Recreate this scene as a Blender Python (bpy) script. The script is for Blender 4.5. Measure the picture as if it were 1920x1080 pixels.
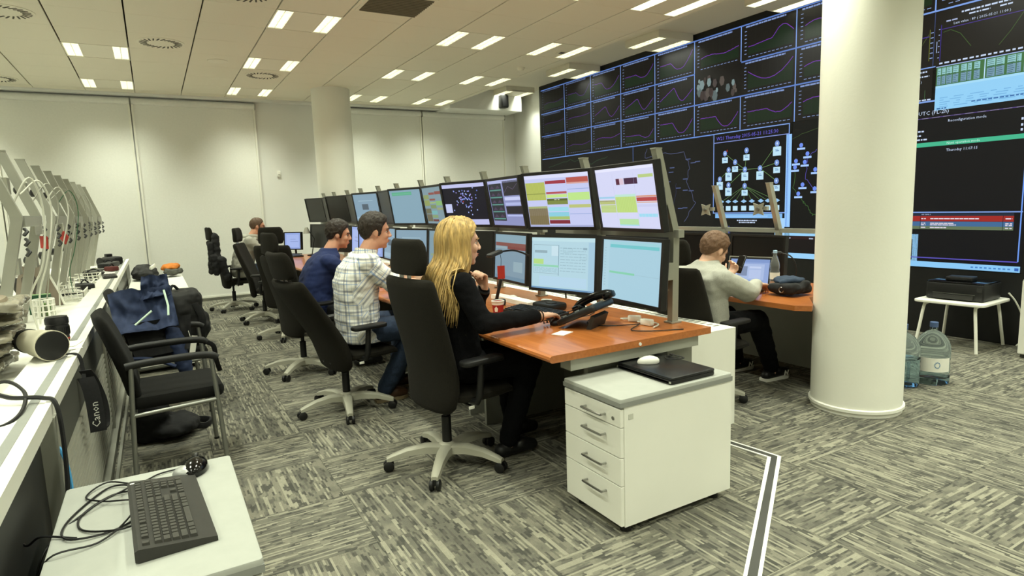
import bpy, bmesh, math, random
from mathutils import Vector, Matrix, Euler, noise as mnoise

for _o in list(bpy.data.objects):
    bpy.data.objects.remove(_o, do_unlink=True)
SC = bpy.context.scene
COL = SC.collection
PI = math.pi
R = math.radians
random.seed(7)

# ------------------------------------------------------------------ camera
CAM_H = 1.38
FPX = 1150.0
def cam_axes(yaw, pitch, roll):
    y, p, q = R(yaw), R(pitch), R(roll)
    f = Vector((math.sin(y) * math.cos(p), math.cos(y) * math.cos(p), -math.sin(p)))
    rt = Vector((math.cos(y), -math.sin(y), 0))
    up = rt.cross(f)
    return rt * math.cos(q) + up * math.sin(q), -rt * math.sin(q) + up * math.cos(q), f
_r, _u, _f = cam_axes(30.0, 7.8, -2.05)
cam = bpy.data.objects.new('camera', bpy.data.cameras.new('camera'))
COL.objects.link(cam)
m = Matrix((( _r.x, _u.x, -_f.x, 0), (_r.y, _u.y, -_f.y, 0), (_r.z, _u.z, -_f.z, CAM_H), (0, 0, 0, 1)))
cam.matrix_world = m
cam.data.sensor_width = 36.0
cam.data.lens = FPX / 1920 * 36.0
cam.data.clip_start = 0.02
SC.camera = cam

# ------------------------------------------------------------------ world and exposure
world = bpy.data.worlds.new('world')
SC.world = world
world.use_nodes = True
world.node_tree.nodes['Background'].inputs[0].default_value = (0.9, 1.0, 0.78, 1)
world.node_tree.nodes['Background'].inputs[1].default_value = 0.02
SC.view_settings.view_transform = 'Standard'
SC.view_settings.look = 'None'
SC.view_settings.gamma = 1
SC.view_settings.exposure = 0.0
SC.view_settings.use_curve_mapping = False
cy = SC.cycles
cy.max_bounces, cy.diffuse_bounces, cy.glossy_bounces, cy.transmission_bounces, cy.transparent_max_bounces = 6, 3, 3, 6, 8
cy.caustics_reflective = cy.caustics_refractive = False
cy.use_light_tree = True
LAMP_COL = (0.95, 1.0, 0.82)
LAMP_W = 9.6           # watts of light per louvre strip

# ------------------------------------------------------------------ helpers
def lin(c):
    if isinstance(c, str):
        c = [int(c[i:i + 2], 16) for i in (0, 2, 4)]
    out = []
    for v in c[:3]:
        v = v / 255.0
        out.append(v / 12.92 if v <= 0.04045 else ((v + 0.055) / 1.055) ** 2.4)
    return tuple(out) + (1.0,)

MATS = {}
def mat(name, col, rough=0.55, metal=0.0, nscale=0, namt=0.0, stretch=(1, 1, 1), bump=0.0, bscale=0, spec=0.5, coat=0.0, sheen=0.0,
        trans=0.0, ior=1.45, alpha=1.0, detail=3.0):
    """principled material with procedural colour variation and fine relief"""
    if name in MATS:
        return MATS[name]
    mt = bpy.data.materials.new(name)
    mt.use_nodes = True
    nt = mt.node_tree
    b = nt.nodes['Principled BSDF']
    c = lin(col)
    b.inputs['Base Color'].default_value = c
    b.inputs['Roughness'].default_value = rough
    b.inputs['Metallic'].default_value = metal
    b.inputs['Specular IOR Level'].default_value = spec
    b.inputs['Coat Weight'].default_value = coat
    b.inputs['Sheen Weight'].default_value = sheen
    b.inputs['Transmission Weight'].default_value = trans
    b.inputs['IOR'].default_value = ior
    b.inputs['Alpha'].default_value = alpha
    if namt or bump:
        tc = nt.nodes.new('ShaderNodeTexCoord')
        mp = nt.nodes.new('ShaderNodeMapping')
        mp.inputs['Scale'].default_value = stretch
        nt.links.new(tc.outputs['Object'], mp.inputs['Vector'])
    if namt:
        nz = nt.nodes.new('ShaderNodeTexNoise')
        nz.inputs['Scale'].default_value = nscale
        nz.inputs['Detail'].default_value = detail
        nt.links.new(mp.outputs[0], nz.inputs['Vector'])
        rp = nt.nodes.new('ShaderNodeValToRGB')
        rp.color_ramp.elements[0].position = 0.3
        rp.color_ramp.elements[1].position = 0.7
        rp.color_ramp.elements[0].color = tuple(v * (1 - namt) for v in c[:3]) + (1,)
        rp.color_ramp.elements[1].color = tuple(min(1, v * (1 + namt)) for v in c[:3]) + (1,)
        nt.links.new(nz.outputs['Fac'], rp.inputs['Fac'])
        nt.links.new(rp.outputs['Color'], b.inputs['Base Color'])
    if bump:
        n2 = nt.nodes.new('ShaderNodeTexNoise')
        n2.inputs['Scale'].default_value = bscale
        n2.inputs['Detail'].default_value = 2
        nt.links.new(mp.outputs[0], n2.inputs['Vector'])
        bp = nt.nodes.new('ShaderNodeBump')
        bp.inputs['Strength'].default_value = bump
        bp.inputs['Distance'].default_value = 0.01
        nt.links.new(n2.outputs['Fac'], bp.inputs['Height'])
        nt.links.new(bp.outputs[0], b.inputs['Normal'])
    MATS[name] = mt
    return mt

def emat(name, strength=1.0):
    """self-lit display: colour read from the 'col' face attribute"""
    if name in MATS:
        return MATS[name]
    mt = bpy.data.materials.new(name)
    mt.use_nodes = True
    nt = mt.node_tree
    b = nt.nodes['Principled BSDF']
    b.inputs['Base Color'].default_value = (0.006, 0.006, 0.007, 1)
    b.inputs['Roughness'].default_value = 0.45
    b.inputs['Specular IOR Level'].default_value = 0.2
    at_ = nt.nodes.new('ShaderNodeAttribute')
    at_.attribute_name = 'col'
    nt.links.new(at_.outputs['Color'], b.inputs['Emission Color'])
    b.inputs['Emission Strength'].default_value = strength
    mt.cycles.emission_sampling = 'NONE'
    MATS[name] = mt
    return mt

def rotm(rx=0, ry=0, rz=0):
    return Euler((R(rx), R(ry), R(rz)), 'XYZ').to_matrix()

class MB:
    """collects shapes; build() links them as ONE mesh object"""
    def __init__(s):
        s.v, s.f, s.c = [], [], []
        s.M = None
    def add(s, vs, fs):
        n = len(s.v)
        s.v += [tuple(s.M @ Vector(p)) if s.M else tuple(p) for p in vs]
        s.f += [tuple(i + n for i in f) for f in fs]
        return s
    def box(s, c, d, rot=None):
        hx, hy, hz = d[0] / 2, d[1] / 2, d[2] / 2
        vs = [Vector((x, y, z)) for x in (-hx, hx) for y in (-hy, hy) for z in (-hz, hz)]
        if rot:
            vs = [rot @ v for v in vs]
        c = Vector(c)
        return s.add([v + c for v in vs], [(0, 1, 3, 2), (4, 6, 7, 5), (0, 4, 5, 1), (2, 3, 7, 6), (0, 2, 6, 4), (1, 5, 7, 3)])
    def bb(s, x0, x1, y0, y1, z0, z1):
        return s.box(((x0 + x1) / 2, (y0 + y1) / 2, (z0 + z1) / 2), (x1 - x0, y1 - y0, z1 - z0))
    def loft(s, rings, cap=True, closed=False):
        n = len(rings[0])
        vs = [p for r_ in rings for p in r_]
        fs = []
        k = len(rings)
        for i in range(k - 1 + (1 if closed else 0)):
            a, b = i * n, ((i + 1) % k) * n
            for j in range(n):
                j2 = (j + 1) % n
                fs.append((a + j, a + j2, b + j2, b + j))
        if cap and not closed:
            fs.append(tuple(range(n - 1, -1, -1)))
            fs.append(tuple((k - 1) * n + j for j in range(n)))
        return s.add(vs, fs)
    def cyl(s, p0, p1, r0, r1=None, n=12, cap=True):
        r1 = r0 if r1 is None else r1
        return s.tube([p0, p1], [r0, r1], n, cap)
    def tube(s, path, r, n=8, cap=True, closed=False, flat=None):
        P = [Vector(p) for p in path]
        k = len(P)
        rr = r if isinstance(r, (list, tuple)) else [r] * k
        t0 = (P[1] - P[0]).normalized()
        a = Vector((0, 0, 1)) if abs(t0.z) < 0.9 else Vector((1, 0, 0))
        nrm = t0.cross(a).normalized()
        rings = []
        for i in range(k):
            if closed:
                t = (P[(i + 1) % k] - P[i - 1]).normalized()
            else:
                t = (P[min(i + 1, k - 1)] - P[max(i - 1, 0)])
                t = t.normalized() if t.length > 1e-9 else t0
            nrm = (nrm - t * nrm.dot(t))
            nrm = nrm.normalized() if nrm.length > 1e-6 else t.orthogonal().normalized()
            bn = t.cross(nrm)
            fl = flat or 1.0
            rings.append([P[i] + nrm * (rr[i] * math.cos(2 * PI * j / n)) + bn * (rr[i] * fl * math.sin(2 * PI * j / n)) for j in range(n)])
        return s.loft(rings, cap, closed)
    def lathe(s, prof, n=24, c=(0, 0, 0), rot=None, cap=True):
        rings = []
        c = Vector(c)
        for (rad, z) in prof:
            ring = []
            for j in range(n):
                v = Vector((rad * math.cos(2 * PI * j / n), rad * math.sin(2 * PI * j / n), z))
                ring.append((rot @ v if rot else v) + c)
            rings.append(ring)
        return s.loft(rings, cap)
    def rbox(s, c, d, r=0.01, e=None, seg=3, rot=None):
        """box with rounded vertical corners (radius r) and softened rims (e)"""
        e = min(r * 0.6, d[2] * 0.3) if e is None else e
        hx, hy, hz = d[0] / 2, d[1] / 2, d[2] / 2
        c = Vector(c)
        def ring(z, ins):
            out = []
            rr = max(r - ins, 0.0005)
            for (sx, sy, a0) in ((1, 1, 0), (-1, 1, 90), (-1, -1, 180), (1, -1, 270)):
                for q in range(seg + 1):
                    a = R(a0 + 90 * q / seg)
                    v = Vector((sx * (hx - ins - rr) + rr * math.cos(a), sy * (hy - ins - rr) + rr * math.sin(a), z))
                    out.append((rot @ v if rot else v) + c)
            return out
        s.loft([ring(-hz, e), ring(-hz + e * .3, e * .3), ring(-hz + e, 0), ring(hz - e, 0), ring(hz - e * .3, e * .3), ring(hz, e)])
        return s
    def ell(s, c, rad, n=16, m_=10, rot=None):
        rings = []
        c = Vector(c)
        for i in range(1, m_):
            a = PI * i / m_
            ring = []
            for j in range(n):
                v = Vector((rad[0] * math.sin(a) * math.cos(2 * PI * j / n), rad[1] * math.sin(a) * math.sin(2 * PI * j / n), -rad[2] * math.cos(a)))
                ring.append((rot @ v if rot else v) + c)
            rings.append(ring)
        return s.loft(rings)
    def cap(s, p0, r0, p1, r1, n=12):
        """tapered capsule"""
        p0, p1 = Vector(p0), Vector(p1)
        t = (p1 - p0)
        L = t.length
        if L < 1e-6:
            return s.ell(p0, (r0, r0, r0), n, 8)
        t = t / L
        path, rr = [], []
        for a in (80, 60, 30, 0):
            path.append(p0 - t * r0 * math.sin(R(a))); rr.append(r0 * math.cos(R(a)))
        for a in (0, 30, 60, 80):
            path.append(p1 + t * r1 * math.sin(R(a))); rr.append(r1 * math.cos(R(a)))
        return s.tube(path, rr, n)
    def prism(s, poly, z0, z1):
        return s.loft([[(p[0], p[1], z0) for p in poly], [(p[0], p[1], z1) for p in poly]])
    def build(s, name, mt, parent=None, smooth=False, loc=None, rot=None):
        me = bpy.data.meshes.new(name)
        me.from_pydata(s.v, [], s.f)
        bm = bmesh.new(); bm.from_mesh(me)
        bmesh.ops.recalc_face_normals(bm, faces=bm.faces)
        bm.to_mesh(me); bm.free()
        mts = mt if isinstance(mt, (list, tuple)) else [mt]
        for x in mts:
            me.materials.append(x)
        o = bpy.data.objects.new(name, me)
        COL.objects.link(o)
        if smooth:
            smooth_by_angle(me, 40 if smooth is True else smooth)
        if parent:
            o.parent = parent
        if loc is not None:
            o.location = loc
        if rot is not None:
            o.rotation_euler = rot
        return o

def smooth_by_angle(me, ang):
    me.polygons.foreach_set('use_smooth', [True] * len(me.polygons))
    bm = bmesh.new(); bm.from_mesh(me)
    lim = R(ang)
    for e in bm.edges:
        if len(e.link_faces) == 2:
            e.smooth = e.calc_face_angle(0) < lim
        else:
            e.smooth = True
    bm.to_mesh(me); bm.free()

def tag(o, label=None, cat=None, group=None, kind=None):
    if label: o['label'] = label
    if cat: o['category'] = cat
    if group: o['group'] = group
    if kind: o['kind'] = kind
    return o

def thing(name, label, cat, loc=(0, 0, 0), rz=0, group=None):
    o = bpy.data.objects.new(name, None)
    o.empty_display_size = 0.05
    COL.objects.link(o)
    o.location = loc
    o.rotation_euler = (0, 0, R(rz))
    return tag(o, label, cat, group)

def struct(o):
    o['kind'] = 'structure'
    return o

KIDS = {}
def kids(o):
    return [c for c in bpy.data.objects if c.parent == o]

def dup(root, loc, rz, label=None, group=None, skip=()):
    r_ = root.copy(); COL.objects.link(r_)
    r_.location = loc; r_.rotation_euler = (0, 0, R(rz))
    if label: r_['label'] = label
    if group: r_['group'] = group
    for ch in kids(root):
        if ch.name.split('.')[0] in skip:
            continue
        c = ch.copy(); COL.objects.link(c); c.parent = r_
        for g in kids(ch):
            d = g.copy(); COL.objects.link(d); d.parent = c
    return r_

def same(o, parent, loc=None, rot=None):
    """another object on the same mesh"""
    c = o.copy(); COL.objects.link(c)
    c.parent = parent
    if loc is not None: c.location = loc
    if rot is not None: c.rotation_euler = rot
    return c

class Paint:
    """flat self-lit picture: rectangles, lines and polygons in (u, v), each with its colour"""
    def __init__(s, layer=0.0006):
        s.v, s.f, s.k, s.h, s.step = [], [], [], 0.0, layer
    def up(s):
        s.h += s.step; return s
    def poly(s, pts, col):
        n = len(s.v)
        s.v += [(p[0], p[1], s.h) for p in pts]
        s.f.append(tuple(range(n, n + len(pts))))
        s.k.append(lin(col) if not isinstance(col, tuple) or max(col) > 1.001 else col)
        return s
    def rect(s, x0, y0, x1, y1, col):
        return s.poly([(x0, y0), (x1, y0), (x1, y1), (x0, y1)], col)
    def frame(s, x0, y0, x1, y1, w, col):
        s.rect(x0, y0, x1, y0 + w, col).rect(x0, y1 - w, x1, y1, col)
        return s.rect(x0, y0 + w, x0 + w, y1 - w, col).rect(x1 - w, y0 + w, x1, y1 - w, col)
    def line(s, pts, w, col):
        for (a, b) in zip(pts[:-1], pts[1:]):
            dx, dy = b[0] - a[0], b[1] - a[1]
            L = math.hypot(dx, dy) or 1e-6
            nx, ny = -dy / L * w / 2, dx / L * w / 2
            s.poly([(a[0] + nx, a[1] + ny), (b[0] + nx, b[1] + ny), (b[0] - nx, b[1] - ny), (a[0] - nx, a[1] - ny)], col)
        return s
    def dashes(s, x0, y0, x1, h, col, seed=0, wmin=.01, wmax=.05, gap=.008):
        """a row of word-like dashes"""
        rnd = random.Random(seed)
        x = x0
        while x < x1:
            w = min(rnd.uniform(wmin, wmax), x1 - x)
            s.rect(x, y0, x + w, y0 + h, col)
            x += w + gap
        return s
    def text(s, body, x, y, size, col, align='LEFT'):
        cu = bpy.data.curves.new('t', 'FONT')
        cu.body = body; cu.size = size; cu.align_x = align; cu.resolution_u = 1
        ob = bpy.data.objects.new('t', cu)
        me = bpy.data.meshes.new_from_object(ob)
        n = len(s.v)
        s.v += [(q.co.x + x, q.co.y + y, s.h) for q in me.vertices]
        for p in me.polygons:
            s.f.append(tuple(i + n for i in p.vertices)); s.k.append(lin(col))
        bpy.data.objects.remove(ob); bpy.data.curves.remove(cu); bpy.data.meshes.remove(me)
        return s
    def build(s, name, mt, parent, matrix):
        me = bpy.data.meshes.new(name)
        me.from_pydata([tuple(matrix @ Vector(p)) for p in s.v], [], s.f)
        a = me.attributes.new('col', 'FLOAT_COLOR', 'FACE')
        for i, k in enumerate(s.k):
            a.data[i].color = k
        me.materials.append(mt)
        o = bpy.data.objects.new(name, me)
        COL.objects.link(o)
        o.parent = parent
        return o

def plane_matrix(origin, u, v):
    u, v = Vector(u).normalized(), Vector(v).normalized()
    n = u.cross(v)
    o = Vector(origin)
    return Matrix(((u.x, v.x, n.x, o.x), (u.y, v.y, n.y, o.y), (u.z, v.z, n.z, o.z), (0, 0, 0, 1)))

def spline(pts, n=8, closed=False):
    """Catmull-Rom through the points"""
    P = [Vector(p) for p in pts]
    k = len(P)
    out = []
    for i in range(k if closed else k - 1):
        p0 = P[(i - 1) % k] if closed or i > 0 else P[0] * 2 - P[1]
        p1, p2 = P[i], P[(i + 1) % k]
        p3 = P[(i + 2) % k] if closed or i + 2 < k else P[-1] * 2 - P[-2]
        for j in range(n):
            t = j / n
            out.append(0.5 * ((2 * p1) + (p2 - p0) * t + (2 * p0 - 5 * p1 + 4 * p2 - p3) * t * t + (3 * p1 - p0 - 3 * p2 + p3) * t ** 3))
    if not closed:
        out.append(P[-1])
    return out

# ------------------------------------------------------------------ materials
M_WHITE = mat('white_laminate', 'f0efe4', 0.42, nscale=3, namt=.02)
M_WHITEP = mat('white_paint', 'f1f0e4', 0.7, nscale=2, namt=.02, bump=.05, bscale=60)
M_WALL = mat('wall_paint', 'f0f0ea', 0.8, nscale=1.5, namt=.02, bump=.04, bscale=80)
M_BLIND = mat('blind_fabric', 'eeeee6', 0.85, nscale=40, namt=.02)
M_CEIL = mat('ceiling_panel', 'efe9d6', 0.9, nscale=180, namt=.03, bump=.08, bscale=300)
M_CEILGAP = mat('ceiling_grid', '3e392d', 0.9)
M_ALU = mat('aluminium_profile', 'a6a699', 0.42, .45, nscale=8, namt=.04)
M_STEELG = mat('grey_powder_coat', 'a0a094', 0.45, .15, nscale=9, namt=.03)
M_CHROME = mat('brushed_chrome', 'b0b0ac', 0.28, 1.0)
M_TUBE = mat('silver_tube', '8f9089', 0.38, .7)
M_BLACKP = mat('black_plastic', '141414', 0.45, nscale=30, namt=.1)
M_BLACKG = mat('black_gloss', '0b0b0c', 0.12)
M_DGREY = mat('dark_grey_plastic', '2b2b29', 0.5)
M_MESHF = mat('charcoal_upholstery', '22201b', 0.95, nscale=220, namt=.18, bump=.25, bscale=500, sheen=.02, spec=.15)
M_SEATF = mat('black_upholstery', '151513', 0.92, nscale=200, namt=.2, bump=.2, bscale=400, sheen=.02, spec=.2)
M_PAD = mat('light_grey_pad', 'aaaca4', 0.75, nscale=20, namt=.03)
M_PADE = mat('grey_pad_edge', '8d8f89', 0.7, nscale=20, namt=.03)
M_GREYP = mat('grey_panel', '8b8b80', 0.55, nscale=4, namt=.04)
M_DPANEL = mat('dark_grey_panel', '4b4b47', 0.5, .2, nscale=4, namt=.05)
M_BASEG = mat('light_grey_plastic', 'aeac9c', 0.42, .1)
M_CABLE = mat('black_cable', '101010', 0.5)
M_CABLEW = mat('white_cable', 'd4d4c6', 0.5)
M_RED = mat('red_plastic', 'b83226', 0.5)
M_PAPER = mat('white_paper', 'f2f1e6', 0.8)
M_SCREEN = emat('lit_display', 1.0)

def wood_mat():
    mt = bpy.data.materials.new('cherry_wood_laminate'); mt.use_nodes = True
    nt = mt.node_tree; b = nt.nodes['Principled BSDF']
    tc = nt.nodes.new('ShaderNodeTexCoord'); mp = nt.nodes.new('ShaderNodeMapping')
    mp.inputs['Scale'].default_value = (14, 1.2, 14)
    nz = nt.nodes.new('ShaderNodeTexNoise'); nz.inputs['Scale'].default_value = 4; nz.inputs['Detail'].default_value = 6
    rp = nt.nodes.new('ShaderNodeValToRGB')
    rp.color_ramp.elements[0].position = .3; rp.color_ramp.elements[1].position = .75
    rp.color_ramp.elements[0].color = lin('a8602c'); rp.color_ramp.elements[1].color = lin('c2763c')
    nt.links.new(tc.outputs['Object'], mp.inputs[0]); nt.links.new(mp.outputs[0], nz.inputs[0])
    nt.links.new(nz.outputs['Fac'], rp.inputs[0]); nt.links.new(rp.outputs[0], b.inputs['Base Color'])
    b.inputs['Roughness'].default_value = .28
    b.inputs['Coat Weight'].default_value = .25
    return mt
M_WOOD = wood_mat()

def carpet_mat():
    mt = bpy.data.materials.new('striped_carpet'); mt.use_nodes = True
    nt = mt.node_tree; b = nt.nodes['Principled BSDF']
    L = nt.links.new
    tc = nt.nodes.new('ShaderNodeTexCoord')
    oi = nt.nodes.new('ShaderNodeObjectInfo')
    sh = nt.nodes.new('ShaderNodeVectorMath'); sh.operation = 'ADD'
    sc = nt.nodes.new('ShaderNodeVectorMath'); sc.operation = 'SCALE'; sc.inputs['Scale'].default_value = 37.0
    cx = nt.nodes.new('ShaderNodeCombineXYZ')
    L(oi.outputs['Random'], cx.inputs[2]); L(oi.outputs['Random'], cx.inputs[0])
    L(cx.outputs[0], sc.inputs[0]); L(tc.outputs['Object'], sh.inputs[0]); L(sc.outputs[0], sh.inputs[1])
    def nz(scale, lo, hi, det=1.0):
        mp = nt.nodes.new('ShaderNodeMapping'); mp.inputs['Scale'].default_value = scale
        L(sh.outputs[0], mp.inputs[0])
        n = nt.nodes.new('ShaderNodeTexNoise'); n.inputs['Scale'].default_value = 1; n.inputs['Detail'].default_value = det
        L(mp.outputs[0], n.inputs[0])
        r = nt.nodes.new('ShaderNodeMapRange'); r.inputs['From Min'].default_value = lo; r.inputs['From Max'].default_value = hi
        L(n.outputs['Fac'], r.inputs[0]); return r.outputs[0]
    cloud = nz((9, 7, 1), .42, .60, 3.0)
    weave = nz((420, 90, 1), .3, .7)
    blotch = nz((26, 12, 1), .46, .56, 2.0)
    # barcode of short dashes: one column per yarn line, each shifted along its length
    sx_ = nt.nodes.new('ShaderNodeSeparateXYZ'); L(sh.outputs[0], sx_.inputs[0])
    def mth(op, *v):
        q = nt.nodes.new('ShaderNodeMath'); q.operation = op
        for k_, x_ in enumerate(v):
            if hasattr(x_, 'links'): L(x_, q.inputs[k_])
            else: q.inputs[k_].default_value = x_
        return q.outputs[0]
    def cells(px, py, seed):
        ci_ = mth('FLOOR', mth('MULTIPLY', sx_.outputs[0], 1 / px))
        w1 = nt.nodes.new('ShaderNodeTexWhiteNoise'); w1.noise_dimensions = '2D'
        cv = nt.nodes.new('ShaderNodeCombineXYZ'); L(ci_, cv.inputs[0]); cv.inputs[1].default_value = seed; L(cv.outputs[0], w1.inputs['Vector'])
        cj_ = mth('FLOOR', mth('MULTIPLY_ADD', sx_.outputs[1], 1 / py, mth('MULTIPLY', w1.outputs['Value'], 17.3)))
        w2 = nt.nodes.new('ShaderNodeTexWhiteNoise'); w2.noise_dimensions = '3D'
        cw = nt.nodes.new('ShaderNodeCombineXYZ'); L(ci_, cw.inputs[0]); L(cj_, cw.inputs[1]); L(oi.outputs['Random'], cw.inputs[2]); L(cw.outputs[0], w2.inputs['Vector'])
        return w1.outputs['Value'], w2.outputs['Value']
    wl, wd = cells(.0095, .05, 2.0)
    dash = mth('LESS_THAN', wd, .40)
    streak = mth('GREATER_THAN', wl, .68)
    def mix(fac, a, c_, isf=True):
        q = nt.nodes.new('ShaderNodeMix'); q.data_type = 'RGBA'
        L(fac, q.inputs['Factor'])
        for k_, val in (('A', a), ('B', c_)):
            sock = [i for i in q.inputs if i.name == k_ and i.type == 'RGBA'][0]
            if hasattr(val, 'links'): L(val, sock)
            else: sock.default_value = val
        return [o for o in q.outputs if o.type == 'RGBA'][0]
    base = mix(cloud, lin('6e6c62'), lin('868375'))
    def mul(a, k):
        q = nt.nodes.new('ShaderNodeMath'); q.operation = 'MULTIPLY'; L(a, q.inputs[0])
        if hasattr(k, 'links'): L(k, q.inputs[1])
        else: q.inputs[1].default_value = k
        return q.outputs[0]
    blotch_m = mth('MULTIPLY_ADD', blotch, .55, .45)
    c1 = mix(mul(streak, .62), base, lin('aeab97'))
    c2 = mix(mul(mul(dash, .85), blotch_m), c1, lin('474743'))
    c3 = mix(mul(weave, .22), c2, lin('3c3b36'))
    L(c3, b.inputs['Base Color'])
    b.inputs['Roughness'].default_value = .95
    b.inputs['Specular IOR Level'].default_value = .1
    bp = nt.nodes.new('ShaderNodeBump'); bp.inputs['Strength'].default_value = .5; bp.inputs['Distance'].default_value = .004
    L(weave, bp.inputs['Height']); L(bp.outputs[0], b.inputs['Normal'])
    return mt
M_CARPET = carpet_mat()
# ================================================================== ROOM
CEIL, RAISED = 3.2, 3.5
XW, YB = 6.45, 11.05            # video wall plane, back wall plane
XL, YR = -4.7, -3.4             # side and rear walls out of the picture
XE = 4.84                       # edge of the main ceiling

# floor: slab with carpet tiles on it
floor = struct(MB().bb(XL - .2, XW + .6, YR - .2, YB + .2, -.12, -0.006).build('floor', M_CARPET))
TS = 0.511
proto = None
x0, y0 = 0.682, 2.885
rnd = random.Random(3)
for i in range(-3, 13):
    for j in range(-5, 16):
        cx_, cy_ = x0 + (i + .5) * TS, y0 + (j + .5) * TS
        if cx_ < -.6 or cx_ > XW - .1 or cy_ > YB - .2 or cy_ < (1.15 if cx_ < 1.4 else .45): continue
        if cx_ > 3.6 and cy_ > 6.5 or cx_ > 2.4 and cy_ > 8: continue
        if proto is None:
            proto = MB().rbox((0, 0, -.003), (TS - .0012, TS - .0012, .006), .001, .0008, 1).build('carpet_tile', M_CARPET, floor)
            t_ = proto
        else:
            t_ = same(proto, floor)
        t_.location = (cx_, cy_, 0)
        turn = (i + j) % 2 == 0
        if rnd.random() < .22: turn = not turn
        t_.rotation_euler = (0, 0, (PI / 2 if turn else 0) + (PI if rnd.random() < .5 else 0))

# floor trim strip near the drawer unit: two white lines with a dark gap
def strip(pts, w, z, h):
    b = MB(); P = [Vector((p[0], p[1], 0)) for p in pts]
    L_, R_ = [], []
    for i, p in enumerate(P):
        d = (P[min(i + 1, len(P) - 1)] - P[max(i - 1, 0)]).normalized()
        nv = Vector((-d.y, d.x, 0))
        k = 1.0
        if 0 < i < len(P) - 1:
            d1 = (P[i] - P[i - 1]).normalized(); k = 1 / max(.5, nv.dot(Vector((-d1.y, d1.x, 0))))
        L_.append(p + nv * w / 2 * k); R_.append(p - nv * w / 2 * k)
    rings = [[(l.x, l.y, z), (r_.x, r_.y, z), (r_.x, r_.y, z + h), (l.x, l.y, z + h)] for l, r_ in zip(L_, R_)]
    return b.loft(rings)
duct = thing('floor_duct', 'floor cable duct with two white edge lines running past the white drawer unit', 'cable duct')
pA, pB, pC = (2.665, 2.45), (2.722, 2.00), (1.45, 1.17)
def offs(d):
    out = []
    P = [Vector((p[0], p[1])) for p in (pA, pB, pC)]
    n1 = Vector((-(P[1] - P[0]).y, (P[1] - P[0]).x)).normalized(); n2 = Vector((-(P[2] - P[1]).y, (P[2] - P[1]).x)).normalized()
    mid = (n1 + n2).normalized(); mid = mid / mid.dot(n1)
    return [tuple(P[0] + n1 * d), tuple(P[1] + mid * d), tuple(P[2] + n2 * d)]
strip(offs(0), .036, .0004, .003).build('dark_insert', M_DPANEL, duct)
strip(offs(.024), .012, .0004, .005).build('edge_line', M_PAPER, duct)
strip(offs(-.024), .012, .0004, .005).build('edge_line', M_PAPER, duct)

# walls
struct(MB().bb(XL - .2, XW + .6, YB, YB + .2, 0, 3.9).build('wall_back', M_WALL))
struct(MB().bb(XW + .12, XW + .32, YR, YB, 0, 3.9).build('wall_right', M_WALL))
struct(MB().bb(XL - .2, XL, YR, YB, 0, 3.9).build('wall_left', M_WALL))
struct(MB().bb(XL - .2, XW + .6, YR - .2, YR, 0, 3.9).build('wall_rear', M_WALL))
struct(MB().bb(XL, XW + .1, YB - .014, YB, 0.0, .05).build('baseboard_back', M_WALL))

# ceilings: void slab above, panels below
ceil = struct(MB().bb(XL, XE, YR, YB, CEIL + .1, CEIL + .16).build('ceiling', M_CEILGAP))
TX, TY = 0.6005, 0.648
GX, GY = -0.637, 6.08           # a joint crossing: light fronts sit on GY
LIGHTS, holes = [], set()
for ci in (-6, -3, 0, 3, 6, 8):
    for rj in (-12, -9, -6, -3, 0, 3, 6):
        if (ci, rj) != (0, 0):
            LIGHTS.append((ci, rj)); holes.add((ci, rj))
DIFF = {(-1, 1): 'd', (1, 2): 'd', (3, 4): 'd', (2, -1): 'd', (-2, 6): 'd', (2, 3): 's'}
proto = None
rest = MB()
for i in range(-7, 10):
    for j in range(-15, 8):
        if (i, j) in holes: continue
        xa, ya = GX + i * TX, GY + j * TY
        xb, yb = min(xa + TX, XE), min(ya + TY, YB)
        if xb - xa < .05 or yb - ya < .05: continue
        full = xb - xa > TX - .01 and yb - ya > TY - .01
        if full and j >= -2 and i >= -4:
            if proto is None:
                proto = MB().rbox((0, 0, .01), (TX - .013, TY - .0035, .02), .002, .0015, 1).build('ceiling_tile', M_CEIL, ceil)
                t_ = proto
            else:
                t_ = same(proto, ceil)
            t_.location = ((xa + xb) / 2, (ya + yb) / 2, CEIL)
        elif j >= -2 and i >= -4:
            MB().bb(xa + .0065, xb - .001, ya + .002, yb - .002, CEIL, CEIL + .02).build('ceiling_tile', M_CEIL, ceil)
        else:
            rest.bb(xa + .0035, xb - .0035, ya + .002, yb - .002, CEIL, CEIL + .02)
tag(rest.build('ceiling_field', M_CEIL, ceil), kind='stuff')
MB().bb(XE, XE + .02, YR, YB - .45, CEIL - .0, RAISED).build('ceiling_edge', M_CEIL, ceil)
rc = struct(MB().bb(XE, XW + .12, YR, YB, RAISED, RAISED + .06).build('ceiling_raised', M_CEIL))
# bulkhead box across the far end of the raised strip
struct(MB().bb(XE + .0, 6.36, 10.4, YB, 3.14, RAISED).build('trim_1', M_WALL))
struct(MB().bb(XL, XE, 10.85, YB, 3.17, CEIL + .02).build('trim_2', M_WALL))

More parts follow.
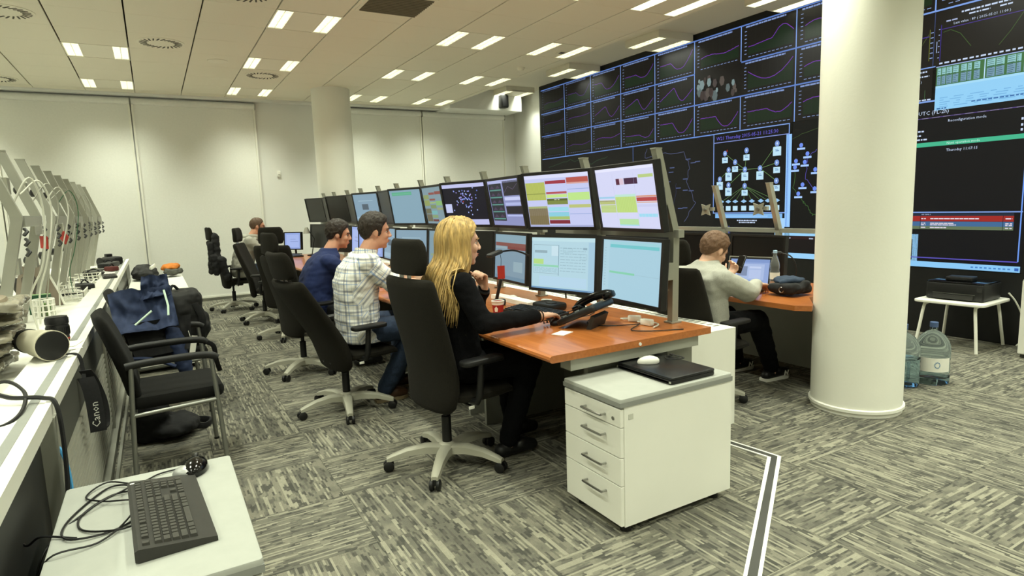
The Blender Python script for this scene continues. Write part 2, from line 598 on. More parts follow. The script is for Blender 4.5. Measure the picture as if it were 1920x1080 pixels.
# recessed louvre luminaires
M_LOUVRE = mat('louvre_white', 'f4f4ea', 0.35)
M_LAMPBODY = mat('lamp_panel', 'f0ebd8', 0.6)
def tube_mat():
    mt = bpy.data.materials.new('fluorescent_tube'); mt.use_nodes = True
    b = mt.node_tree.nodes['Principled BSDF']
    b.inputs['Base Color'].default_value = (.9, .9, .85, 1)
    b.inputs['Emission Color'].default_value = LAMP_COL + (1,)
    b.inputs['Emission Strength'].default_value = 9.0
    mt.cycles.emission_sampling = 'NONE'
    return mt
M_TUBEL = tube_mat()
SW = .15                         # louvre strip width
def luminaire(detail):
    t = thing('ceiling_light', 'recessed ceiling light with two louvre strips', 'ceiling light')
    w, d = TX - .01, TY - .008
    # centre panel and frame
    MB().bb(-w / 2 + SW, w / 2 - SW, -d / 2, d / 2, 0, .02).build('centre_panel', M_LAMPBODY, t)
    fr = MB()
    fr.bb(-w / 2, w / 2, -d / 2, -d / 2 + .012, -.004, .085).bb(-w / 2, w / 2, d / 2 - .012, d / 2, -.004, .085)
    for s in (-1, 1):
        fr.bb(s * w / 2 - .006, s * w / 2 + .006, -d / 2, d / 2, -.004, .085)
        fr.bb(s * (w / 2 - SW) - .005, s * (w / 2 - SW) + .005, -d / 2, d / 2, -.003, .085)
    fr.bb(-w / 2, w / 2, -d / 2, d / 2, .085, .09)
    fr.build('frame', M_LAMPBODY, t)
    for s in (-1, 1):
        cx_ = s * (w / 2 - SW / 2)
        lv = MB()
        if detail:
            for k in range(11):
                y = -d / 2 + .03 + k * (d - .06) / 10
                lv.bb(cx_ - SW / 2 + .006, cx_ + SW / 2 - .006, y - .0015, y + .0015, 0, .034)
            lv.bb(cx_ - .002, cx_ + .002, -d / 2 + .012, d / 2 - .012, 0, .034)
            lv.build('louvre', M_LOUVRE, t)
        tb = MB()
        for q in (-1, 1):
            tb.cyl((cx_ + q * .034, -d / 2 + .02, .056), (cx_ + q * .034, d / 2 - .02, .056), .008, n=8)
        tb.build('fluorescent_tube', M_TUBEL, t, True)
    return t
def lamp_light(root, s, big=False):
    la = bpy.data.lights.new('lamp_light', 'AREA')
    la.shape = 'RECTANGLE'
    la.size, la.size_y = (SW - .03, TY - .06)
    last = root.location.y > 9.5          # the row against the blinds is narrow-beam
    la.energy = LAMP_W * (2 if big else 1) * (.85 if last else 1)
    la.color = LAMP_COL
    la.spread = R(94 if last else 126)
    o = bpy.data.objects.new('lamp_light', la)
    COL.objects.link(o); o.parent = root
    w = TX - .01
    o.location = (0 if big else s * (w / 2 - SW / 2), 0, -.012 if big else -.002)
    return o
LIGHT_LABEL = {
 (0, 3): 'ceiling light above the left blinds, second from the back wall',
 (0, 6): 'ceiling light nearest the left pair of wall blinds',
 (3, 0): 'ceiling light cut by the top edge of the photo, nearest to the camera',
 (3, 3): 'ceiling light left of the far column, beside a round air vent',
 (3, 6): 'ceiling light just left of the far column, closest to the back wall',
 (6, 0): 'large ceiling light at the upper middle above the monitors',
 (6, 3): 'ceiling light above the blond woman, second in its row',
 (6, 6): 'ceiling light beside the top of the far column',
 (8, 0): 'ceiling light at the main ceiling edge nearest the camera, left of the video wall',
 (8, 3): 'ceiling light at the edge of the main ceiling near the smoke detector',
 (8, 6): 'ceiling light at the edge of the main ceiling left of the black loudspeaker'}
p1 = p2 = None
kk = 0
for (i, j) in LIGHTS:
    vis = j >= 0 and i >= -1
    loc = (GX + (i + .5) * TX, GY + (j + .5) * TY, CEIL + .002)
    if vis:
        if p1 is None:
            p1 = luminaire(True); t_ = p1; t_.location = loc
        else:
            t_ = dup(p1, loc, 0)
    else:
        if p2 is None:
            p2 = luminaire(False); t_ = p2; t_.location = loc
        else:
            t_ = dup(p2, loc, 0)
    t_['label'] = LIGHT_LABEL.get((i, j), 'ceiling light with two louvre strips out of the picture behind the camera')
    t_['group'] = 'ceiling lights'
LAMPROOTS = [o for o in bpy.data.objects if o.name.startswith('ceiling_light')]
for rj, lab in ((-12, None), (-9, None), (-6, None), (-3, None), (0, 'louvre light in the raised ceiling above the video wall, nearest the camera'), (3, 'louvre light in the raised ceiling above the video wall, middle one'), (6, 'louvre light in the raised ceiling by the black loudspeaker')):
    t_ = dup(p1 if rj >= 0 else p2, (6.06, GY + (rj + .5) * TY - .05, RAISED - .088), 0, lab or 'louvre light of the raised ceiling out of the picture', 'ceiling lights')
    LAMPROOTS.append(t_)
for t_ in LAMPROOTS:
    x, y, z = t_.location
    if y > 5.5 and x > -1.5:
        lamp_light(t_, -1); lamp_light(t_, 1)
    else:
        lamp_light(t_, 0, True)

# swirl air diffusers, speaker grille, detector
M_VENT = mat('vent_slot', '4e4a3d', 0.8)
def diffuser():
    t = thing('air_diffuser', 'round swirl air vent', 'air vent')
    MB().lathe([(.225, 0), (.225, -.004), (.2, -.008), (.03, -.006), (.0005, -.006)], 40).build('face_plate', M_LAMPBODY, t, 30)
    sl = MB()
    for k in range(24):
        a = 2 * PI * k / 24
        c_ = Vector((math.cos(a) * .165, math.sin(a) * .165, -.0085))
        sl.box(c_, (.075, .014, .004), Euler((0, 0, a + .45)).to_matrix())
    tag(sl.build('slot_ring', M_VENT, t))
    return t
pd = None
DL = {(-1, 1): 'round swirl air vent at the left edge of the ceiling', (1, 2): 'round swirl air vent left of the middle, between the ceiling lights',
      (3, 4): 'round swirl air vent beside the far column, between two lights', (2, -1): 'round swirl air vent cut by the top edge of the photo', (-2, 6): 'round swirl air vent at the far left near the blinds'}
for (i, j), k in DIFF.items():
    loc = (GX + (i + .5) * TX, GY + (j + .5) * TY, CEIL)
    if k == 's':
        t = thing('ceiling_speaker', 'small round flush grille in the ceiling', 'speaker', loc)
        MB().lathe([(.105, 0), (.105, -.004), (.095, -.006), (.0005, -.006)], 32).build('grille', mat('grille_grey', 'aaa58c', .8), t, 30)
        MB().lathe([(.105, 0), (.112, 0), (.112, -.006), (.105, -.007)], 32).build('rim', M_LAMPBODY, t, 30)
    elif pd is None:
        pd = diffuser(); pd.location = loc; pd['label'] = DL[(i, j)]; pd['group'] = 'swirl air vents'
    else:
        dup(pd, loc, 20 * i, DL[(i, j)], 'swirl air vents')
t = thing('ceiling_vent', 'dark rectangular return air grille at the top edge of the photo', 'air vent', (2.1, 5.55, CEIL))
MB().bb(-.3, .3, -.28, .28, -.006, 0).build('frame', M_LAMPBODY, t)
MB().bb(-.27, .27, -.25, .25, -.0075, -.001).build('grille_field', M_VENT, t)
for k in range(12):
    MB().box((0, -.23 + k * .042, -.010), (.54, .004, .012), rotm(30)).build('slat', mat('vent_slat', '7d7662', .6), t)
t = thing('smoke_detector', 'small smoke detector under the ceiling near the raised edge', 'detector', (4.5, 7.35, CEIL))
MB().lathe([(.05, 0), (.05, -.02), (.04, -.04), (.02, -.05), (.0005, -.05)], 20).build('housing', M_LAMPBODY, t, 30)
MB().lathe([(.055, 0), (.055, -.008), (.05, -.009)], 20).build('base', M_LAMPBODY, t, 30)
t = thing('ceiling_socket', 'small dark square opening in the ceiling near the raised edge', 'ceiling socket', (4.55, 6.45, CEIL))
MB().bb(-.06, .06, -.06, .06, -.004, 0).build('plate', M_LAMPBODY, t)
MB().bb(-.032, .032, -.032, .032, -.006, -.003).build('hole', M_BLACKP, t)

# columns
def column(name, x, y, r, h, ring):
    t = MB().lathe([(r, .0), (r, h)], 72, (x, y, 0)).build(name, M_WHITEP, None, 60)
    struct(t)
    if ring:
        k = MB().lathe([(r - .02, 0), (r - .004, 0), (r - .004, .028), (r - .02, .028)], 72, (x, y, .0)).build('shadow_gap', M_DPANEL, t, 30)
        MB().lathe([(r, .028), (r + .012, .028), (r + .012, .045), (r, .05)], 72, (x, y, 0), cap=False).build('base_ring', M_WHITEP, t, 30)
    return t
column('trim_3', 3.846, 2.236, .264, RAISED - .0, True)
column('trim_4', 2.535, 9.72, .285, CEIL, False)
bpy.data.objects['trim_3'].location.z = 0

# roller blinds on the back wall
def blind(x0, x1, label, group='roller blinds on the back wall', top=3.10):
    t = thing('roller_blind', label, 'blind', ((x0 + x1) / 2, YB - .05, 0), 0, group)
    w = x1 - x0
    cs = MB()
    prof = [(.045 * math.cos(R(a)), .05 * math.sin(R(a))) for a in range(0, 360, 30)]
    cs.loft([[(-w / 2 + .004, p[0], top + p[1]) for p in prof], [(w / 2 - .004, p[0], top + p[1]) for p in prof]])
    cs.build('cassette', M_BLIND, t, 40)
    MB().bb(-w / 2 + .03, w / 2 - .03, .0, .004, .06, top).build('fabric', M_BLIND, t)
    MB().bb(-w / 2 + .03, w / 2 - .03, -.008, .012, .045, .075).build('hem_bar', M_WHITEP, t)
    for s in (-1, 1):
        MB().bb(s * (w / 2 - .018) - .014, s * (w / 2 - .018) + .014, -.018, .03, .02, top - .03).build('guide_rail', M_WHITEP, t)
        MB().bb(s * (w / 2 - .002) - .003, s * (w / 2 - .002) + .003, -.05, .05, top - .055, top + .055).build('end_cap', M_GREYP, t)
    return t
blind(-3.6, -1.78, 'roller blind at the far left, cut by the photo edge')
blind(-1.77, -.12, 'closed roller blind behind the empty monitor posts on the left')
blind(-.11, 1.62, 'closed roller blind above the man in the grey hoodie')
blind(3.05, 4.52, 'closed roller blind right of the far column')
blind(4.53, 6.3, 'closed roller blind next to the video wall')
t = thing('wall_thermostat', 'small white sensor box on the back wall', 'sensor', (1.92, YB - .002, 2.02))
MB().rbox((0, -.012, 0), (.055, .022, .09), .004).build('housing', M_PAPER, t, True)
MB().bb(-.015, .015, -.025, -.022, -.02, -.01).build('button', M_GREYP, t)

# loudspeaker on the bulkhead
t = thing('wall_loudspeaker', 'black loudspeaker mounted high on the beige bulkhead', 'loudspeaker', (5.90, 10.4, 3.283))
MB().rbox((0, -.11, 0), (.15, .15, .235), .025, .02, 4).build('cabinet', M_BLACKP, t, True)
MB().rbox((0, -.188, 0), (.125, .012, .205), .01).build('grille', mat('speaker_cloth', '0e0e10', .9, nscale=400, namt=.4), t, True)
MB().cyl((0, -.05, 0), (0, 0, 0), .02).build('bracket', M_BLACKP, t)
# ================================================================== VIDEO WALL
VX = 6.40                        # display plane
VY0 = 9.77                       # left end; u runs towards the camera
vw = thing('video_wall', 'huge dark video wall of display cubes covering the right side of the room', 'video wall', (VX, VY0, 0))
CW, CH = .744, .558
M_CUBE = mat('display_glass', '0c0c0e', .38, spec=.3)
M_CLAD = mat('black_cladding', '111112', .5, nscale=5, namt=.1)
proto = None
for i in range(10):
    for j in range(5):
        if proto is None:
            proto = MB().bb(0, .035, -CW + .002, 0, 0, CH - .002).build('display_cube', M_CUBE, vw)
            o = proto
        else:
            o = same(proto, vw)
        o.location = (0, -i * CW, .63 + j * CH)
MB().bb(.0, .05, -7.5, .06, 3.422, 3.5).build('top_cladding', M_CLAD, vw)
MB().bb(.0, .05, -7.52, .06, .0, .628).build('bottom_cladding', M_CLAD, vw)
MB().bb(.0, .05, .0, .06, .628, 3.422).build('side_cladding', M_CLAD, vw)
MB().bb(.0, .05, -7.54, -7.44, .628, 3.422).build('side_cladding', M_CLAD, vw)
VM = plane_matrix((-.0012, 0, 0), (0, -1, 0), (0, 0, 1))
BLUE, LBLUE, WHT = '7ea2e6', '8cc4f4', 'c8d8f2'
def graph_window(u0, v0, u1, v1, seed, shape, name='graph_window', bg=(28, 25, 21), wht='8fa6d8', cur='7a3fb0', gr=(28, 46, 26)):
    rnd = random.Random(seed)
    p = Paint()
    p.rect(u0, v0, u1, v1, bg)
    p.up()
    w, h = u1 - u0, v1 - v0
    p.rect(u0, v1 - .016, u1, v1, '5c7dc4'); p.rect(u1 - .012, v0, u1, v1 - .016, BLUE)
    p.dashes(u0 + .06, v1 - .045, u1 - .14, .018, wht, seed, .02, .07, .006)
    for k in range(7):
        y = v0 + .07 + k * (h - .16) / 6
        p.rect(u0 + .045, y, u0 + .075, y + .008, wht)
    x = u0 + .1
    while x < u1 - .05:
        p.rect(x, v0 + .03, x + .035, v0 + .037, wht); x += .055
    gx0, gx1, gy0, gy1 = u0 + .1, u1 - .04, v0 + .06, v1 - .07
    n = 26
    pts = []
    for k in range(n + 1):
        t = k / n
        pts.append((gx0 + (gx1 - gx0) * t, gy0 + (gy1 - gy0) * max(.03, min(.97, shape(t) + rnd.uniform(-.012, .012)))))
    if gr:
        for a, b in zip(pts[:-1], pts[1:]):
            p.poly([(a[0], gy0), (b[0], gy0), (b[0], b[1]), (a[0], a[1])], gr)
    p.up()
    for k in range(1, 6):
        xx = gx0 + (gx1 - gx0) * k / 6
        p.rect(xx, gy0, xx + .003, gy1, (34, 40, 33))
    p.up()
    p.line(pts, .008, cur)
    return p.build(name, M_SCREEN, vw, VM)
dip = lambda d, hi, lo, end: (lambda t: hi if t < d else hi + (lo - hi) * (math.sin(min(1, (t - d) / .25) * PI / 2)) if t < d + .3 else lo + (end - lo) * ((t - d - .3) / (.7 - d)) ** 1.6)
peak = lambda m, a, b, c, e: (lambda t: a + (b - a) * t / m if t < m else (b + (c - b) * math.sin(min(1, (t - m) / .25) * PI / 2) if t < m + .25 else c + (e - c) * ((t - m - .25) / (.75 - m)) ** 1.3))
flat = lambda a, s: (lambda t: a + s * math.sin(t * 7) + .1 * t)
SH = [[flat(.3, .05), dip(.4, .5, .25, .8), dip(.3, .62, .2, .75), dip(.4, .5, .3, .8), dip(.35, .55, .2, .9), flat(.35, .06), lambda t: .3 + .35 * (t > .55) * math.sin((t - .55) * 7) + .2 * t, flat(.5, .1)],
      [flat(.5, .03), flat(.5, .03), peak(.45, .35, .75, .1, .6), peak(.45, .35, .75, .1, .6), peak(.45, .3, .85, .12, .6), None, lambda t: .75 - .6 * math.sin(t * 2.6) + .5 * t * t, flat(.4, .1)],
      [flat(.3, .03), flat(.3, .06), flat(.4, .06), dip(.5, .3, .12, .5), dip(.4, .6, .06, .65), dip(.42, .55, .05, .6), dip(.45, .5, .3, .6), flat(.5, .1)]]
rowv = [(3.0, 3.42), (2.6, 3.0), (2.19, 2.6)]
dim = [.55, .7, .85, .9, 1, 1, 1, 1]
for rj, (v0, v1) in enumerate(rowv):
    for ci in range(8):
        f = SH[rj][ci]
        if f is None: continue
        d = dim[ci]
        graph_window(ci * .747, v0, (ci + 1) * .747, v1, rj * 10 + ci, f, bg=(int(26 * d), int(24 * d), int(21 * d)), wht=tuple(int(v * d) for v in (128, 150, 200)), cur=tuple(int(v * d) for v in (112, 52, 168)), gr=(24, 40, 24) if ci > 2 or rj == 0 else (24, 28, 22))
# small photograph shown in one window: people in a room, only blurred shapes
p = Paint(); p.rect(3.74, 2.6, 4.48, 3.0, (24, 22, 20)); p.up()
rnd = random.Random(5)
for k in range(26):
    x, y = rnd.uniform(3.8, 4.42), rnd.uniform(2.63, 2.9)
    s = rnd.uniform(.02, .06)
    p.poly([(x + s * math.cos(a) * .8, y + s * 1.3 * math.sin(a)) for a in (0, 1, 2.2, 3.3, 4.4, 5.4)], rnd.choice([(90, 104, 104), (70, 62, 60), (120, 140, 140), (60, 50, 48), (84, 76, 70)])); p.up()
p.build('picture_window', M_SCREEN, vw, VM)
# map area left of the schematic
p = Paint(); p.rect(0, .64, 4.06, 2.185, (17, 16, 16)); p.up()
p.rect(0, 2.17, 4.06, 2.185, '6a8fd8')
rnd = random.Random(11)
def wiggle(pts, amp, n=6):
    out = []
    for a, b in zip(pts[:-1], pts[1:]):
        for k in range(n):
            t = k / n
            out.append((a[0] + (b[0] - a[0]) * t + rnd.uniform(-amp, amp), a[1] + (b[1] - a[1]) * t + rnd.uniform(-amp, amp)))
    out.append(pts[-1]); return out
p.line(wiggle([(.2, 2.02), (.9, 2.1), (1.5, 2.0), (1.9, 2.08)], .02), .008, (44, 70, 50))
p.line(wiggle([(2.8, 2.1), (2.75, 1.98), (3.1, 2.02), (3.55, 2.0), (3.65, 1.8), (3.6, 1.6), (3.75, 1.3), (3.55, 1.05)], .015), .008, (76, 84, 118))
p.line(wiggle([(3.0, 1.6), (3.15, 1.3), (3.1, .9)], .02), .006, (52, 58, 100))
p.line(wiggle([(3.4, 1.6), (3.35, 1.2), (3.2, .95)], .02), .006, (48, 52, 88))
for k in range(14):
    x, y = rnd.uniform(2.9, 3.75), rnd.uniform(.75, 2.0)
    p.rect(x, y, x + .09, y + .012, (82, 96, 140))
p.poly([(3.12 + .05 * math.cos(a), 1.52 + .05 * math.sin(a)) for a in [k * .78 for k in range(8)]], (120, 132, 190))
p.rect(2.5, 1.1, 2.512, 2.17, (70, 96, 150))
p.build('map_window', M_SCREEN, vw, VM)
# network schematic with title
p = Paint(); p.rect(4.06, 1.16, 5.17, 2.185, (9, 9, 11)); p.up()
p.frame(4.06, 1.16, 5.17, 2.185, .012, '7e9fe0')
p.rect(4.06, 2.06, 5.17, 2.07, '7e8fd0')
p.rect(5.13, 1.0, 5.2, 2.06, '9accff'); p.rect(5.145, 1.0, 5.155, 2.06, '3b66c8')
p.text('W21 Thursday 2015-05-21 11:25:30', 4.11, 2.095, .062, '6a63d8')
p.up()
NODE = {'a': (4.25, 1.92), 'b': (4.58, 1.93), 'c': (5.01, 1.97), 'd': (4.41, 1.8), 'e': (4.56, 1.7), 'f': (4.31, 1.71), 'g': (4.78, 1.7), 'h': (5.01, 1.75), 'i': (4.17, 1.6), 'k': (4.56, 1.5), 'l': (4.31, 1.52), 'm': (5.01, 1.54)}
for a, b in (('f', 'e'), ('e', 'g'), ('g', 'c'), ('g', 'h'), ('g', 'm'), ('e', 'k'), ('a', 'd'), ('d', 'e'), ('b', 'e'), ('f', 'i'), ('e', 'l')):
    p.line([NODE[a], NODE[b]], .006, (104, 140, 84))
BX = [4.2, 4.31, 4.42, 4.55, 4.67, 4.8, 4.9, 5.02]
for x in BX:
    p.line([NODE['k'], (x, 1.31)], .005, (96, 130, 78))
p.up()
def blob(x, y, rx, ry, c1, c2, n=10):
    p.poly([(x + rx * math.cos(2 * PI * k / n), y + ry * math.sin(2 * PI * k / n)) for k in range(n)], c1)
def card(x, y, w, h):
    p.rect(x - w / 2, y - h / 2, x + w / 2, y + h / 2, 'bfe4f6')
for k, (x, y) in NODE.items():
    blob(x, y, .032, .036, (120, 150, 214), 0)
    w, h = (.09, .07) if k in 'abdhkm' else (.10, .10)
    card(x, y - .085, w, h)
    if k == 'c': card(x, y - .09, .11, .1)
for x in BX:
    p.poly([(x - .045, 1.31), (x, 1.335), (x + .045, 1.31), (x, 1.288)], (150, 196, 236))
    card(x, 1.225, .075, .06)
p.up()
for k, (x, y) in NODE.items():
    p.rect(x - .02, y - .088, x + .025, y - .08, (70, 110, 170)); p.rect(x - .025, y - .07, x + .015, y - .064, (90, 130, 180))
    p.poly([(x - .012, y), (x, y + .02), (x + .012, y), (x, y - .018)], (206, 226, 250))
p.poly([(4.27, 1.94), (4.285, 1.97), (4.29, 1.94)], (190, 40, 40))
p.build('schematic_window', M_SCREEN, vw, VM)
p = Paint(); p.rect(4.06, .64, 5.2, 1.16, (12, 11, 13)); p.up()
p.rect(4.1, 1.1, 5.1, 1.155, '7fb6ea'); p.rect(4.2, 1.115, 4.9, 1.135, '9cc8f2'); p.rect(5.0, .9, 5.13, 1.1, 'a8d4fa')
p.dashes(4.45, 1.065, 4.75, .014, WHT, 3); p.dashes(4.48, 1.04, 4.72, .014, WHT, 4)
for k in range(12): p.rect(4.15 + k * .075, .72, 4.153 + k * .075, 1.0, (40, 26, 34))
p.rect(4.3, .9, 4.305, 1.0, '5b6fe0'); p.rect(4.32, .88, 4.327, 1.0, '6d7be6'); p.rect(4.34, .9, 4.343, .98, '5560c0')
p.line(wiggle([(4.1, .88), (4.3, .86), (4.7, .87), (5.0, .86)], .02), .006, (60, 70, 190))
p.build('trend_window', M_SCREEN, vw, VM)
p = Paint(); p.rect(5.0, .54 + .1, 6.6, .95, '9ad2fa'); p.up()
p.rect(5.16, .7, 6.55, .9, (18, 12, 14)); p.up(); p.rect(5.16, .86, 6.55, .9, (42, 20, 24)); p.rect(5.45, .865, 5.5, .88, WHT); p.rect(5.2, .865, 5.215, .88, WHT)
p.build('dialog_window', M_SCREEN, vw, VM)
# operators map with person-like markers
p = Paint(); p.rect(5.21, .96, 6.52, 2.185, (11, 11, 12)); p.up()
p.line(wiggle([(5.2, 2.0), (5.45, 2.08), (5.8, 2.1)], .008), .004, (70, 96, 50))
p.line(wiggle([(5.25, 1.7), (5.24, 1.45), (5.35, 1.3), (5.42, 1.22), (5.48, 1.12), (5.6, 1.2), (5.9, 1.25)], .015), .006, (64, 104, 52))
p.line(wiggle([(5.5, 1.86), (5.4, 1.76), (5.38, 1.55), (5.5, 1.42), (5.7, 1.5)], .012), .006, (84, 76, 168))
p.up()
rnd = random.Random(9)
for (x, y) in [(5.32, 1.92), (5.4, 1.82), (5.26, 1.75), (5.37, 1.73), (5.25, 1.68), (5.35, 1.48), (5.3, 1.38), (5.5, 1.64), (5.5, 1.43)] + [(rnd.uniform(5.6, 6.4), rnd.uniform(1.2, 2.0)) for _ in range(10)]:
    p.poly([(x + .025 * math.cos(k), y + .026 * math.sin(k)) for k in (0, .9, 1.8, 2.7, 3.6, 4.5, 5.4)], '6f8fee')
    p.rect(x - .05, y - .05, x + .05, y - .028, 'a9ccff')
p.build('marker_map_window', M_SCREEN, vw, VM)
# right end of the wall
graph_window(5.976, 3.0, 6.65, 3.42, 71, flat(.35, .1), gr=(26, 44, 24))
graph_window(6.65, 3.0, 7.44, 3.42, 72, lambda t: .4 + 2.2 * t if t < .2 else .84 + .1 * t, gr=(24, 42, 24))
p = Paint(); p.rect(5.976, 2.185, 6.65, 2.99, (26, 23, 20)); p.up()
p.rect(5.976, 2.985, 7.44, 3.0, BLUE); p.rect(6.643, 2.5, 6.65, 2.98, (60, 72, 110))
p.rect(6.606, 2.56, 6.612, 2.84, (104, 112, 40)); p.line([(6.45, 2.55), (6.52, 2.68), (6.6, 2.8)], .004, (84, 100, 46))
for k in range(6): p.rect(6.615, 2.58 + k * .045, 6.64, 2.587 + k * .045, '8fa6d8')
p.rect(5.976, 2.775, 6.605, 2.783, (70, 52, 140)); p.rect(6.47, 2.79, 6.5, 2.8, WHT)
p.rect(5.976, 2.495, 6.67, 2.505, BLUE); p.dashes(6.3, 2.46, 6.6, .014, WHT, 8); p.dashes(6.3, 2.42, 6.62, .012, WHT, 9)
p.text('11:00 )', 6.47, 2.37, .032, WHT)
p.rect(6.588, 2.2, 6.592, 2.3, (70, 110, 70)); p.rect(5.976, 2.185, 6.68, 2.2, BLUE); p.dashes(6.2, 2.205, 6.65, .012, WHT, 10, .02, .05, .01)
p.build('trend_window', M_SCREEN, vw, VM)
p = Paint(); p.rect(6.652, 2.5, 7.44, 2.98, (27, 24, 20)); p.up()
p.dashes(6.86, 2.925, 7.24, .014, WHT, 21); p.dashes(6.92, 2.895, 7.08, .012, WHT, 22); p.dashes(7.15, 2.895, 7.24, .012, WHT, 23)
p.dashes(6.74, 2.875, 6.83, .012, 'a9b6da', 24)
p.text('Last value : 89 ( 2015-05-21 11:00 )', 6.8, 2.84, .03, WHT)
p.rect(6.7, 2.816, 7.44, 2.822, (70, 52, 140)); p.rect(6.7, 2.54, 6.705, 2.86, (66, 50, 150))
for k in range(6): p.rect(6.682, 2.57 + k * .05, 6.694, 2.577 + k * .05, '9fb2dc')
p.rect(6.668, 2.62, 6.674, 2.72, '9fb2dc')
p.line([(6.72, 2.79), (6.78, 2.8), (6.86, 2.75), (6.95, 2.62)], .005, (64, 92, 44)); p.line([(7.16, 2.58), (7.24, 2.68), (7.33, 2.82)], .005, (64, 92, 44))
p.dashes(6.7, 2.512, 7.42, .014, WHT, 25, .02, .04, .016)
p.build('trend_window', M_SCREEN, vw, VM)
p = Paint(); p.rect(6.68, 2.32, 7.44, 2.49, (66, 112, 66)); p.up()
rnd = random.Random(31)
for blk in ((6.69, 7.06), (7.085, 7.43)):
    x = blk[0]
    while x < blk[1] - .07:
        w = rnd.choice([.03, .045, .045, .06])
        p.rect(x, 2.415, x + w, 2.475, (146, 200, 200)); p.rect(x, 2.328, x + w, 2.405, (118, 156, 176)); p.up()
        for k in range(9): p.rect(x + .004, 2.335 + k * .016, x + w - rnd.uniform(.004, .02), 2.339 + k * .016, (52, 84, 96))
        x += w + rnd.choice([.008, .008, .02])
p.rect(7.066, 2.32, 7.074, 2.49, 'bfe4ff'); p.rect(6.68, 2.485, 7.44, 2.493, '9db4e4')
p.build('table_window', M_SCREEN, vw, VM)
p = Paint(); p.rect(6.68, 2.1, 7.44, 2.32, '93d0f6'); p.up()
p.rect(6.68, 2.3, 7.44, 2.32, 'a6dcf8')
for k in range(5): p.dashes(6.72, 2.125 + k * .02, 7.4, .007, (116, 178, 226), 40 + k, .03, .12, .05)
p.dashes(6.98, 2.135, 7.42, .012, (60, 110, 170), 47, .02, .05, .01); p.dashes(6.7, 2.108, 6.78, .012, (50, 100, 160), 48)
p.build('spreadsheet_window', M_SCREEN, vw, VM)
p = Paint(); p.rect(5.976, .635, 7.44, 2.095, (13, 13, 17))
p.rect(5.976, 2.095, 6.68, 2.18, (16, 16, 22)); p.up()
p.text('27 UTC (PL-2h)', 6.48, 2.07, .05, WHT)
p.rect(6.4, 2.035, 7.44, 2.043, (84, 66, 128)); p.dashes(6.4, 2.036, 7.44, .006, (150, 146, 170), 60, .05, .07, .03)
p.text('Reconfiguration mode', 6.8, 1.985, .034, WHT)
p.dashes(6.42, 1.915, 6.6, .014, WHT, 61); p.dashes(6.42, 1.875, 6.58, .014, WHT, 62); p.dashes(6.42, 1.838, 6.63, .014, WHT, 63)
for y in (1.93, 1.88, 1.84): p.rect(7.36, y, 7.375, y + .02, WHT)
p.rect(6.4, 1.775, 7.44, 1.815, '44b78e'); p.up(); p.text('Next operation mode', 6.8, 1.785, .03, 'd4f6ea'); p.text('Thursday 11:07:15', 6.8, 1.72, .034, WHT)
p.rect(6.3, 1.155, 7.42, 1.166, '7e9fe0'); p.rect(6.3, 1.125, 7.36, 1.15, (34, 44, 60)); p.dashes(6.62, 1.135, 6.7, .01, WHT, 71)
p.rect(6.3, 1.075, 7.36, 1.125, (160, 40, 36)); p.rect(6.3, 1.03, 7.36, 1.073, (66, 106, 150)); p.rect(6.3, 1.0, 7.36, 1.03, (100, 118, 88)); p.up()
for k, (y, e) in enumerate(((1.095, 7.1), (1.052, 6.9), (1.037, 6.92), (1.012, 6.84))):
    p.dashes(6.7, y, e, .01, (222, 214, 226), 80 + k, .02, .05, .004); p.dashes(6.62, y, 6.66, .01, (222, 214, 226), 90 + k); p.dashes(7.3, y, 7.35, .01, (222, 214, 226), 95 + k)
p.rect(6.61, 1.0, 6.614, 1.125, (20, 26, 34)); p.rect(7.28, 1.0, 7.284, 1.125, (20, 26, 34))
p.rect(6.3, .722, 7.41, .732, (92, 84, 190)); p.rect(7.405, .73, 7.415, 2.05, '6f9cf0')
p.rect(6.3, .637, 7.43, .69, '8ccaf6'); p.up()
for k in range(9): p.rect(7.06 + k * .035, .655, 7.08 + k * .035, .668, '4a86c8')
p.rect(7.39, .65, 7.42, .675, '3566b8')
p.build('dispatch_window', M_SCREEN, vw, VM)

# ================================================================== DESK MONITORS
SWM, SHM = .518, .324            # lit area of a 24 inch screen
def monitor(name, label, group, picture, parent_mat, depth_back=True, w=SWM, h=SHM, label_cat='monitor'):
    """origin: centre of the screen, facing -X (local), up Z"""
    t = thing(name, label, label_cat, (0, 0, 0), 0, group)
    b = .018
    fr = MB()
    for (y0, y1, z0, z1) in ((-w / 2 - b, w / 2 + b, h / 2, h / 2 + b), (-w / 2 - b, w / 2 + b, -h / 2 - b, -h / 2), (-w / 2 - b, -w / 2, -h / 2, h / 2), (w / 2, w / 2 + b, -h / 2, h / 2)):
        fr.bb(-.006, .03, y0, y1, z0, z1)
    fr.build('bezel', M_BLACKP, t)
    bk = MB()
    def rg(x, k, kz):
        return [(x, s1 * (w / 2 + b) * k, s2 * (h / 2 + b) * kz) for (s1, s2) in ((-1, -1), (1, -1), (1, 1), (-1, 1))]
    bk.loft([rg(.03, 1, 1), rg(.04, .97, .96), rg(.062, .62, .6), rg(.066, .6, .58)])
    bk.build('back_shell', M_BLACKP, t)
    if picture is None:
        MB().bb(.0, .004, -w / 2, w / 2, -h / 2, h / 2).build('dark_screen', mat('dark_screen_glass', '0d0e10', .3), t)
    else:
        p = picture(w, h)
        # u: viewer's left to right = -Y when facing -X seen from -X side
        MB().bb(.001, .006, -w / 2, w / 2, -h / 2, h / 2).build('panel', mat('dark_screen_glass', '0d0e10', .3), t)
        p.build('screen_image', M_SCREEN, t, plane_matrix((0, w / 2, -h / 2), (0, -1, 0), (0, 0, 1)))
    return t

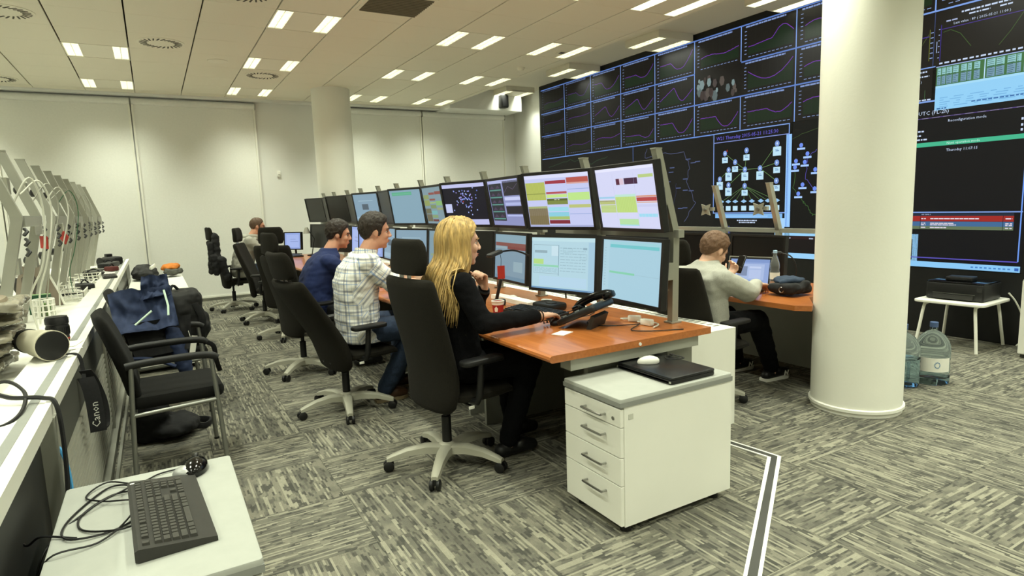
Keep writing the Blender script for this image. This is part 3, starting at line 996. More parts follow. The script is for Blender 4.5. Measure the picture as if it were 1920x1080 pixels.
def tasks(p, w, h, x0, x1, y0, y1, cols, seed, vertical=False):
    rnd = random.Random(seed)
    for (ya, yb, c_) in cols:
        p.rect(x0, y0 + (y1 - y0) * ya, x1, y0 + (y1 - y0) * yb, c_)
    return p
YG, RD, GN, OL, BR, CY, LG = 'b7c163', 'b14246', 'bfe08c', '77803f', '7a6a52', '8fd6da', 'a9dca0'
def pic_sched1(w, h, k=1.0):
    def c(s): return tuple(int(v * 255 * 1) for v in ()) if False else s
    p = Paint()
    p.rect(0, 0, w, h, 'c6ccf2'); p.up(); p.rect(0, h * .93, w, h, 'dcdffa'); p.rect(0, 0, w, h * .035, 'a9b0d8')
    W3 = w / 3
    tasks(p, w, h, 0.004, W3 * .97, 0, h, [(.64, .86, YG), (.52, .64, YG), (.36, .4, 'a8b27a'), (.22, .36, '857a60'), (.04, .22, '7f7352')], 1)
    tasks(p, w, h, W3, W3 * 1.96, 0, h, [(.82, .88, 'a03a48'), (.63, .67, 'b65a5c'), (.56, .62, 'c6e88a'), (.5, .54, '5f6a34'), (.43, .5, '7f8c46'), (.3, .38, '9fdcea'), (.2, .28, '8ccfe0'), (.14, .2, 'a8c070'), (.06, .13, '83303a')], 2)
    tasks(p, w, h, W3 * 2, w * .985, 0, h, [(.82, .92, 'b85a50'), (.8, .83, 'd8a8a0'), (.5, .64, 'bfe68c'), (.36, .42, 'bcc47c'), (.24, .25, '8fa6d6'), (.7, .71, '8fa6d6')], 3)
    p.up()
    for q in range(14): p.rect(.004 + q * W3 / 15, h * .52, .006 + q * W3 / 15, h * .86, 'a5b05a')
    p.rect(0.004, h * .635, W3 * .97, h * .65, '8a944c')
    for q in range(9): p.rect(.004 + q * W3 / 10, h * .04, .006 + q * W3 / 10, h * .36, '6f6448')
    p.dashes(W3 * 1.35, h * .515, W3 * 1.6, h * .012, 'd6dcc0', 4)
    return p
def pic_sched2(w, h):
    p = Paint()
    p.rect(0, 0, w, h, 'd5d8f6'); p.up(); p.rect(0, h * .95, w, h, 'e6e8ff')
    p.rect(w * .36, h * .72, w * .42, h * .82, '5a2a40'); p.rect(w * .42, h * .72, w * .49, h * .82, 'dcc6d6'); p.rect(w * .5, h * .72, w * .72, h * .82, '472a44')
    p.rect(w * .74, h * .81, w * .97, h * .86, 'b9cf86')
    p.rect(w * .01, h * .5, w * .3, h * .53, '9fd0ea'); p.rect(w * .01, h * .4, w * .3, h * .47, 'b8c27c'); p.rect(w * .01, h * .45, w * .3, h * .46, '8a6a80'); p.rect(w * .02, h * .26, w * .3, h * .39, 'c2d690')
    p.rect(w * .31, h * .26, w * .66, h * .52, 'c0dc82'); p.rect(w * .31, h * .52, w * .66, h * .56, 'bfe6d6')
    p.rect(w * .67, h * .44, w * .985, h * .5, 'b84a48'); p.rect(w * .67, h * .505, w * .985, h * .53, 'd89a80'); p.rect(w * .67, h * .415, w * .985, h * .43, 'dcaa84'); p.rect(w * .67, h * .35, w * .985, h * .39, 'ccd0f0')
    p.dashes(w * .68, h * .19, w * .97, h * .05, '9fdcf2', 5, .01, .03, .002)
    p.rect(w * .33, h * .06, w * .66, h * .155, 'b6e0a8'); p.rect(w * .33, h * .04, w * .66, h * .06, 'a4dcea'); p.up()
    for q in range(12): p.rect(w * (.315 + q * .0285), h * .27, w * (.318 + q * .0285), h * .52, 'acc86c')
    for q in range(5): p.rect(w * .02, h * (.28 + q * .024), w * .3, h * (.284 + q * .024), 'a8bf74')
    for x in (.305, .665): p.rect(w * x, 0, w * (x + .002), h * .9, 'b4b8e4')
    return p
def pic_doc(w, h):
    p = Paint()
    p.rect(0, 0, w, h, 'b4d6e2'); p.up(); p.rect(0, h * .93, w, h, 'bfe0e8'); p.rect(w * .9, 0, w, h * .92, 'a6cade'); p.rect(0, 0, w, h * .03, '6a93b8')
    p.frame(w * .03, h * .3, w * .45, h * .86, .0022, '8fa9b4'); p.rect(w * .33, h * .65, w * .44, h * .84, 'c8e2ec')
    p.rect(w * .05, h * .7, w * .26, h * .75, '93aeb8'); p.rect(w * .03, h * .48, w * .2, h * .58, 'b5dc86'); p.rect(w * .03, h * .43, w * .45, h * .47, '93d4b4')
    p.rect(w * .44, h * .27, w * .45, h * .86, '7fa0b0'); p.rect(w * .13, h * .06, w * .88, h * .25, 'b6d6ea')
    for q in range(9): p.dashes(w * .47, h * (.36 + q * .055), w * .86, h * .013, '9cbcc8', 100 + q, .01, .04, .006)
    for q in range(5): p.dashes(w * .05, h * (.33 + q * .018), w * .42, h * .008, '9cc0cc', 120 + q)
    p.frame(w * .52, h * .72, w * .66, h * .8, .0015, '8fb0bc'); p.frame(w * .78, h * .6, w * .88, h * .7, .0015, '8fb0bc')
    p.rect(w * .82, h * .78, w * .88, h * .82, '90aebc')
    return p
def pic_blank(w, h, bar='8ed4c6'):
    p = Paint()
    p.rect(0, 0, w, h, 'a8cede'); p.up(); p.rect(0, 0, w * .12, h, 'aed2e0'); p.rect(w * .13, h * .87, w * .96, h * .925, '74c6cc'); p.rect(w * .13, h * .93, w * .96, h * .97, '9fd2dc')
    p.rect(w * .13, h * .43, w * .58, h * .465, '86cfae'); p.rect(w * .58, h * .44, w * .97, h * .445, '9abccc')
    for q in range(14): p.rect(w * .03, h * (.2 + q * .05), w * .06, h * (.215 + q * .05), '93b6c6')
    return p
def pic_dark(w, h):
    p = Paint()
    p.rect(0, 0, w, h, '1a1a24'); p.up(); p.rect(0, h * .91, w, h, 'c3c6ee'); p.rect(0, 0, w, h * .13, 'bfc2ec'); p.rect(w * .02, h * .3, w * .18, h * .52, 'c6cdf0'); p.up()
    rnd = random.Random(4)
    for q in range(70):
        x, y = rnd.gauss(.5, .13), rnd.gauss(.6, .17)
        if not (.2 < x < .92 and .17 < y < .9): continue
        p.rect(w * x, h * y, w * (x + .022), h * (y + .03), rnd.choice(['8fa0e8', '6f7fd8', 'a8b8f4', '9a8fd8']))
    p.rect(w * .46, h * .55, w * .48, h * .58, 'b83a3a')
    return p
def pic_multi(w, h):
    p = Paint()
    p.rect(0, 0, w, h, '8c92c0'); p.up(); p.rect(0, h * .93, w, h, 'b4bae6')
    p.rect(w * .02, h * .1, w * .45, h * .93, '2c3038'); p.rect(w * .5, h * .65, w * .98, h * .97, '2a2a30'); p.rect(w * .5, h * .25, w * .98, h * .42, '26262c'); p.up()
    for q in range(5):
        p.rect(w * .04, h * (.13 + q * .16), w * .43, h * (.16 + q * .16), '5a8f86')
        for i in range(2):
            p.poly([(w * (.06 + i * .19), h * (.18 + q * .16)), (w * (.14 + i * .19), h * (.25 + q * .16)), (w * (.22 + i * .19), h * (.18 + q * .16))], '4c3f58')
    p.rect(w * .5, h * .55, w * .98, h * .62, 'c6ccf2'); p.rect(w * .5, h * .44, w * .98, h * .5, 'b0b8e4'); p.rect(w * .5, h * .2, w * .98, h * .23, 'b8c2f0')
    p.line([(w * .52, h * .72), (w * .66, h * .85), (w * .8, h * .78), (w * .96, h * .9)], .002, '7d6f92')
    return p
def pic_grey(w, h):
    p = Paint(); p.rect(0, 0, w, h, '86a6b6'); p.up(); p.rect(w * .08, h * .84, w * .72, h * .94, '5fae8c'); p.rect(w * .1, h * .87, w * .7, h * .9, '78b89a'); return p
def pic_grey_sched(w, h):
    p = Paint(); p.rect(0, 0, w, h, '7d96a0'); p.up()
    tasks(p, w, h, w * .02, w * .32, 0, h, [(.68, .8, '8a9a62'), (.5, .66, '8f9c5c'), (.28, .42, '6a6a50'), (.06, .26, '6a6650')], 1)
    tasks(p, w, h, w * .34, w * .64, 0, h, [(.8, .86, '8a4a44'), (.64, .69, '8c5248'), (.56, .6, '9cb872'), (.42, .52, '7a9060'), (.26, .36, '74b0b0'), (.16, .24, '84a070'), (.06, .12, '6a3c3a')], 2)
    tasks(p, w, h, w * .66, w * .98, 0, h, [(.8, .88, '8a4c44'), (.5, .62, '86b470'), (.38, .44, '94a070')], 3)
    return p
def pic_grey_low(w, h):
    p = Paint(); p.rect(0, 0, w, h, '7d98a4'); p.up(); p.rect(w * .3, h * .72, w * .6, h * .84, '6a4440'); p.rect(w * .1, h * .3, w * .9, h * .36, '8aa080'); p.rect(w * .5, h * .42, w * .95, h * .5, '94ac86'); return p
def pic_red_bar(w, h):
    p = Paint(); p.rect(0, 0, w, h, '7e98a8'); p.up(); p.rect(0, h * .82, w, h, '86a4b2'); p.rect(w * .02, h * .74, w * .98, h * .82, '82504a'); p.rect(w * .42, h * .68, w * .98, h * .74, '7d4540'); p.rect(w * .02, h * .68, w * .4, h * .73, '94a8b0')
    p.rect(w * .62, h * .2, w * .9, h * .42, '92acb6'); p.rect(w * .02, 0, w * .98, h * .08, '6d8ca0'); return p
def pic_small(w, h):
    p = Paint(); p.rect(0, 0, w, h, '86a2b4'); p.up(); p.rect(0, h * .05, w, h * .2, '98b4c6'); p.rect(w * .32, h * .45, w * .58, h * .65, '56646e'); p.rect(w * .2, h * .75, w * .8, h * .78, '9cb8c6'); return p
def pic_login(w, h):
    p = Paint(); p.rect(0, 0, w, h, '94a8e0'); p.up(); p.rect(w * .1, h * .1, w * .9, h * .9, 'a6b8ea'); p.up(); p.rect(w * .35, h * .45, w * .85, h * .48, '8090c8'); p.rect(w * .35, h * .6, w * .7, h * .62, '8090c8'); return p
# ================================================================== CONSOLE ROWS
PITCH = 1.288
SY = [2.25 + PITCH * k for k in range(6)]
DZ = .72
ORD = ['nearest', 'second', 'third', 'fourth', 'fifth', 'farthest']
WHO = ['the blond woman', 'the man in the plaid shirt', 'the man in the navy shirt', 'the empty chairs', 'the fifth workplace', 'the man in the grey hoodie']

def post_part(t, x, y, zk, zt, lean_lo, lean_up, z0, w=.036, d=.042, name='post'):
    """bent aluminium monitor post: lower leg, knee, upper leg (operator side is -X)"""
    m_ = MB()
    xk = x
    xb = x - lean_lo
    xt = x - lean_up
    def ring(px, z, hx=d / 2, hy=w / 2):
        return [(px - hx, y - hy, z), (px + hx, y - hy, z), (px + hx, y + hy, z), (px - hx, y + hy, z)]
    m_.loft([ring(xb, z0 + .002), ring(xk, zk - .01), ring(xk, zk + .01), ring(xt, zt)])
    o = m_.build(name, M_ALU, t)
    MB().loft([ring(xt, zt, d / 2 + .002, w / 2 + .002), ring(xt, zt + .006, d / 2 + .002, w / 2 + .002)]).build('end_cap', M_STEELG, o)
    MB().bb(xb - .035, xb + .035, y - .03, y + .03, z0 + .0012, z0 + .009).build('foot_plate', M_STEELG, o)
    return o

# --- worktops, ducts and panels of the middle row
for k in range(6):
    y0 = 2.165 + PITCH * k
    y1 = y0 + PITCH - .006
    t = thing('console_desk', ['cherry wood desk at the near end of the monitor row, where the blond woman sits', 'cherry wood desk of the man in the plaid shirt', 'cherry wood desk of the man in the navy shirt', 'fourth cherry wood desk of the monitor row, behind the navy shirt', 'fifth cherry wood desk of the monitor row', 'farthest cherry wood desk, of the man in the grey hoodie'][k], 'desk', (0, y0, 0), 0, 'cherry desks of the monitor row')
    L_ = y1 - y0
    xf, xb = 1.425, 2.42
    top = MB()
    # worktop with a rounded front edge
    prof = [(xb, DZ - .034), (xf + .022, DZ - .034)] + [(xf + .017 - .017 * math.sin(R(a)), DZ - .017 - .017 * math.cos(R(a))) for a in (20, 50, 90, 130, 160)] + [(xf + .022, DZ), (xb, DZ)]
    top.loft([[(p[0], 0, p[1]) for p in prof], [(p[0], L_, p[1]) for p in prof]])
    top.build('worktop', M_WOOD, t, 30)
    MB().bb(1.70, 2.38, .10, .125, 0, DZ - .034).build('side_panel', M_GREYP, t)
    MB().bb(1.70, 2.38, L_ - .125, L_ - .10, 0, DZ - .034).build('side_panel', M_GREYP, t)
    MB().bb(2.30, 2.32, .125, L_ - .125, .05, DZ - .034).build('modesty_panel', M_GREYP, t)
    MB().bb(1.55, 2.35, .02, .10, DZ - .09, DZ - .034).build('support_rail', M_STEELG, t)
    if k == 0:
        MB().bb(1.70, 2.38, .092, .1, .04, DZ - .1).build('end_cover', M_GREYP, t)
        MB().cyl((1.94, -.004, DZ - .02), (1.94, .0, DZ - .02), .008, n=12).build('edge_plug', M_PAPER, t)
        MB().bb(1.96, 2.2, .085, .095, DZ - .2, DZ - .11).build('cable_box', M_DPANEL, t)
for k in range(3):
    y0 = 2.46 + 2 * PITCH * k
    y1 = y0 + 2 * PITCH - .01 if k < 2 else y0 + 2 * PITCH - .25
    t = thing('cable_cabinet', ['white cable cabinet with vent slots behind the nearest desk, next to the drawer unit', 'white cable cabinet behind the middle desks', 'white cable cabinet behind the far desks'][k], 'cabinet', (0, y0, 0), 0, 'white cable cabinets')
    L_ = y1 - y0
    MB().bb(2.435, 2.96, 0, .02, 0, .6).build('end_panel', M_WHITE, t)
    MB().bb(2.435, 2.96, L_ - .02, L_, 0, .6).build('end_panel', M_WHITE, t)
    MB().bb(2.44, 2.46, .02, L_ - .02, 0.02, .585).build('front_panel', M_WHITE, t)
    MB().bb(2.94, 2.96, .02, L_ - .02, 0.02, .585).build('back_panel', M_WHITE, t)
    MB().bb(2.435, 2.56, .02, L_ - .02, .575, .6).build('lid', M_WHITE, t)
    MB().bb(2.84, 2.96, .02, L_ - .02, .575, .6).build('lid', M_WHITE, t)
    MB().bb(2.57, 2.83, .16, L_ - .05, .55, .585).build('grille_tray', M_DPANEL, t)
    MB().bb(2.56, 2.84, .02, .16, .575, .6).build('lid', M_WHITE, t)
    n = int((L_ - .2) / .05)
    for q in range(min(n, 44)):
        MB().box((2.905, .1 + q * .05, .6), (.045, .016, .003)).build('vent_slot', M_GREYP, t)

# --- stands and monitors
PIC_UP = [(pic_sched2, pic_sched1), (pic_multi, pic_dark), (pic_grey_sched, pic_grey), (None, pic_small), (None, None), (None, None)]
PIC_LO = [(pic_blank, pic_doc), (pic_red_bar, None), (pic_grey_low, pic_small), (pic_small, pic_login), (pic_login, None), (None, None)]
NAMES_UP = [('lit upper monitor at the near right end of the row, colour-coded schedule with dark box', 'lit upper monitor with yellow, red and green schedule blocks'),
            ('upper monitor with a dashboard of dark graph panels', 'upper monitor with a black map and white top and bottom bars'),
            ('dim upper monitor with coloured schedule blocks behind the blond woman', 'dim blue upper monitor with one green bar'),
            ('upper monitor seen edge-on above the man in the plaid shirt', 'upper monitor showing a small grey dialog, above the plaid shirt'),
            ('dark upper monitor seen edge-on in front of the far column', 'switched-off upper monitor right of centre of the far column'),
            ('farthest upper monitor, seen edge-on', 'switched-off upper monitor farthest left in the row')]
NAMES_LO = [('lower monitor at the near end with an almost empty pale blue window', 'lower monitor with a document window right of the gooseneck microphone'),
            ('lower monitor with a red bar behind the gooseneck microphone', 'dark lower monitor hidden behind the blond head'),
            ('lower monitor with grey schedule left of the blond hair', 'pale lower monitor behind the free headrest'),
            ('lower monitor between the plaid shirt and the headrest', 'lower monitor with a blue login screen behind the navy shirt'),
            ('lower monitor beyond the navy shirt man', 'dark lower monitor left of the man in the navy shirt'),
            ('lower dark monitor of the farthest desk, right side', 'lower dark monitor of the farthest desk, left side')]
ANG = (5, -14)
XM = (2.19, 2.165)
for k in range(6):
    t = thing('monitor_stand', 'bent aluminium post frame carrying the monitors of the %s desk in the row' % ORD[k], 'monitor stand', (0, SY[k], DZ), 0, 'aluminium monitor stands of the middle row')
    for s, (yy, nm) in enumerate(((.12, 'r'), (.73, 'l'))):
        post_part(t, 2.365, yy, 1.195 - DZ, 1.63 - DZ, .01, .125, 0.0)
        for (z, x_) in ((1.0, 0), (1.39, 1)):
            xf_ = (2.284, 2.272)[x_]
            MB().bb(xf_, xf_ + (.058, .016)[x_], yy - .03, yy + .20, z - DZ - .045, z - DZ + .045).build('mount_plate', M_ALU, t)
    MB().bb(2.348, 2.388, .07, 1.2, 1.175 - DZ, 1.215 - DZ).build('cross_beam', M_STEELG, t)
    for s in (0, 1):
        for up in (1, 0):
            pic = (PIC_UP if up else PIC_LO)[k][s]
            lab = (NAMES_UP if up else NAMES_LO)[k][s]
            mo = monitor('monitor', lab, 'monitors of the middle row', pic, None)
            yc = SY[k] + (.27 if s == 0 else .87)
            zc = 1.39 if up else 1.0
            mo.rotation_euler = Euler((0, R(-9 if up else 4), R(-ANG[s])), 'XYZ')
            mo.location = (XM[s] - (.02 if up else .0), yc, zc)
# ================================================================== OFFICE CHAIRS
def office_chair(label):
    """origin on the floor under the gas lift, front towards +X"""
    t = thing('office_chair', label, 'office chair')
    hub = MB().lathe([(.0005, .055), (.045, .055), (.05, .075), (.045, .12), (.032, .13)], 20).build('hub', M_BASEG, t, 40)
    leg_me = cas_me = None
    for k in range(5):
        a = 2 * PI * k / 5
        rm = Euler((0, 0, a)).to_matrix()
        if leg_me is None:
            m_ = MB()
            rings = []
            for (x, z, w, h) in ((.03, .095, .036, .05), (.12, .105, .032, .045), (.22, .095, .026, .036), (.30, .072, .022, .03), (.325, .064, .018, .022)):
                rings.append([(x, -w, z - h / 2), (x, w, z - h / 2), (x, w * .9, z + h * .25), (x, w * .45, z + h / 2), (x, -w * .45, z + h / 2), (x, -w * .9, z + h * .25)])
            m_.loft(rings)
            lg = m_.build('star_leg', M_BASEG, t, 40)
            c = MB()
            for s in (-1, 1):
                c.lathe([(.004, s * .008), (.024, s * .008), (.028, s * .013), (.028, s * .024), (.018, s * .029), (.004, s * .029)], 20, (.315, 0, .028), rotm(90))
            c.bb(.30, .328, -.009, .009, .03, .058)
            cs = c.build('caster', M_BLACKP, lg, 40)
            leg_me = lg; cas_me = cs
        else:
            lg = same(leg_me, t, (0, 0, 0), (0, 0, a)); same(cas_me, lg)
    leg_me.rotation_euler = (0, 0, 0)
    MB().cyl((0, 0, .1), (0, 0, .27), .026, n=16).cyl((0, 0, .25), (0, 0, .38), .015, n=12).build('gas_lift', M_BLACKP, t, 40)
    MB().rbox((-.0, 0, .375), (.26, .17, .05), .03).build('tilt_mechanism', M_BLACKP, t, True)
    MB().cyl((.03, -.08, .37), (.03, -.235, .365), .006, n=8).build('lever', M_BLACKP, t)
    MB().bb(-.02, .012, -.262, -.255, .372, .386).build('lever_tag', M_PAPER, t)
    # seat
    m_ = MB(); rings = []
    n = 28
    for (z, ins) in ((.385, .05), (.39, .02), (.405, .0), (.425, .0), (.437, .02), (.442, .06), (.443, .13)):
        ring = []
        for q in range(n):
            a = 2 * PI * q / n
            cx_, sy = math.cos(a), math.sin(a)
            ex = .5
            x = .13 + (.205 - ins) * math.copysign(abs(cx_) ** ex, cx_)
            y = (.245 - ins) * math.copysign(abs(sy) ** ex, sy)
            dz = -.035 * max(0, (x - .26) / .075) ** 1.5 if x > .26 else 0
            ring.append((x, y, z + dz))
        rings.append(ring)
    m_.loft(rings)
    m_.build('seat', M_MESHF, t, 50)
    # backrest (own origin at the tilt axis so that it reclines)
    def back_obj(name, secs, mt, parent):
        mm = MB(); rg = []
        n = 24
        for (x, z, w, th) in secs:
            ring = []
            for q in range(n):
                a = 2 * PI * q / n
                c_, s_ = math.cos(a), math.sin(a)
                yy = w / 2 * math.copysign(abs(s_) ** .45, s_)
                bow = .035 * (2 * yy / w) ** 2 * (w / .46)
                ring.append((x + bow + th / 2 * math.copysign(abs(c_) ** .6, c_), yy, z - .42))
            rg.append(ring)
        mm.loft(rg)
        o = mm.build(name, mt, parent, 60); o.location = (0, 0, .42)
        return o
    secs = [(-.105, .335, .28, .02), (-.108, .342, .35, .05), (-.108, .37, .41, .075), (-.10, .45, .45, .085), (-.10, .53, .455, .085), (-.115, .62, .455, .08), (-.14, .72, .465, .075), (-.165, .82, .475, .07), (-.19, .92, .475, .065), (-.203, .99, .465, .06), (-.207, 1.02, .45, .05), (-.208, 1.033, .42, .02)]
    back_obj('backrest', secs, M_MESHF, t)
    hs = [(-.20, 1.05, .27, .02), (-.20, 1.057, .30, .05), (-.196, 1.09, .32, .06), (-.19, 1.14, .32, .06), (-.19, 1.19, .305, .055), (-.193, 1.217, .28, .045), (-.195, 1.227, .25, .02)]
    hr = back_obj('headrest', hs, M_MESHF, t)
    for s in (-.0375, .0375):
        MB().bb(-.20, -.185, s - .0075, s + .0075, 1.0 - .42, 1.09 - .42).build('headrest_bracket', M_CHROME, hr)
    spine = MB().tube([(-.02, 0, -.05), (-.08, 0, -.035), (-.105, 0, .06)], [.028, .028, .02], 10).build('back_support', M_BLACKP, t, True)
    spine.location = (0, 0, .42)
    for s in (-1, 1):
        a_ = MB()
        a_.tube([(.02, s * .2, .40), (.02, s * .275, .405), (.03, s * .285, .44), (.045, s * .285, .6)], [.016, .017, .019, .017], 10)
        ar = a_.build('arm_post', M_BLACKP, t, True)
        MB().rbox((.055, s * .28, .615), (.25, .085, .028), .035, .01, 5).build('arm_pad', M_BLACKP, ar, True)
    return t

def recline(t, deg):
    for o in kids(t):
        if o.name.split('.')[0] in ('backrest', 'headrest', 'back_support'):
            o.rotation_euler = (0, R(-deg), 0)

CHAIRS = [
    ((1.255, 2.93, 0), 8, 0, 10, 'charcoal office chair with silver star base under the blond woman'),
    ((1.05, 4.17, 0), 12, 18, 30, 'charcoal office chair of the man in the plaid shirt, leaning back'),
    ((1.02, 5.42, 0), 10, 3, 5, 'charcoal office chair of the man in the navy shirt'),
    ((1.20, 7.08, 0), 42, 0, 62, 'empty charcoal office chair behind the plaid-shirt chair, back turned to the camera'),
    ((1.14, 8.35, 0), -20, 6, 20, 'empty office chair leaning in front of the man in the grey hoodie'),
    ((.92, 9.66, 0), 4, 6, 15, 'office chair of the man in the grey hoodie near the back wall'),
    ((3.12, 2.93, 0), 3, 6, 18, 'office chair of the man in the grey sweatshirt behind the monitors'),
]
chair0 = office_chair(CHAIRS[0][4])
OFFCH = []
for i, (loc, rz, rec, star, lab) in enumerate(CHAIRS):
    if i == 0:
        c = chair0; c.location = loc; c.rotation_euler = (0, 0, R(rz)); c['group'] = 'office chairs'
    else:
        c = dup(chair0, loc, rz, lab, 'office chairs')
    recline(c, rec)
    OFFCH.append(c)
for c, (loc, rz, rec, star, lab) in zip(OFFCH, CHAIRS):
    for o in kids(c):
        if o.name.split('.')[0] == 'star_leg':
            o.rotation_euler = (0, 0, o.rotation_euler[2] + R(star))
# the man behind the monitors has a lower seat: his chair stands a little lower
OFFCH[6].scale = (1, 1, .93)

# ================================================================== VISITOR CHAIRS
def visitor_chair(label):
    t = thing('visitor_chair', label, 'chair')
    W = .245
    for s in (-1, 1):
        MB().tube(spline([(-.20, s * W, 0), (-.185, s * W, .3), (-.165, s * W, .625)], 4), .0125, 10).build('rear_leg', M_TUBE, t, True)
        MB().tube(spline([(.235, s * W, 0), (.222, s * W, .3), (.205, s * W, .61)], 4), .0125, 10).build('front_leg', M_TUBE, t, True)
        MB().tube([(-.18, s * W, .37), (.22, s * W, .385)], .011, 10).build('side_rail', M_TUBE, t, True)
        a = MB()
        a.tube(spline([(-.19, s * W, .63), (-.1, s * W, .638), (.1, s * W, .64), (.2, s * W, .632), (.235, s * W, .612)], 4), [.016] * 17, 10, flat=1.25)
        a.build('armrest', M_BLACKP, t, True)
        for x in (-.2, .235):
            MB().cyl((x, s * W, 0), (x, s * W, .012), .015, n=10).build('foot_cap', M_BLACKP, t)
    MB().tube([(.21, -W, .385), (.21, W, .385)], .011, 8).tube([(-.17, -W, .375), (-.17, W, .375)], .011, 8).build('cross_rail', M_TUBE, t, True)
    MB().rbox((.035, 0, .425), (.45, .46, .075), .05, .028, 5).build('seat', M_SEATF, t, True)
    b = MB(); rg = []
    n = 22
    for (x, z, w, th) in ((-.165, .44, .40, .03), (-.17, .455, .43, .065), (-.185, .55, .44, .075), (-.215, .66, .44, .075), (-.25, .77, .44, .07), (-.28, .85, .43, .065), (-.292, .882, .40, .05), (-.296, .893, .36, .02)):
        ring = []
        for q in range(n):
            a = 2 * PI * q / n
            c_, s_ = math.cos(a), math.sin(a)
            yy = w / 2 * math.copysign(abs(s_) ** .5, s_)
            ring.append((x + .02 * (2 * yy / w) ** 2 + th / 2 * math.copysign(abs(c_) ** .7, c_), yy, z))
        rg.append(ring)
    b.loft(rg).build('backrest', M_SEATF, t, 60)
    return t
vc = visitor_chair('black visitor chair with silver tube frame and armrests, nearest on the left')
vc.location = (-.012, 3.86, 0); vc.rotation_euler = (0, 0, R(2)); vc['group'] = 'visitor chairs'
vc2 = dup(vc, (-.02, 4.95, 0), 4, 'black visitor chair with jackets and a bag on it, by the slatted panel', 'visitor chairs')
# ================================================================== PEOPLE
DG = None
def blob(mb, name, mt, parent, voxel=.008, smooth=4, wrinkle=0.0, wscale=(14, 14, 22), seed=0, attr=None, keep=None):
    """fuse overlapping volumes into one continuous skin"""
    me = bpy.data.meshes.new('tmp'); me.from_pydata(mb.v, [], mb.f)
    bm = bmesh.new(); bm.from_mesh(me); bmesh.ops.recalc_face_normals(bm, faces=bm.faces); bm.to_mesh(me); bm.free()
    ob = bpy.data.objects.new('tmp', me); COL.objects.link(ob)
    r_ = ob.modifiers.new('r', 'REMESH'); r_.mode = 'VOXEL'; r_.voxel_size = voxel
    if smooth:
        s_ = ob.modifiers.new('s', 'SMOOTH'); s_.factor = .5; s_.iterations = smooth
    dg = bpy.context.evaluated_depsgraph_get()
    out = bpy.data.meshes.new_from_object(ob.evaluated_get(dg))
    out.name = name
    bpy.data.objects.remove(ob); bpy.data.meshes.remove(me)
    if wrinkle:
        off = Vector((seed * 3.1, seed * 1.7, seed * 5.3))
        nr = [v.normal.copy() for v in out.vertices]
        for v, n_ in zip(out.vertices, nr):
            q = Vector((v.co.x * wscale[0], v.co.y * wscale[1], v.co.z * wscale[2])) + off
            w = mnoise.noise(q) + .5 * mnoise.noise(q * 2.1)
            v.co += n_ * (wrinkle * w)
    out.materials.clear()
    out.materials.append(mt)
    out.polygons.foreach_set('use_smooth', [True] * len(out.polygons))
    if attr:
        a = out.attributes.new('cloth_uv', 'FLOAT_VECTOR', 'POINT')
        for i, v in enumerate(out.vertices):
            a.data[i].vector = attr(v.co)
    o = bpy.data.objects.new(name, out); COL.objects.link(o)
    o.parent = parent
    return o

def ringloft(mb, secs, n=20, p=.75):
    """secs: (x, y, z, half depth x, half width y)"""
    rg = []
    for (x, y, z, hx, hy) in secs:
        rg.append([(x + hx * math.copysign(abs(math.cos(2 * PI * q / n)) ** p, math.cos(2 * PI * q / n)), y + hy * math.copysign(abs(math.sin(2 * PI * q / n)) ** p, math.sin(2 * PI * q / n)), z) for q in range(n)])
    return mb.loft(rg)

def hand(mb, wrist, d, nrm, side, curl=(20, 25, 20), spread=.006, k=1.0, thumb=(35, 20)):
    """d: wrist to knuckles, nrm: out of the palm, side: +1/-1 picks the thumb side"""
    d = Vector(d).normalized(); nrm = Vector(nrm); nrm = (nrm - d * nrm.dot(d)).normalized()
    s = d.cross(nrm) * side
    w = Vector(wrist)
    for o_ in (-.022, -.008, .008, .022):
        mb.cap(w + s * o_ * k * .7, .016 * k, w + d * .082 * k + s * o_ * 1.15 * k, .0125 * k, 8)
    for i, (o_, L_) in enumerate(((.031, .074), (.0105, .083), (-.0105, .077), (-.031, .06))):
        p = w + d * .085 * k + s * o_ * k
        dd = (d + s * (o_ * spread * 60)).normalized()
        ax = dd.cross(nrm).normalized()
        ang = 0
        for j, fr in enumerate((.45, .31, .26)):
            ang += curl[j] + i * 3
            dir_ = (Matrix.Rotation(R(ang), 3, ax) @ dd)
            q = p + dir_ * (L_ * fr * k)
            mb.cap(p, (.0094 - .0008 * j) * k, q, (.0088 - .0009 * j) * k, 8)
            p = q
    p = w + d * .02 * k + s * .026 * k
    t1 = (d * math.cos(R(thumb[0])) + s * math.sin(R(thumb[0])) + nrm * .25).normalized()
    q = p + t1 * .045 * k; mb.cap(p, .014 * k, q, .0105 * k, 8)
    t2 = (t1 * .8 + d * .5 + nrm * R(thumb[1])).normalized()
    r_ = q + t2 * .03 * k; mb.cap(q, .0105 * k, r_, .0095 * k, 8)
    mb.cap(r_, .0095 * k, r_ + t2 * .022 * k, .0075 * k, 8)

def head_matrix(c, yaw=0, pitch=0, roll=0):
    return Matrix.Translation(Vector(c)) @ Euler((R(roll), R(pitch), R(yaw)), 'XYZ').to_matrix().to_4x4()

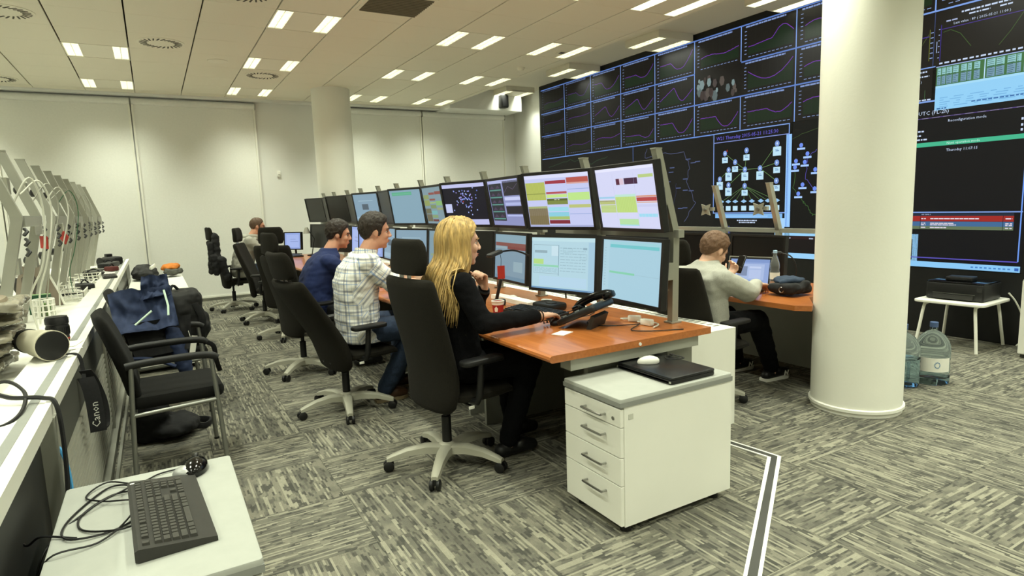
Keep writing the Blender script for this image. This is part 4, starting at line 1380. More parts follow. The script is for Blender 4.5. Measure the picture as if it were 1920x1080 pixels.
def head_parts(mb, M, female=False):
    mb.M = M
    mb.ell((-.012, 0, .03), (.096, .075, .092), 20, 14)
    mb.ell((.028, 0, -.03), (.060, .056, .085), 18, 12)
    mb.ell((.03, 0, -.058), (.058, .050 if female else .054, .05), 16, 10)
    mb.ell((.066, 0, -.094), (.020, .022, .018), 10, 8)
    mb.ell((.058, 0, .03), (.034, .052, .03), 14, 8)                      # brow
    for s in (-1, 1):
        mb.ell((.058, s * .036, -.022), (.026, .022, .026), 10, 8)           # cheek
        mb.ell((-.010, s * .074, -.004), (.020, .009, .031), 12, 8, rotm(0, -12, s * 18))   # ear
        mb.cap((-.006, s * .074, -.025), .007, (-.002, s * .068, -.034), .006, 8)
        mb.ell((.099, s * .013, -.026), (.010, .008, .008), 8, 6)            # nostril wing
    mb.cap((.086, 0, .016), .0085, (.106, 0, -.02), .0115, 10)               # nose
    mb.ell((.087, 0, -.052), (.012, .022, .006), 10, 6)                       # lips
    mb.ell((.085, 0, -.063), (.012, .019, .0065), 10, 6)
    mb.M = None

def face_bits(parent, M, skin, lips, brow, glasses=False, stubble=None):
    ex = MB(); ex.M = M
    for s in (-1, 1): ex.ell((.0672, s * .031, .004), (.0115, .0125, .0062), 12, 8)
    ex.build('eye', mat('eye_white', 'cfc8be', .3), parent, True)
    ir = MB(); ir.M = M
    for s in (-1, 1): ir.ell((.0752, s * .0315, .004), (.004, .0052, .0052), 10, 6)
    ir.build('iris', mat('iris_brown', '3a2a1c', .2), parent, True)
    bw = MB(); bw.M = M
    for s in (-1, 1):
        bw.tube(spline([(.092, s * .012, .024), (.088, s * .032, .030), (.070, s * .05, .024)], 4), .0036, 6)
        bw.tube(spline([(.0845, s * .02, .0105), (.0835, s * .032, .0125), (.073, s * .044, .008)], 4), .0022, 6)
    bw.build('eyebrow', brow, parent, True)
    lp = MB(); lp.M = M
    lp.ell((.0925, 0, -.0525), (.008, .020, .0038), 10, 6).ell((.0905, 0, -.0615), (.008, .017, .0042), 10, 6)
    lp.build('lips', lips, parent, True)
    if glasses:
        g = MB(); g.M = M
        for s in (-1, 1):
            g.tube([(.098, s * .033 + .021 * math.cos(a), .002 + .015 * math.sin(a)) for a in [2 * PI * q / 14 for q in range(14)]], .0016, 6, closed=True)
            g.tube([(.097, s * .053, .006), (.04, s * .078, .008), (-.01, s * .082, .004)], .0016, 6)
        g.tube([(.1, -.012, .006), (.104, 0, .008), (.1, .012, .006)], .0014, 6)
        g.build('glasses', M_BLACKP, parent, True)

def lerp_table(tab, x):
    tab = sorted(tab)
    if x <= tab[0][0]: return tab[0][1]
    for (a, va), (b, vb) in zip(tab[:-1], tab[1:]):
        if x <= b: return va + (vb - va) * (x - a) / (b - a)
    return tab[-1][1]

MALE_LINE = [(-.12, -.07), (-.07, -.065), (-.045, -.03), (-.025, .012), (-.005, .02), (.012, -.015), (.024, -.01), (.036, .05), (.06, .082), (.1, .095)]
def short_hair(parent, M, mt, thick=.014, line=MALE_LINE, front=0.0, seed=1, name='hair'):
    m_ = MB()
    n, k = 88, 60
    rings = []
    c = Vector((-.012, 0, .03)); rad = Vector((.096, .075, .092))
    for i in range(1, k):
        th = PI * i / k
        ring = []
        for j in range(n):
            ph = 2 * PI * j / n
            u = Vector((math.sin(th) * math.cos(ph), math.sin(th) * math.sin(ph), -math.cos(th)))
            p = Vector((u.x * rad.x, u.y * rad.y, u.z * rad.z))
            q = c + p
            mk = max(-1, min(1, (q.z - lerp_table(line, q.x)) / .014))
            tn = thick * (.75 + .5 * max(0, u.z)) + (front * max(0, u.x) * max(0, u.z))
            rough_ = .0055 * (mnoise.noise(Vector((q.x * 70, q.y * 70, q.z * 40 + seed * 9))) + .7 * mnoise.noise(Vector((q.x * 200, q.y * 200, q.z * 60 + seed))))
            g = (tn + rough_) * max(0, min(1, mk * .6 + .6)) if mk > -.99 else -.012
            nn = Vector((u.x / rad.x, u.y / rad.y, u.z / rad.z)).normalized()
            ring.append(M @ (q + nn * g))
        rings.append(ring)
    m_.loft(rings)
    return m_.build(name, mt, parent, 180)

SKIN = mat('skin', 'd9a184', .5, nscale=30, namt=.05)
SKIN2 = mat('skin_pale', 'dcae92', .5, nscale=30, namt=.05)
LIPS = mat('lips', 'b8685a', .45)
HAIRD = mat('dark_brown_hair', '2c221a', .5, nscale=120, namt=.35, stretch=(1, 1, .25), bump=.5, bscale=260)
HAIRB = mat('brown_hair', '3d2d20', .5, nscale=120, namt=.35, stretch=(1, 1, .25), bump=.5, bscale=260)
HAIRS = mat('short_brown_hair', '6e5038', .55, nscale=140, namt=.3, bump=.5, bscale=300)
HAIRF = mat('cropped_hair', '5c4634', .6, nscale=140, namt=.3, bump=.4, bscale=300)
BLOND = mat('blond_hair', 'bd9d60', .45, nscale=60, namt=.5, stretch=(1, 1, .12), bump=.4, bscale=120, detail=4)
JEANS = mat('blue_jeans', '2c3a52', .85, nscale=90, namt=.2, bump=.2, bscale=300)
BLACKC = mat('black_knit', '0e0e10', .95, nscale=160, namt=.25, bump=.2, bscale=300, spec=.15)
BLACKT = mat('black_trousers', '0d0d0f', .95, spec=.15, nscale=120, namt=.2)
NAVY = mat('navy_cotton', '1d2b58', .88, nscale=120, namt=.12, bump=.15, bscale=300)
GREYS = mat('light_grey_sweat', 'a8a79c', .9, nscale=160, namt=.1, bump=.2, bscale=300)
GREYH = mat('grey_hoodie', 'a3a195', .9, nscale=140, namt=.12, bump=.2, bscale=300)
BROWNS = mat('brown_leather', '4a3222', .5, nscale=30, namt=.2)
DARKJ = mat('dark_jeans', '1c1e24', .88, nscale=90, namt=.2)

def plaid_mat():
    mt = bpy.data.materials.new('plaid_shirt'); mt.use_nodes = True
    nt = mt.node_tree; b = nt.nodes['Principled BSDF']; L = nt.links.new
    at_ = nt.nodes.new('ShaderNodeAttribute'); at_.attribute_name = 'cloth_uv'
    sp = nt.nodes.new('ShaderNodeSeparateXYZ'); L(at_.outputs['Vector'], sp.inputs[0])
    def band(sock, pitch, off, width):
        a = nt.nodes.new('ShaderNodeMath'); a.operation = 'MULTIPLY_ADD'; a.inputs[1].default_value = 1 / pitch; a.inputs[2].default_value = off; L(sock, a.inputs[0])
        f = nt.nodes.new('ShaderNodeMath'); f.operation = 'FRACT'; L(a.outputs[0], f.inputs[0])
        c = nt.nodes.new('ShaderNodeMath'); c.operation = 'LESS_THAN'; c.inputs[1].default_value = width; L(f.outputs[0], c.inputs[0])
        return c.outputs[0]
    col = None
    def over(prev, fac, color, k):
        q = nt.nodes.new('ShaderNodeMix'); q.data_type = 'RGBA'
        m2 = nt.nodes.new('ShaderNodeMath'); m2.operation = 'MULTIPLY'; m2.inputs[1].default_value = k; L(fac, m2.inputs[0])
        L(m2.outputs[0], q.inputs['Factor'])
        A = [i for i in q.inputs if i.name == 'A' and i.type == 'RGBA'][0]; B = [i for i in q.inputs if i.name == 'B' and i.type == 'RGBA'][0]
        if prev is None: A.default_value = lin('f4f2ea')
        else: L(prev, A)
        B.default_value = lin(color)
        return [o for o in q.outputs if o.type == 'RGBA'][0]
    for ax in (0, 1):
        s_ = sp.outputs[ax]
        col = over(col, band(s_, .07, .0, .15), '2f3f66', .55)
        col = over(col, band(s_, .07, .26, .07), '5f8fd0', .6)
        col = over(col, band(s_, .07, .62, .04), '98a4b0', .4)
        col = over(col, band(s_, .07, .84, .03), '4a4a50', .4)
    L(col, b.inputs['Base Color']); b.inputs['Roughness'].default_value = .85
    return mt
PLAID = plaid_mat()

def arm(mb, sh, el, wr, r=(.055, .045, .034), gr=0.0):
    mb.cap(sh, r[0] + gr, el, r[1] + gr, 12)
    if wr is not None: mb.cap(el, r[1] + gr, wr, r[2] + gr, 12)

def leg(mb, hip, kn, an, r=(.085, .062, .045), gr=0.0):
    mb.cap(hip, r[0] + gr, kn, r[1] + gr, 14); mb.cap(kn, r[1] + gr, an, r[2] + gr, 12)

def foot(mb, an, toe, h=.035, w=.042):
    an, toe = Vector(an), Vector(toe)
    d = (toe - an); d.z = 0; d = d.normalized()
    heel = Vector((an.x, an.y, toe.z)) - d * .05
    mb.cap(heel, h, toe, h * .82, 12); mb.cap(an, .042, Vector((an.x, an.y, toe.z + .01)), .038, 10)
    mb.cap(heel + d * .12 + Vector((0, 0, .012)), h * 1.05, toe, h * .85, 12)

def shoes(parent, legs, mt, sole=None, name='shoe'):
    for an, toe in legs:
        m_ = MB(); foot(m_, an, toe, .04, .046)
        s = blob(m_, name, mt, parent, .007, 3)
        if sole:
            a, b = Vector(an), Vector(toe)
            d = (b - a); d.z = 0; d = d.normalized(); n_ = Vector((-d.y, d.x, 0))
            q = MB(); c0 = Vector((a.x, a.y, 0)) - d * .085; c1 = Vector((b.x, b.y, 0)) + d * .03
            zz = b.z - .042
            out = [c0 + n_ * .033, c0 + d * .02 + n_ * .04, c1 - d * .05 + n_ * .046, c1 - d * .005 + n_ * .02, c1 - d * .005 - n_ * .02, c1 - d * .05 - n_ * .046, c0 + d * .02 - n_ * .04, c0 - n_ * .033]
            q.loft([[(p.x, p.y, zz) for p in out], [(p.x, p.y, zz + .022) for p in out]])
            q.build('sole', sole, s)

# ---------------------------------------------------------------- blond woman
def woman():
    P = thing('person', 'blond woman in black sitting at the near desk with her hand on a mouse', 'person', (0, 0, 0))
    hc = (1.375, 2.90, 1.185)
    MH = head_matrix(hc, -4, 4, 0)
    sh = {-1: Vector((1.30, 2.745, .995)), 1: Vector((1.32, 3.055, .995))}
    el = {-1: Vector((1.36, 2.655, .80)), 1: Vector((1.535, 3.09, .80))}
    wr = {-1: Vector((1.735, 2.70, .785)), 1: Vector((1.545, 2.985, .925))}
    hip = {-1: Vector((1.34, 2.82, .55)), 1: Vector((1.34, 3.00, .55))}
    kn = {-1: Vector((1.70, 2.78, .535)), 1: Vector((1.68, 3.04, .535))}
    an = {-1: Vector((1.58, 2.83, .10)), 1: Vector((1.74, 3.06, .10))}
    toe = {-1: Vector((1.72, 2.82, .042)), 1: Vector((1.88, 3.06, .042))}
    torso = [(1.33, 2.91, .50, .10, .15), (1.325, 2.91, .56, .105, .17), (1.325, 2.91, .66, .095, .145), (1.32, 2.905, .76, .095, .135), (1.315, 2.90, .87, .10, .15), (1.31, 2.90, .95, .10, .155), (1.31, 2.90, 1.01, .085, .145), (1.32, 2.90, 1.045, .06, .085)]
    b = MB()
    ringloft(b, [(x, y, z, hx * (.93 if i < 5 else .8), hy * (.93 if i < 5 else .8)) for i, (x, y, z, hx, hy) in enumerate(torso)])
    head_parts(b, MH, True)
    b.cap((1.325, 2.90, 1.02), .055, (1.355, 2.90, 1.12), .048, 14)
    for s in (-1, 1):
        arm(b, sh[s], el[s], wr[s], (.045, .036, .026))
        leg(b, hip[s], kn[s], an[s], (.075, .055, .038)); foot(b, an[s], toe[s], .03)
    hand(b, wr[-1], (1, .22, -.02), (0, 0, -1), 1, (14, 22, 18), k=.92)
    hand(b, wr[1], (-.16, -.22, 1), (-.9, -.3, 0), -1, (40, 55, 40), k=.92)
    blob(b, 'body', SKIN2, P, .0058, 3)
    face_bits(P, MH, SKIN2, LIPS, mat('blond_brow', '8a6c40', .6))
    # knit top with long sleeves
    c = MB()
    ringloft(c, [(x, y, z, hx + .012, hy + .012) for (x, y, z, hx, hy) in torso[:7]])
    for s in (-1, 1):
        c.cap(sh[s], .062, el[s], .052, 14); c.cap(el[s], .052, el[s].lerp(wr[s], .86), .040, 14)
    blob(c, 'black_top', BLACKC, P, .008, 4, .006, seed=2)
    t = MB()
    t.ell((1.34, 2.91, .545), (.12, .185, .085))
    for s in (-1, 1): leg(t, hip[s], kn[s], an[s], (.092, .072, .055))
    blob(t, 'black_trousers', BLACKT, P, .011, 4, .005, seed=5)
    shoes(P, [(an[s], toe[s]) for s in (-1, 1)], M_BLACKP)
    # bracelets
    w = wr[-1]; d = (wr[-1] - el[-1]).normalized()
    for k in (.012, .03):
        q = w - d * k
        n1 = d.orthogonal().normalized(); n2 = d.cross(n1)
        MB().tube([q + (n1 * math.cos(a) + n2 * math.sin(a)) * .031 for a in [2 * PI * i / 18 for i in range(18)]], .0032, 6, closed=True).build('bracelet', mat('dark_bracelet', '3a2c1c', .4, .3), P, True)
    w = wr[1]; d = (wr[1] - el[1]).normalized(); q = w - d * .01; n1 = d.orthogonal().normalized(); n2 = d.cross(n1)
    MB().tube([q + (n1 * math.cos(a) + n2 * math.sin(a)) * .03 for a in [2 * PI * i / 18 for i in range(18)]], .009, 6, closed=True).build('watch_strap', M_BLACKP, P, True)
    # long hair: cap and falling locks
    line = [(-.12, -.11), (-.05, -.11), (-.01, -.09), (.012, -.03), (.03, .03), (.055, .075), (.1, .095)]
    short_hair(P, MH, BLOND, .017, line, .004, 3, 'hair_cap')
    rnd = random.Random(17)
    h = MB()
    hcV = Vector(hc)
    vol = MB()
    ringloft(vol, [(hc[0] + x, hc[1], hc[2] + z, hx, hy) for (x, z, hx, hy) in ((-.045, .07, .07, .072), (-.055, .02, .072, .082), (-.068, -.05, .062, .088), (-.085, -.13, .05, .098), (-.11, -.2, .038, .105), (-.135, -.27, .026, .10), (-.15, -.33, .014, .08), (-.155, -.37, .006, .04))], 24)
    vol.ell((hc[0] - .03, hc[1] - .082, hc[2] - .06), (.055, .02, .11)); vol.ell((hc[0] - .03, hc[1] + .082, hc[2] - .06), (.055, .02, .11))
    blob(vol, 'hair_mass', BLOND, P, .007, 4, .006, (60, 60, 5), 4)
    def push(p):
        for s in (-1, 1):
            ax_ = el[s] - sh[s]; t2 = max(0, min(1, (p - sh[s]).dot(ax_) / ax_.length_squared)); c2 = sh[s] + ax_ * t2
            d2 = p - c2
            if d2.length < .076 and d2.length > 1e-5: p = c2 + d2.normalized() * (.076 + .006 * rnd.random())
        if .5 < p.z < 1.03:
            hx, hy = .118 * (1 if p.z < .97 else .8), .168
            e = ((p.x - 1.295) / hx) ** 2 + ((p.y - 2.90) / hy) ** 2
            if e < 1: 
                g = 1 / math.sqrt(max(e, .05)); p = Vector((1.295 + (p.x - 1.295) * g, 2.90 + (p.y - 2.90) * g, p.z))
        if p.z < 1.03: p.x = max(p.x, 1.178)
        return p
    for i in range(420):
        t_ = rnd.random()
        az = R(84 + 192 * t_)            # from left of the face round the back to right of the face
        az = -az if False else az
        ca, sa = math.cos(az), math.sin(az)
        lay = rnd.uniform(.0, 1.0)
        th_ = .017 + .012 * lay
        def E_(elv, k_=1.0):
            return Vector((-.012 + (.096 + th_ * k_) * ca * math.cos(R(elv)), (.075 + th_ * k_) * sa * math.cos(R(elv)), .03 + (.092 + th_ * k_) * math.sin(R(elv))))
        top = E_(84, .8) + Vector((rnd.uniform(-.04, .035), 0, -.002))
        side = E_(8 + rnd.uniform(-6, 6), 1.05)
        mid = E_(46, 1.0)
        front = abs(ca) if ca > 0 else 0
        low = Vector((-.02 + (.108 + .02 * lay) * ca, (.088 + .022 * lay) * sa, -.06))
        endz = rnd.uniform(-.42, -.24) if ca < .3 else rnd.uniform(-.32, -.14)
        flare = 1 + .5 * rnd.random()
        sx = -.075 + (.105 * ca if ca < 0 else .075 * ca) * flare - (.03 if ca < .2 else 0)
        sy_ = (.095 + .05 * rnd.random()) * sa * flare + rnd.uniform(-.015, .015)
        midz = -.17
        m2 = Vector(((low.x + sx) / 2 - .015 * (ca < .3), (low.y + sy_) / 2, midz))
        # keep the ends outside the back of the top
        end = Vector((sx - .025 * (ca < .3) + rnd.uniform(-.015, .015), sy_, endz))
        pts = [MH @ top, MH @ mid, MH @ side, hcV + low, hcV + m2, hcV + end]
        path = [push(p_) for p_ in spline(pts, 5)]
        nn = len(path)
        r0 = rnd.uniform(.0045, .0095)
        rr = [r0 * min(1, .35 + 2.2 * j / nn) * (1 if j < nn * .6 else max(.12, 1 - (j / nn - .6) / .42)) for j in range(nn)]
        h.tube(path, rr, 6, flat=.55)
    h.build('hair', BLOND, P, 180)
    return P
woman()

# ---------------------------------------------------------------- man in plaid shirt
def man_plaid():
    P = thing('person', 'man in a white and blue plaid short-sleeved shirt typing at his desk', 'person')
    hc = (1.325, 4.16, 1.222)
    MH = head_matrix(hc, -8, 6, 0)
    sh = {-1: Vector((1.20, 3.975, 1.02)), 1: Vector((1.23, 4.345, 1.02))}
    el = {-1: Vector((1.40, 3.945, .84)), 1: Vector((1.42, 4.38, .84))}
    wr = {-1: Vector((1.63, 4.02, .83)), 1: Vector((1.64, 4.30, .83))}
    hip = {-1: Vector((1.2, 4.07, .555)), 1: Vector((1.2, 4.27, .555))}
    kn = {-1: Vector((1.54, 4.03, .555)), 1: Vector((1.55, 4.32, .555))}
    an = {-1: Vector((1.34, 4.19, .10)), 1: Vector((1.52, 4.46, .10))}
    toe = {-1: Vector((1.47, 4.19, .045)), 1: Vector((1.66, 4.46, .045))}
    torso = [(1.17, 4.17, .48, .11, .165), (1.165, 4.17, .55, .12, .185), (1.16, 4.17, .66, .12, .175), (1.16, 4.165, .78, .12, .18), (1.165, 4.16, .90, .12, .195), (1.19, 4.16, .98, .11, .20), (1.215, 4.16, 1.04, .09, .17), (1.235, 4.16, 1.08, .065, .09)]
    b = MB(); ringloft(b, [(x, y, z, hx * (.93 if i < 5 else .8), hy * (.93 if i < 5 else .8)) for i, (x, y, z, hx, hy) in enumerate(torso)]); head_parts(b, MH)
    b.cap((1.24, 4.16, 1.06), .062, (1.295, 4.16, 1.15), .056, 14)
    for s in (-1, 1):
        arm(b, sh[s], el[s], wr[s], (.055, .044, .03)); leg(b, hip[s], kn[s], an[s], (.08, .06, .04)); foot(b, an[s], toe[s], .032)
        hand(b, wr[s], (1, .1 * -s, -.12), (0, 0, -1), -s, (18, 25, 20), k=1.02)
    blob(b, 'body', SKIN, P, .0065, 3)
    face_bits(P, MH, SKIN, LIPS, HAIRD)
    short_hair(P, MH, HAIRD, .016, MALE_LINE, .008, 2)
    c = MB()
    ringloft(c, [(1.165, 4.17, .485, .14, .20)] + [(x, y, z, hx + .02, hy + .018) for (x, y, z, hx, hy) in torso[1:7]] + [(1.24, 4.16, 1.085, .075, .085)])
    for s in (-1, 1): c.cap(sh[s], .074, sh[s].lerp(el[s], .78), .068, 14)
    def uv(p):
        for s in (-1, 1):
            ax = el[s] - sh[s]
            t = (p - sh[s]).dot(ax) / ax.length
            rad = (p - sh[s] - ax.normalized() * t)
            if abs(p.y - 4.16) > .185 and t > .03:
                return (t * .9 + .02, math.atan2(rad.x, rad.z) * .07, 0)
        return (math.atan2(p.y - 4.16, -(p.x - 1.16)) * .155, p.z, 0)
    blob(c, 'plaid_shirt', PLAID, P, .008, 4, .008, (12, 10, 20), 3, uv)
    k = MB()
    ring0 = [(1.245 + .078 * math.cos(a), 4.16 + .076 * math.sin(a), 1.075 + .02 * math.cos(a + PI) * .6) for a in [2 * PI * q / 28 for q in range(28)]]
    k.loft([[Vector(p) for p in ring0], [Vector((p[0] + .012, 4.16 + (p[1] - 4.16) * .93, p[2] + .035)) for p in ring0], [Vector((p[0] + .012, 4.16 + (p[1] - 4.16) * .84, p[2] + .033)) for p in ring0], [Vector((p[0], 4.16 + (p[1] - 4.16) * .9, p[2] - .002)) for p in ring0]], cap=False, closed=True)
    co = k.build('collar', PLAID, P, True)
    a_ = co.data.attributes.new('cloth_uv', 'FLOAT_VECTOR', 'POINT')
    for i, v in enumerate(co.data.vertices): a_.data[i].vector = (math.atan2(v.co.y - 4.16, -(v.co.x - 1.24)) * .1, v.co.z, 0)
    t = MB(); t.ell((1.19, 4.17, .545), (.14, .20, .085))
    for s in (-1, 1): leg(t, hip[s], kn[s], an[s], (.098, .078, .062))
    blob(t, 'jeans', JEANS, P, .011, 4, .006, seed=4)
    shoes(P, [(an[s], toe[s]) for s in (-1, 1)], BROWNS, mat('tan_sole', '8a7a5c', .7))
man_plaid()

# ---------------------------------------------------------------- man in navy shirt
def man_navy():
    P = thing('person', 'dark-haired man in a navy shirt looking at the monitors', 'person')
    yc = 5.42
    hc = (1.395, yc, 1.165)
    MH = head_matrix(hc, -14, 10, 0)
    sh = {-1: Vector((1.25, yc - .19, .955)), 1: Vector((1.27, yc + .19, .955))}
    el = {-1: Vector((1.43, yc - .22, .79)), 1: Vector((1.45, yc + .22, .79))}
    wr = {-1: Vector((1.68, yc - .12, .83)), 1: Vector((1.68, yc + .14, .83))}
    hip = {-1: Vector((1.17, yc - .1, .555)), 1: Vector((1.17, yc + .1, .555))}
    kn = {-1: Vector((1.57, yc - .14, .555)), 1: Vector((1.57, yc + .14, .555))}
    an = {-1: Vector((1.5, yc - .14, .10)), 1: Vector((1.5, yc + .14, .10))}
    toe = {-1: Vector((1.64, yc - .15, .045)), 1: Vector((1.64, yc + .15, .045))}
    torso = [(1.15, yc, .48, .11, .165), (1.14, yc, .55, .13, .19), (1.15, yc, .66, .13, .185), (1.18, yc, .78, .125, .19), (1.215, yc, .88, .12, .20), (1.245, yc, .95, .105, .20), (1.275, yc, 1.0, .085, .165), (1.295, yc, 1.035, .06, .08)]
    b = MB(); ringloft(b, [(x, y, z, hx * (.93 if i < 5 else .8), hy * (.93 if i < 5 else .8)) for i, (x, y, z, hx, hy) in enumerate(torso)]); head_parts(b, MH)
    b.cap((1.30, yc, 1.01), .062, (1.355, yc, 1.10), .056, 14)
    for s in (-1, 1):
        arm(b, sh[s], el[s], wr[s], (.052, .042, .03)); leg(b, hip[s], kn[s], an[s], (.08, .06, .04)); foot(b, an[s], toe[s], .032)
        hand(b, wr[s], (1, 0, -.12), (0, 0, -1), -s, (18, 25, 20))
    blob(b, 'body', SKIN, P, .0075, 3)
    face_bits(P, MH, SKIN, LIPS, HAIRD)
    short_hair(P, MH, HAIRD, .016, MALE_LINE, .006, 5)
    c = MB(); ringloft(c, [(x, y, z, hx + .018, hy + .016) for (x, y, z, hx, hy) in torso[:7]] + [(1.29, yc, 1.035, .078, .095), (1.305, yc, 1.06, .07, .074)])
    for s in (-1, 1): c.cap(sh[s], .07, sh[s].lerp(el[s], .85), .062, 14)
    blob(c, 'navy_shirt', NAVY, P, .009, 4, .008, (9, 9, 16), 7)
    MB().box((1.078, yc - .185, .62), (.012, .06, .045), rotm(0, 0, 45)).build('red_label', M_RED, P)
    t = MB(); t.ell((1.17, yc, .545), (.15, .20, .085))
    for s in (-1, 1): leg(t, hip[s], kn[s], an[s], (.098, .078, .062))
    blob(t, 'trousers', DARKJ, P, .013, 4, .005, seed=6)
    shoes(P, [(an[s], toe[s]) for s in (-1, 1)], M_BLACKP)
man_navy()

# ---------------------------------------------------------------- man in grey hoodie, far away
def man_hoodie():
    P = thing('person', 'man with glasses in a light grey hoodie at the far desk, hand at his mouth', 'person')
    yc = 9.62
    hc = (1.315, yc, 1.185)
    MH = head_matrix(hc, -4, 8, 0)
    sh = {-1: Vector((1.16, yc - .19, .985)), 1: Vector((1.18, yc + .19, .985))}
    el = {-1: Vector((1.36, yc - .2, .80)), 1: Vector((1.4, yc + .2, .78))}
    wr = {-1: Vector((1.435, yc - .08, 1.0)), 1: Vector((1.62, yc + .1, .83))}
    hip = {-1: Vector((1.09, yc - .1, .555)), 1: Vector((1.09, yc + .1, .555))}
    kn = {-1: Vector((1.49, yc - .14, .555)), 1: Vector((1.49, yc + .14, .555))}
    an = {-1: Vector((1.45, yc - .14, .10)), 1: Vector((1.45, yc + .14, .10))}
    toe = {-1: Vector((1.59, yc - .15, .045)), 1: Vector((1.59, yc + .15, .045))}
    torso = [(1.07, yc, .48, .12, .18), (1.06, yc, .55, .135, .20), (1.075, yc, .68, .13, .19), (1.10, yc, .80, .125, .195), (1.13, yc, .90, .12, .205), (1.16, yc, .97, .105, .205), (1.19, yc, 1.02, .09, .17), (1.215, yc, 1.055, .06, .08)]
    b = MB(); ringloft(b, [(x, y, z, hx * (.93 if i < 5 else .8), hy * (.93 if i < 5 else .8)) for i, (x, y, z, hx, hy) in enumerate(torso)]); head_parts(b, MH)
    b.cap((1.22, yc, 1.03), .06, (1.275, yc, 1.12), .055, 14)
    for s in (-1, 1):
        arm(b, sh[s], el[s], wr[s], (.052, .042, .03)); leg(b, hip[s], kn[s], an[s], (.08, .06, .04)); foot(b, an[s], toe[s], .032)
    hand(b, wr[-1], (.0, .5, .8), (-1, 0, 0), 1, (35, 50, 35)); hand(b, wr[1], (1, 0, -.1), (0, 0, -1), -1)
    blob(b, 'body', SKIN, P, .009, 3)
    face_bits(P, MH, SKIN, LIPS, HAIRF, True)
    short_hair(P, MH, HAIRF, .007, MALE_LINE, 0, 8)
    c = MB(); ringloft(c, [(x, y, z, hx + .022, hy + .02) for (x, y, z, hx, hy) in torso[:7]] + [(1.21, yc, 1.05, .08, .09)])
    for s in (-1, 1): c.cap(sh[s], .076, el[s], .066, 14); c.cap(el[s], .066, el[s].lerp(wr[s], .85), .048, 12)
    blob(c, 'grey_hoodie', GREYH, P, .012, 3, .009, seed=9)
    q = MB()
    q.tube(spline([(1.30, yc - .085, 1.04), (1.21, yc - .105, 1.05), (1.12, yc, 1.04), (1.21, yc + .105, 1.05), (1.30, yc + .085, 1.04)], 5), .036, 10)
    blob(q, 'hood', GREYH, P, .012, 3, .006, seed=3)
    t = MB(); t.ell((1.09, yc, .545), (.15, .20, .085))
    for s in (-1, 1): leg(t, hip[s], kn[s], an[s], (.098, .078, .062))
    blob(t, 'jeans', JEANS, P, .015, 3)
    shoes(P, [(an[s], toe[s]) for s in (-1, 1)], M_BLACKP)
man_hoodie()

# ---------------------------------------------------------------- man in grey sweatshirt, right row
def man_grey():
    P = thing('person', 'man in a light grey sweatshirt bent over a phone behind the monitors', 'person')
    yc = 2.93
    hc = (3.285, yc - .01, 1.015)
    MH = head_matrix(hc, -6, 30, 0)
    sh = {-1: Vector((3.16, yc - .18, .845)), 1: Vector((3.19, yc + .17, .845))}
    el = {-1: Vector((3.40, yc - .20, .735)), 1: Vector((3.38, yc + .17, .735))}
    wr = {-1: Vector((3.72, yc - .03, .745)), 1: Vector((3.52, yc + .08, .80))}
    hip = {-1: Vector((3.18, yc - .1, .52)), 1: Vector((3.18, yc + .1, .52))}
    kn = {-1: Vector((3.62, yc - .11, .51)), 1: Vector((3.62, yc + .16, .51))}
    an = {-1: Vector((3.90, yc - .02, .105)), 1: Vector((3.90, yc + .30, .105))}
    toe = {-1: Vector((4.05, yc - .03, .045)), 1: Vector((4.05, yc + .29, .045))}
    torso = [(3.19, yc, .455, .11, .165), (3.19, yc, .52, .11, .18), (3.185, yc, .60, .105, .175), (3.175, yc, .70, .10, .18), (3.16, yc, .79, .105, .19), (3.15, yc, .85, .105, .195), (3.19, yc, .90, .085, .16), (3.22, yc, .93, .06, .08)]
    b = MB(); ringloft(b, [(x, y, z, hx * (.93 if i < 5 else .8), hy * (.93 if i < 5 else .8)) for i, (x, y, z, hx, hy) in enumerate(torso)]); head_parts(b, MH)
    b.cap((3.20, yc, .90), .058, (3.25, yc, .965), .054, 14)
    for s in (-1, 1):
        arm(b, sh[s], el[s], wr[s], (.05, .04, .028)); leg(b, hip[s], kn[s], an[s], (.08, .058, .04)); foot(b, an[s], toe[s], .032)
    hand(b, wr[-1], (1, .18, -.16), (0, 0, -1), 1, (16, 22, 18)); hand(b, wr[1], (.75, -.1, .65), (-.6, 0, .8), -1, (35, 45, 35))
    blob(b, 'body', SKIN2, P, .0065, 3)
    face_bits(P, MH, SKIN2, LIPS, HAIRS)
    short_hair(P, MH, HAIRS, .013, MALE_LINE, .012, 4)
    c = MB(); ringloft(c, [(x, y, z, hx + .02, hy + .02) for (x, y, z, hx, hy) in torso[:7]] + [(3.22, yc, .93, .078, .095), (3.235, yc, .955, .068, .072)])
    for s in (-1, 1): c.cap(sh[s], .076, el[s], .068, 14); c.cap(el[s], .068, el[s].lerp(wr[s], .84), .046, 12)
    blob(c, 'grey_sweatshirt', GREYS, P, .009, 4, .009, (9, 9, 14), 12)
    t = MB(); t.ell((3.2, yc, .51), (.12, .19, .08))
    for s in (-1, 1): leg(t, hip[s], kn[s], an[s], (.095, .074, .058))
    blob(t, 'dark_trousers', BLACKT, P, .011, 4, .006, seed=14)
    shoes(P, [(an[s], toe[s]) for s in (-1, 1)], M_BLACKP, M_PAPER, 'sneaker')
    for (x, y) in ((4.005, yc - .075), (4.005, yc + .245)):
        q = MB()
        for (x0, z0, x1, z1) in ((-.022, .03, -.012, .068), (-.012, .068, .012, .034), (.012, .034, .022, .07)):
            q.tube([(x + x0, y, z0), (x + x1, y, z1)], .005, 4)
        q.build('side_mark', M_PAPER, P)
man_grey()
